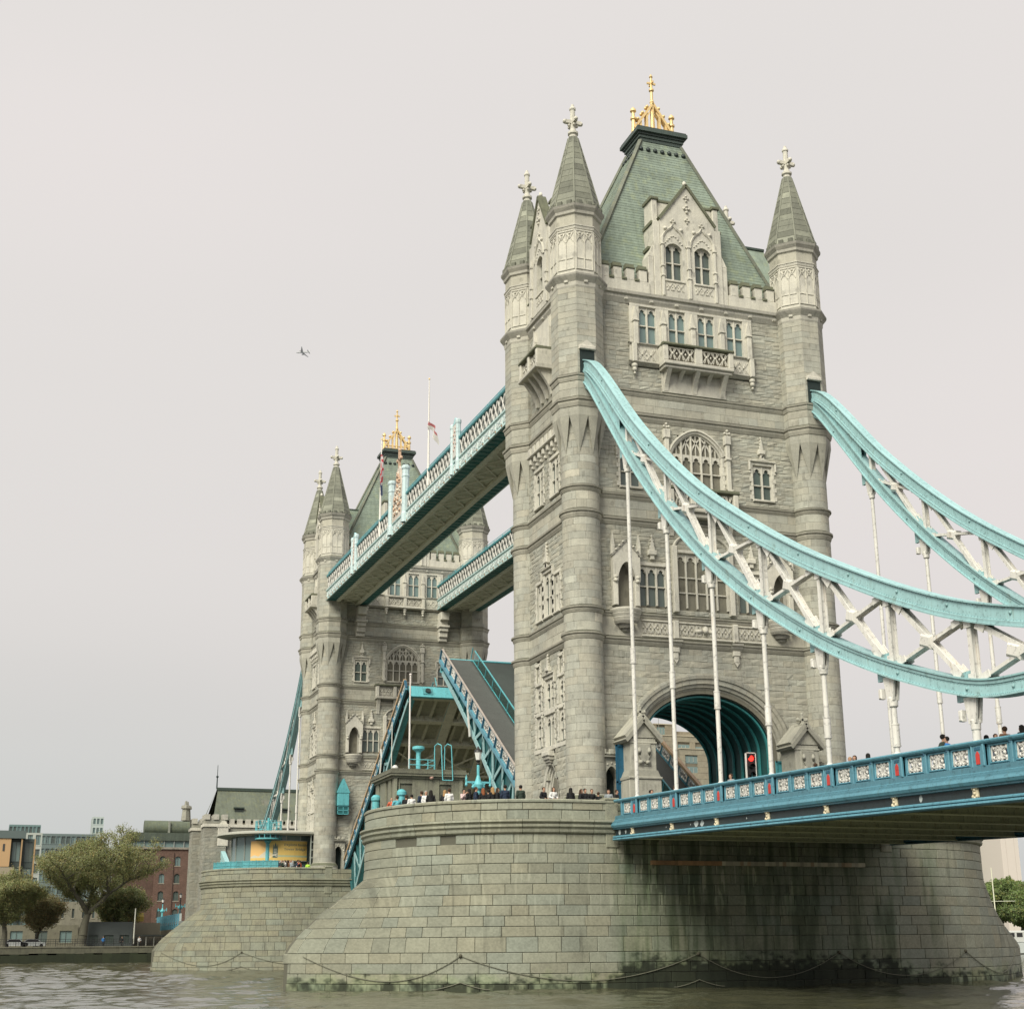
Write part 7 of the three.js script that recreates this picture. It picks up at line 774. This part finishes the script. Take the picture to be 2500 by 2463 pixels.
// trees: tapered trunk, limbs that fork, small leaves spread through the crown
function tree(x, y, z, H, W, seed, label, o = {}) {
  const t = thing('plane_tree', label, 'tree', o.group), R = rngOf(seed), g = new Geo(), tips = [], bark = o.bark ?? [0.10, 0.095, 0.07];
  const grow = (p, d, r, len, lvl) => { const n = 3; let q = p, dir = d.clone(); for (let i = 0; i < n; i++) { dir.add(V((R() - 0.5) * 0.35, (R() - 0.3) * 0.2, (R() - 0.5) * 0.35)).normalize(); const e = q.clone().addScaledVector(dir, len / n); g.tube(q, e, r * (1 - i * 0.13), r * (1 - (i + 1) * 0.13), bark, lvl < 2 ? 8 : 5, false); q = e; if (lvl > 0) tips.push([q, lvl]); if (lvl > 0 && lvl < 4 && R() < 0.7) { const a = R() * 6.283; grow(q, dir.clone().multiplyScalar(0.5).add(V(Math.cos(a), 0.1 + R() * 0.5 - 0.2, Math.sin(a))).normalize(), r * 0.3, len * 0.5, Math.max(3, lvl + 2)); } }
    if (lvl > 4 || len < 0.5) { tips.push([q, 6]); return; } const k = lvl === 0 ? 5 : 2 + (R() < 0.6 ? 1 : 0); for (let i = 0; i < k; i++) { const a = (i + R() * 0.6) / k * 6.283, sp = lvl === 0 ? 0.75 : 0.62, nd = dir.clone().multiplyScalar(0.9).add(V(Math.cos(a) * sp * (W / H) * 1.5, 0.15 + (R() - 0.4) * 0.4, Math.sin(a) * sp * (W / H) * 1.5)).normalize(); grow(q, nd, r * (0.62 - 0.06 * k / 3) * (0.9 + R() * 0.3), len * (lvl === 0 ? 0.85 : 0.74) * (0.85 + R() * 0.3), lvl + 1); } };
  grow(V(0, 0, 0), V((R() - 0.5) * 0.1, 1, (R() - 0.5) * 0.1), H * 0.042, H * 0.27, 0); g.lathe([[H * 0.06, -0.1], [H * 0.045, H * 0.03]], 8, 0, 0, bark); g.build('trunk', M.plain, t);
  const base = new THREE.BufferGeometry(); { const P = [], s = o.leaf ?? 0.2; for (let i = 0; i < 5; i++) { const a = R() * 6.28, b = R() * 6.28, c = V((R() - 0.5) * 0.7, (R() - 0.5) * 0.7, (R() - 0.5) * 0.7), u = V(Math.cos(a) * Math.sin(b), Math.cos(b), Math.sin(a) * Math.sin(b)).multiplyScalar(s), w = u.clone().cross(V(0.3, 0.8, -0.4)).normalize().multiplyScalar(s * 0.7); const k = [c.clone().add(u), c.clone().add(w), c.clone().sub(u), c.clone().sub(w)]; for (const j of [0, 1, 2, 0, 2, 3]) P.push(k[j].x, k[j].y, k[j].z); } base.setAttribute('position', new THREE.Float32BufferAttribute(P, 3)); base.computeVertexNormals(); }
  const n = Math.floor(tips.length * (o.dense ?? 9)), crown = new Geo(), mt = new THREE.Matrix4(), L = o.col ?? [0.23, 0.255, 0.095], bp = base.attributes.position, q3 = [V(), V(), V()]; for (let i = 0; i < n; i++) { const [p, l] = tips[Math.floor(R() * tips.length)], sp = l > 5 ? 1.1 : 0.8, s = 0.7 + R() * 0.8; mt.makeRotationFromEuler(new THREE.Euler(R() * 6, R() * 6, R() * 6)).scale(V(s, s, s)).setPosition(p.x + (R() + R() - 1) * sp, p.y + (R() + R() - 1) * sp, p.z + (R() + R() - 1) * sp); const k = 0.65 + R() * 0.7, w = R() < 0.2 ? 1.35 : 1, c = [L[0] * k * w, L[1] * k, L[2] * k]; for (let j = 0; j < bp.count; j += 3) crown.tri(...q3.map((v, m) => v.fromBufferAttribute(bp, j + m).applyMatrix4(mt)), c); } crown.build('crown', M.leaf, t); t.position.set(x, y, z); return t; }
M.leaf = new THREE.MeshPhysicalMaterial({ color: 0xffffff, vertexColors: true, roughness: 0.9, transmission: 0.45, thickness: 0, side: THREE.DoubleSide });
tree(-182, 2.6, 30.2, 21.5, 21, 12, 'large spreading plane tree in thin spring leaf with pale forked trunk on the quay', { dense: 9, leaf: 0.11 });
tree(-180, 2.6, 43.2, 14, 14, 34, 'smaller plane tree with darker trunk at the left edge of the quay', { dense: 9, leaf: 0.11 });
tree(-190, 2.6, 37.5, 10, 9, 56, 'smaller olive half-leafed tree between the two larger plane trees', { dense: 4, leaf: 0.12, col: [0.24, 0.225, 0.10] });
tree(-198, 2.6, 22.5, 11, 8, 71, 'slender green tree in front of the brown warehouse behind the kiosk', { dense: 4, leaf: 0.14, col: [0.22, 0.26, 0.10] });

// ---------------------------------------------------------------- right edge, downstream bank
{ const g = new Geo(); g.box(-260, -150, -1, 3.5, -420, -168, [0.14, 0.14, 0.11]); tag(g.build('downstream_bank', M.granite, scene), 'embanked ground downstream below the green trees', 'bank', null, 'structure'); }
facade('dark block clad in broken white and teal panels beside the far pier edge', 'patterned_block', { x1: -238, z0: -198, z1: -213, y0: 3, y1: 40, deep: 20, col: [0.30, 0.36, 0.36], cols: 9, rows: 14, ww: 0.62, wh: 0.66, seed: 21, pale: 0.25 });
facade('pale pinkish slab block with two plain bays above the green trees', 'pale_block', { x1: -228, z0: -204.2, z1: -209.5, y0: 3, y1: 44, deep: 12, col: [0.66, 0.60, 0.55], cols: 2, rows: 1, ww: 0.03, wh: 0.96, seed: 22 });
tree(-176, 3.4, -161, 12.5, 12, 91, 'bright green bushy tree at the right edge beside the pier', { dense: 16, leaf: 0.2, col: [0.16, 0.235, 0.06] });
tree(-180, 3.4, -170, 13, 14, 92, 'second bright green tree at the right edge, above the white tent', { dense: 16, leaf: 0.2, col: [0.165, 0.24, 0.06] });
tree(-168, 3.4, -163, 8, 11, 93, 'low green shrubby tree over the river wall at the right edge', { dense: 16, leaf: 0.2, col: [0.14, 0.21, 0.055] });
{ const t = thing('pier_hut', 'pinkish hut with a flat green roof at the right edge of the river bank', 'hut'), g = new Geo(); g.box(-172, -160, 3, 10.4, -186, -173.5, [0.40, 0.36, 0.32]); g.build('hut_wall', M.plain, t); const r = new Geo(); r.box(-173, -159, 10.4, 11.3, -187, -172.8, [0.20, 0.27, 0.24]); r.build('hut_roof', M.plain, t); }
{ const t = thing('moored_boat', 'white moored boat with a mast and spars showing past the pier shoulder', 'boat'), g = new Geo(), F2 = frame(-150, 0, -143, 0.5, -0.86); g.m = F2; g.prism([[-9, 0.2], [8, 0.2], [10, 2.2], [-9.4, 2.0]], -1.8, 1.8, [0.42, 0.45, 0.45]); g.build('hull', M.satin, t); const c = new Geo(); c.m = F2; c.cbox(-5, 3, 2.1, 4.4, -1.5, 1.5, [0.46, 0.47, 0.46], 0.2); c.build('cabin', M.satin, t); const w = new Geo(); w.m = F2; for (let i = 0; i < 5; i++) w.box(-4.6 + i * 1.5, -3.5 + i * 1.5, 3.2, 4.0, 1.48, 1.53, C.black); w.build('window', M.satin, t); const m = new Geo(); m.m = F2; m.tube(V(-2, 4, 0), V(-2, 16.5, 0), 0.14, 0.09, [0.7, 0.7, 0.55], 8); m.tube(V(-1.9, 8.2, 0), V(-7, 12.0, 0), 0.09, 0.07, [0.7, 0.7, 0.5], 6); m.tube(V(-4.5, 10, 0), V(2, 10, 0), 0.06, 0.06, [0.6, 0.62, 0.5], 6); m.build('mast', M.satin, t); const f = new Geo(); f.m = F2; f.prism([[-6.7, 10.2], [-5.6, 10.0], [-5.8, 11.6], [-6.2, 11.2]], -0.03, 0.03, [0.5, 0.06, 0.04]); f.build('flag', M.plain, t); }

// ---------------------------------------------------------------- river
{ const R = (x, z) => { const n = (f, s, ax = 1) => vnoise(x * f * ax, z * f, 4096, 4096, s) - 0.5; const calm = smooth(0.35, 0.7, vnoise(x * 0.03 + 50, z * 0.05 + 50, 4096, 4096, 77)); return 0.16 * n(0.16, 1) + (0.20 + 0.10 * calm) * n(0.42, 2) + (0.10 + 0.06 * calm) * n(1.05, 3) + 0.03 * n(2.2, 4); };
  const mk = (x0, x1, z0, z1, s) => { const nx = Math.round((x1 - x0) / s), nz = Math.round((z1 - z0) / s), p = new Float32Array((nx + 1) * (nz + 1) * 3), idx = []; for (let i = 0; i <= nx; i++) for (let j = 0; j <= nz; j++) { const x = x0 + i * s, z = z0 + j * s, k = 3 * (i * (nz + 1) + j), e = Math.min(1, Math.min(i, nx - i, j, nz - j) / 4); p[k] = x; p[k + 1] = -0.03 + e * (s > 0.4 ? 1.2 : 1) * R(x + 2000, z + 2000); p[k + 2] = z; } for (let i = 0; i < nx; i++) for (let j = 0; j < nz; j++) { const a = i * (nz + 1) + j, b = a + nz + 1; idx.push(a, a + 1, b + 1, a, b + 1, b); } const g = new THREE.BufferGeometry(); g.setAttribute('position', new THREE.BufferAttribute(p, 3)); g.setIndex(idx); g.computeVertexNormals(); const uv = new Float32Array(p.length / 3 * 2); for (let i = 0; i < p.length / 3; i++) { uv[2 * i] = p[3 * i]; uv[2 * i + 1] = p[3 * i + 2]; } g.setAttribute('uv', new THREE.BufferAttribute(uv, 2)); return g; };
  const waterBump = tex(512, 512, (u, v) => grey(0.6 * fbm(u, v, 10, 3, 4) + 0.4 * fbm(u, v, 26, 8, 3)), 7), water = new THREE.MeshPhysicalMaterial({ color: new THREE.Color().setRGB(0.07, 0.07, 0.042), roughness: 0.1, bumpMap: waterBump, bumpScale: 0.035, ior: 1.33, side: THREE.DoubleSide });
  const a = new THREE.Mesh(mk(-2, 58, -46, 62, 0.28), water); a.name = 'river'; a.receiveShadow = true; scene.add(a); tag(a, 'choppy brown-green river water round the nearer pier', 'water', null, 'structure');
  const b = new THREE.Mesh(mk(-176, -2, -46, 62, 0.5), water); b.name = 'river_001'; b.receiveShadow = true; scene.add(b); tag(b, 'paler river water between the piers and the far bank', 'water', null, 'structure');
  const g = new Geo(); const W = [1, 1, 1]; for (const [x0, x1, z0, z1] of [[-176, 500, 62, 1500], [-176, 500, -1500, -46], [58, 500, -46, 62]]) g.quad(V(x0, -0.03, z1), V(x1, -0.03, z1), V(x1, -0.03, z0), V(x0, -0.03, z0), W); const c = g.build('river_002', water, scene); tag(c, 'open river water beyond the bridge up and down stream', 'water', null, 'structure');
  const bed = new Geo(); bed.quad(V(-1700, -3, 1500), V(600, -3, 1500), V(600, -3, -1500), V(-1700, -3, -1500), [0.05, 0.05, 0.03]); tag(bed.build('river_bed', M.plain, scene), 'muddy bed under the river', 'ground', null, 'structure'); }

// ---------------------------------------------------------------- aeroplanes
function plane(v, yaw, roll, s, label) { const t = thing('airliner', label, 'aeroplane', 'airliners in the sky'), G = [0.42, 0.43, 0.44], g = new Geo(); g.lathe([[0, -19], [1.1, -17.5], [1.9, -14], [1.9, 10], [0.8, 18], [0, 19]], 12, 0, 0, G); g.m = null; const rot = new THREE.Matrix4().makeRotationX(Math.PI / 2); const f = new THREE.Mesh(g.geometry().applyMatrix4(rot), M.satin); f.name = 'fuselage'; f.castShadow = true; t.add(f); for (const e of [-1, 1]) { const w = new Geo(); w.quad(V(e * 1.5, -0.8, -5), V(e * 17, 0.8, 5), V(e * 17, 0.8, 6.6), V(e * 1.5, -0.8, 2), tone(G, 0.8)); w.quad(V(e * 1.5, -0.4, -5), V(e * 17, 0.95, 5), V(e * 17, 0.95, 6.6), V(e * 1.5, -0.4, 2), tone(G, 0.8)); w.build('wing', M.satin, t); const n = new Geo(); n.tube(V(e * 6, -1.6, -5), V(e * 6, -1.6, -0.5), 1.05, 0.8, tone(G, 0.7), 10); n.build('engine', M.satin, t); const h = new Geo(); h.box(Math.min(e * 0.5, e * 6), Math.max(e * 0.5, e * 6), 0.6, 0.8, 14.5, 17, tone(G, 0.8)); h.build('tailplane', M.satin, t); } const q = new Geo(); q.prism([[13, 1], [18, 1], [18.5, 6.5], [16.5, 6.5]], -0.15, 0.15, G); const fm = new THREE.Mesh(q.geometry().applyMatrix4(new THREE.Matrix4().makeRotationY(-Math.PI / 2)), M.satin); fm.name = 'tail_fin'; t.add(fm); t.scale.setScalar(s); t.position.copy(v); t.rotation.set(0.15, yaw, roll, 'YXZ'); return t; }
plane(V(-2025.7, 918.6, -342.9), 2.35, -0.42, 0.7, 'tiny grey airliner banking in the open sky left of the towers');
plane(V(-2539.2, 701.9, -1898.1), 0.6, 0.1, 0.75, 'very small airliner low in the sky between the chain braces at right');

// ---------------------------------------------------------------- people
const figures = (() => {
  const N = 60, S = 0.97, CY = 0.92;
  const cap = (a, b, ra, rb) => { const ax = a[0], ay = a[1], az = a[2], bx = b[0] - ax, by = b[1] - ay, bz = b[2] - az, l2 = bx * bx + by * by + bz * bz || 1e-9; return (x, y, z) => { let t = ((x - ax) * bx + (y - ay) * by + (z - az) * bz) / l2; t = t < 0 ? 0 : t > 1 ? 1 : t; return Math.hypot(x - ax - bx * t, y - ay - by * t, z - az - bz * t) - (ra + (rb - ra) * t); }; };
  const mesh = (parts, k, cut) => { const mc = new MarchingCubes(N, M.plain, false, false, 60000); mc.isolation = 0; const h = N / 2; for (let kz = 0; kz < N; kz++) for (let ky = 0; ky < N; ky++) for (let kx = 0; kx < N; kx++) { const x = (kx - h) / h * S, y = (ky - h) / h * S + CY, z = (kz - h) / h * S; let d = 9; for (const f of parts) { const q = f(x, y, z); const hh = Math.max(k - Math.abs(d - q), 0) / k; d = Math.min(d, q) - hh * hh * k * 0.25; } if (cut) d = Math.max(d, cut(x, y, z)); mc.field[kx + ky * N + kz * N * N] = -d; } mc.update(); const n = mc.count, p = new Float32Array(n * 3), q = new Float32Array(n * 3); for (let i = 0; i < n * 3; i++) { p[i] = mc.positionArray[i] * S; q[i] = mc.normalArray[i]; } for (let i = 1; i < n * 3; i += 3) p[i] += CY; const g = new THREE.BufferGeometry(); g.setAttribute('position', new THREE.BufferAttribute(p, 3)); g.setAttribute('normal', new THREE.BufferAttribute(q, 3)); return g; };
  const poses = { stand: { arm: [[0.24, 1.15, 0.0], [0.23, 0.9, 0.08]], arm2: [[-0.24, 1.15, 0], [-0.22, 0.9, 0.1]], leg: [0, 0], lean: 0 }, lean: { arm: [[0.27, 1.16, 0.1], [0.14, 1.07, 0.34]], arm2: [[-0.27, 1.16, 0.1], [-0.14, 1.07, 0.34]], leg: [0.03, -0.06], lean: 0.13 }, photo: { arm: [[0.26, 1.2, 0.13], [0.1, 1.45, 0.33]], arm2: [[-0.26, 1.2, 0.13], [-0.1, 1.45, 0.33]], leg: [0.02, -0.02], lean: 0 }, walk: { arm: [[0.24, 1.16, -0.1], [0.23, 0.93, 0.02]], arm2: [[-0.24, 1.16, 0.1], [-0.22, 0.97, 0.26]], leg: [0.26, -0.26], lean: 0.03 } };
  const out = {};
  for (const [name, o] of Object.entries(poses)) {
    const L = o.lean, hip = (s) => [s * 0.09, 0.92, 0], knee = (s) => [s * 0.1, 0.5, o.leg[s > 0 ? 0 : 1] * 0.6 + 0.03], ank = (s) => [s * 0.1, 0.09, o.leg[s > 0 ? 0 : 1] - 0.03], toe = (s) => [s * 0.12, 0.04, o.leg[s > 0 ? 0 : 1] + 0.13], sh = (s) => [s * 0.18, 1.42, L], el = (s) => s > 0 ? o.arm[0] : o.arm2[0], wr = (s) => s > 0 ? o.arm[1] : o.arm2[1], along = (a, b, t) => a.map((v, i) => v + (b[i] - v) * t), ch = [0, 1.3, L * 0.8], hd = [0, 1.62, L * 1.1 + 0.015];
    const hand = (s) => along(el(s), wr(s), 1.28);
    const body = [cap([0, 0.95, 0], ch, 0.12, 0.13), cap(ch, [0, 1.4, L], 0.13, 0.09), cap([0, 1.4, L], [0, 1.56, L * 1.1], 0.055, 0.05), cap([0, 1.66, hd[2] - 0.012], [0, 1.58, hd[2] + 0.02], 0.092, 0.07)], top = [cap([0, 0.9, 0], ch, 0.155, 0.165), cap([-0.13, 1.38, L], [0.13, 1.38, L], 0.1, 0.1), cap(ch, [0, 1.44, L], 0.15, 0.09)], tr = [cap([0, 0.95, 0], [0, 0.88, 0], 0.145, 0.15)];
    for (const s of [-1, 1]) { body.push(cap(hip(s), knee(s), 0.08, 0.05), cap(knee(s), ank(s), 0.052, 0.038), cap(ank(s), toe(s), 0.045, 0.035), cap(sh(s), el(s), 0.05, 0.038), cap(el(s), wr(s), 0.037, 0.027), cap(wr(s), along(el(s), wr(s), 1.25), 0.03, 0.034)); top.push(cap(sh(s), el(s), 0.075, 0.06), cap(el(s), along(el(s), wr(s), 0.95), 0.058, 0.046)); tr.push(cap(hip(s), knee(s), 0.11, 0.075), cap(knee(s), along(knee(s), ank(s), 0.92), 0.075, 0.062)); }
    const B = new Geo(), skin = [0.46, 0.27, 0.19], bg = mesh(body, 0.05), P = bg.attributes.position, Q = bg.attributes.normal; for (let i = 0; i < P.count; i += 3) { const v = [0, 1, 2].map((k) => V().fromBufferAttribute(P, i + k)), w = [0, 1, 2].map((k) => V().fromBufferAttribute(Q, i + k)); B.tri(...v, v[0].y < 0.1 ? [0.03, 0.03, 0.03] : skin, ...w); }
    for (const s of [-1, 1]) { const a = V(...along(el(s), wr(s), 1.22)), d = V(...wr(s)).sub(V(...el(s))).normalize(), side = V(0, 0, 1).addScaledVector(d, -d.z).normalize(), pn = d.clone().cross(side).multiplyScalar(s); for (let i = 0; i < 4; i++) { const b = a.clone().addScaledVector(side, (i - 1.5) * 0.02), len = [0.035, 0.042, 0.039, 0.03][i], m = b.clone().addScaledVector(d, len + 0.01), e = m.clone().addScaledVector(d, len * 0.8).addScaledVector(pn, -0.018); B.tube(b, m, 0.0095, 0.009, skin, 6); B.tube(m, e, 0.009, 0.007, skin, 6); } const t0 = V(...along(el(s), wr(s), 1.08)).addScaledVector(side, 0.022), t1 = t0.clone().addScaledVector(side, 0.026).addScaledVector(d, 0.03), t2 = t1.clone().addScaledVector(d, 0.03).addScaledVector(pn, -0.01); B.tube(t0, t1, 0.013, 0.011, skin, 6); B.tube(t1, t2, 0.011, 0.008, skin, 6); }
    const f = hd[2]; B.blob(0, 1.605, f + 0.1, 0.013, 0.022, 0.02, skin, 5); for (const s of [-1, 1]) { B.blob(s * 0.09, 1.615, f - 0.005, 0.012, 0.028, 0.02, skin, 5); B.blob(s * 0.032, 1.635, f + 0.078, 0.013, 0.008, 0.01, [0.05, 0.04, 0.035], 5); B.blob(s * 0.032, 1.656, f + 0.08, 0.018, 0.004, 0.008, [0.06, 0.04, 0.03], 4); } B.blob(0, 1.562, f + 0.086, 0.024, 0.007, 0.01, [0.32, 0.12, 0.1], 5);
    const fold = (x, y, z) => 0.006 * Math.sin(y * 38 + x * 14 + z * 9) + 0.004 * Math.sin(x * 41 - z * 30);
    const col = (g) => { g.setAttribute('color', new THREE.Float32BufferAttribute(new Float32Array(g.attributes.position.count * 3).fill(1), 3)); g.setAttribute('uv', new THREE.Float32BufferAttribute(new Float32Array(g.attributes.position.count * 2), 2)); return g; };
    const hair = (long) => { const p = [cap([0, 1.675, f - 0.03], [0, 1.665, f + 0.01], 0.108, 0.1)]; if (long) { p.push(cap([0, 1.66, f - 0.06], [0, 1.38, f - 0.1], 0.09, 0.1)); for (const s of [-1, 1]) p.push(cap([s * 0.08, 1.64, f - 0.01], [s * 0.1, 1.42, f - 0.03], 0.035, 0.045)); } return mesh(p, 0.03, (x, y, z) => Math.min(1.69 - y - 0.4 * (f + 0.02 - z), z - f - 0.028 + (1.7 - y) * 0.2) * 1.0 > 0 && z > f + 0.02 ? 0.02 : -1); };
    out[name] = { body: B.geometry(), jacket: col(mesh(top.map((q) => (x, y, z) => q(x, y, z) + fold(x, y, z)), 0.05, (x, y) => Math.max(y - 1.475, 0.78 - y))), trousers: col(mesh(tr.map((q) => (x, y, z) => q(x, y, z) + fold(x, y, z) * 0.8), 0.04, (x, y) => 0.075 - y)), hair: col(hair(false)), long: col(hair(true)) };
  }
  return out;
})();
const clothMat = {}; const clothOf = (c) => clothMat[c.join()] ??= new THREE.MeshStandardMaterial({ color: new THREE.Color().setRGB(...c), roughness: 0.95, side: THREE.DoubleSide });
function person(x, y, z, yaw, pose, top, legs, hair, long, label, group, h = 1) {
  const t = thing('person', label, 'person', group), F = figures[pose], put = (n, g, m) => { const q = new THREE.Mesh(g, m); q.name = n; q.castShadow = q.receiveShadow = true; t.add(q); };
  put('body', F.body, M.plain); put('jacket', F.jacket, clothOf(top)); put('trousers', F.trousers, clothOf(legs)); if (hair) put('hair', long ? F.long : F.hair, clothOf(hair));
  t.position.set(x, y, z); t.rotation.y = yaw; t.scale.setScalar(h); return t;
}
const K = { black: [0.012, 0.013, 0.015], navy: [0.018, 0.03, 0.06], white: [0.68, 0.68, 0.68], sky: [0.12, 0.42, 0.50], orange: [0.55, 0.12, 0.06], grey: [0.25, 0.28, 0.30], brown: [0.13, 0.06, 0.03], blue: [0.03, 0.17, 0.45], pink: [0.55, 0.42, 0.42], olive: [0.03, 0.045, 0.035], jean: [0.05, 0.07, 0.12] }, HR = { black: [0.01, 0.009, 0.008], brown: [0.05, 0.026, 0.014], blond: [0.33, 0.20, 0.09], red: [0.22, 0.075, 0.03], grey: [0.35, 0.34, 0.32] };
const AW = Math.PI / 2 + Math.PI, TO = Math.PI / 2, PY = 10.1; // facing away from / towards the shore
[[-2.0, 20.9, AW + 0.3, 'stand', 'black', 'black', 0, 'person in black standing nearest the turquoise bollard at the end of the parapet', 0.97], [0.5, 21.1, AW, 'photo', 'orange', null, 0, 'bald person in an orange top between the black jacket and the light blue shirt', 0.97], [1.5, 21.0, AW + 0.2, 'photo', 'sky', 'brown', 0, 'person in a light blue shirt with raised arms at the curved parapet', 0.98], [2.6, 20.7, AW - 0.3, 'stand', 'black', 'brown', 0, 'person in dark clothes between the light blue and the white shirts', 0.96], [3.2, 20.5, AW, 'stand', 'white', 'black', 0, 'person in a white shirt seen from behind, below the first cabin window', 0.95], [4.1, 20.1, AW + 0.4, 'stand', 'navy', 'brown', 0, 'man in a navy jacket turned sideways below the cabin wall', 1.02], [4.45, 19.9, TO, 'stand', 'white', 'grey', 0, 'grey-haired person in white facing the river between two dark coats', 1.02], [4.85, 19.7, AW - 0.2, 'stand', 'black', 'black', 1, 'person with long black hair and a black coat below the middle of the cabin', 1.02], [5.75, 19.1, AW - 0.7, 'lean', 'black', 'blond', 1, 'woman with fair hair and a dark top leaning beside the man in white', 0.99], [6.05, 18.85, AW, 'stand', 'white', 'brown', 0, 'broad man in a white shirt below the second cabin window', 1.02], [6.75, 18.1, TO + 0.3, 'photo', 'pink', 'black', 0, 'person in a pale flowered top facing the river left of the lamp', 0.98], [7.0, 17.85, AW + 0.6, 'stand', 'black', 'black', 1, 'woman in black with long dark hair just left of the lamp post', 0.98], [7.35, 17.5, TO + 1.2, 'stand', 'navy', 'brown', 0, 'man in a navy coat just right of the lamp post, in profile', 1.03], [7.55, 17.1, AW, 'stand', 'black', 'red', 1, 'woman with long red hair seen from behind right of the lamp', 0.98], [7.7, 16.8, AW, 'stand', 'black', 'black', 0, 'short dark-haired person between the red-haired and the blond women', 0.93], [7.9, 16.6, AW + 0.2, 'stand', 'black', 'blond', 1, 'woman with long blond hair seen from behind, in dark clothes', 1.0], [8.05, 16.3, TO + 1.0, 'stand', 'black', 'brown', 1, 'woman in black with brown hair, right of the blond one', 0.98], [8.25, 15.9, AW, 'stand', 'navy', 'black', 0, 'man with a dark blue rucksack standing under the raised leaf', 1.07], [8.6, 15.0, AW, 'stand', 'olive', 'black', 0, 'man in a dark green coat with rucksack in front of the tower turret', 1.06], [8.9, 13.7, TO + 0.5, 'lean', 'black', 'brown', 0, 'person in a black top with sunglasses leaning by the pointed doorway', 0.99], [9.0, 13.05, TO + 0.2, 'lean', 'white', 'brown', 1, 'woman in a pale grey top leaning in front of the pointed doorway', 0.99], [9.05, 11.85, AW, 'stand', 'black', 'black', 1, 'person with a long black hood of hair in front of the round turret', 0.99], [9.1, 11.3, TO + 1.0, 'lean', 'black', 'brown', 1, 'person with brown hair bending towards the hooded one by the turret', 0.95], [9.1, 10.9, TO + 0.4, 'stand', 'black', 'black', 0, 'dark-haired person in black standing at the turret edge', 0.98], [9.1, 10.5, TO, 'lean', 'black', 'brown', 0, 'man in a black coat with bare face leaning by the turret edge', 0.96], [9.1, 9.95, AW, 'lean', 'black', 'brown', 0, 'short dark head just showing over the parapet by the turret', 0.88], [9.1, 9.3, TO - 0.4, 'lean', 'grey', 'brown', 0, 'bearded man in a grey vest leaning before the footway arch', 0.96], [9.1, 8.75, TO + 0.8, 'stand', 'black', 'brown', 0, 'person in black before the footway arch beside the grey vest', 0.97]].forEach(([x, z, yaw, pose, c, h, l, label, s]) => person(x, PY, z, yaw, pose, K[c], c === 'white' ? K.jean : K.black, h && HR[h], l, label, 'people along the near pier parapet', s * 1.03));
[[13.0, 8.2, TO + 1.5, 'stand', 'black', 'black', 0, 'dark-coated man at the first white hanger rod on the roadway', 0.95], [13.4, 8.3, TO, 'stand', 'blue', 'black', 0, 'person in bright blue by the foot of the first white hanger rod', 0.95], [23.8, 8.4, TO - 1.3, 'walk', 'grey', 'brown', 0, 'man in a pale grey shirt walking past the arch above the blue parapet', 1.01], [16.8, 8.4, AW, 'stand', 'black', 'brown', 0, 'dark head showing over the blue parapet beside the second white rod', 0.95], [18.45, 8.4, AW, 'stand', 'black', 'black', 0, 'small dark head over the blue parapet below the wooden handrail', 0.84], [35.5, 8.4, TO - 1, 'walk', 'pink', 'blond', 0, 'fair-haired head just right of the tower edge over the parapet', 0.91], [35.9, 8.4, TO - 1, 'walk', 'sky', 'brown', 1, 'brown-haired woman beside the fair head, right of the tower edge', 0.93], [37.0, 8.4, AW, 'walk', 'black', 'black', 1, 'long dark hair seen from behind, third head right of the tower edge', 0.93], [42.4, 8.4, TO + 1.4, 'lean', 'olive', 'black', 0, 'man in a dark green jacket leaning beside the child in blue', 1.09], [43.1, 8.4, AW + 0.8, 'lean', 'blue', 'black', 0, 'child in a bright blue anorak leaning on the parapet', 1.0], [45.2, 8.2, AW, 'walk', 'black', 'black', 1, 'dark hair close to the thick white hanger at the right', 0.91], [45.9, 8.4, TO, 'lean', 'pink', 'brown', 0, 'low pale face peering over the blue parapet at the right', 0.88], [46.6, 8.4, AW, 'stand', 'brown', 'brown', 0, 'person in a furry brown coat at the right over the parapet', 1.01], [47.6, 8.4, AW + 0.3, 'stand', 'black', 'black', 1, 'person with long black hair at the right end of the parapet', 0.98], [32.3, 8.3, AW, 'walk', 'orange', 'brown', 0, 'red-clad head low behind the parapet before the tower corner', 0.91]].forEach(([x, z, yaw, pose, c, h, l, label, s]) => person(x, railY(x) - 1.19, z, yaw, pose, K[c], K.jean, h && HR[h], l, label, 'people on the side span footway', s ?? 1));
{ const R = rngOf(88), tops = ['black', 'navy', 'brown', 'grey', 'olive', 'orange', 'white'], hs = ['black', 'brown', 'blond', 'grey']; for (let i = 0; i < 34; i++) { const z = i < 8 ? 20.6 - i * 0.5 : i < 13 ? 17.6 - (i - 8) * 0.5 : 15.3 - (i - 13) * 0.13, c = tops[Math.floor(R() * 7)], x = -81.75 + Math.sqrt(Math.max(1, 9.45 * 9.45 - Math.max(0, z - 11.9) ** 2)) - R() * 1.6, p = person(x, 10.1, z, R() * 6.28, R() < 0.5 ? 'stand' : 'lean', K[c], K.black, HR[hs[Math.floor(R() * 4)]], R() < 0.4, 'small visitor in the crowd along the far pier railing', 'visitors crowding the far pier railing', 0.93 + R() * 0.13); p.name = p.name; }
  person(-75.4, 10.1, 11.3, AW, 'stand', [0.45, 0.75, 0.08], K.black, HR.brown, 0, 'person in a bright yellow-green safety jacket by the far pavilion entrance', null, 1); }
for (const [x, z, c, l] of [[-178, 20.4, 'white', 'person in white walking on the quay by the kiosk end'], [-178, 26.6, 'blue', 'person in blue at the first opening of the grey kiosk'], [-178, 23.4, 'black', 'person in black at the last opening of the grey kiosk']]) person(x, 2.6, z, 1, 'walk', K[c], K.black, HR.brown, 0, l, null, 1);

renderer.render(scene, camera);
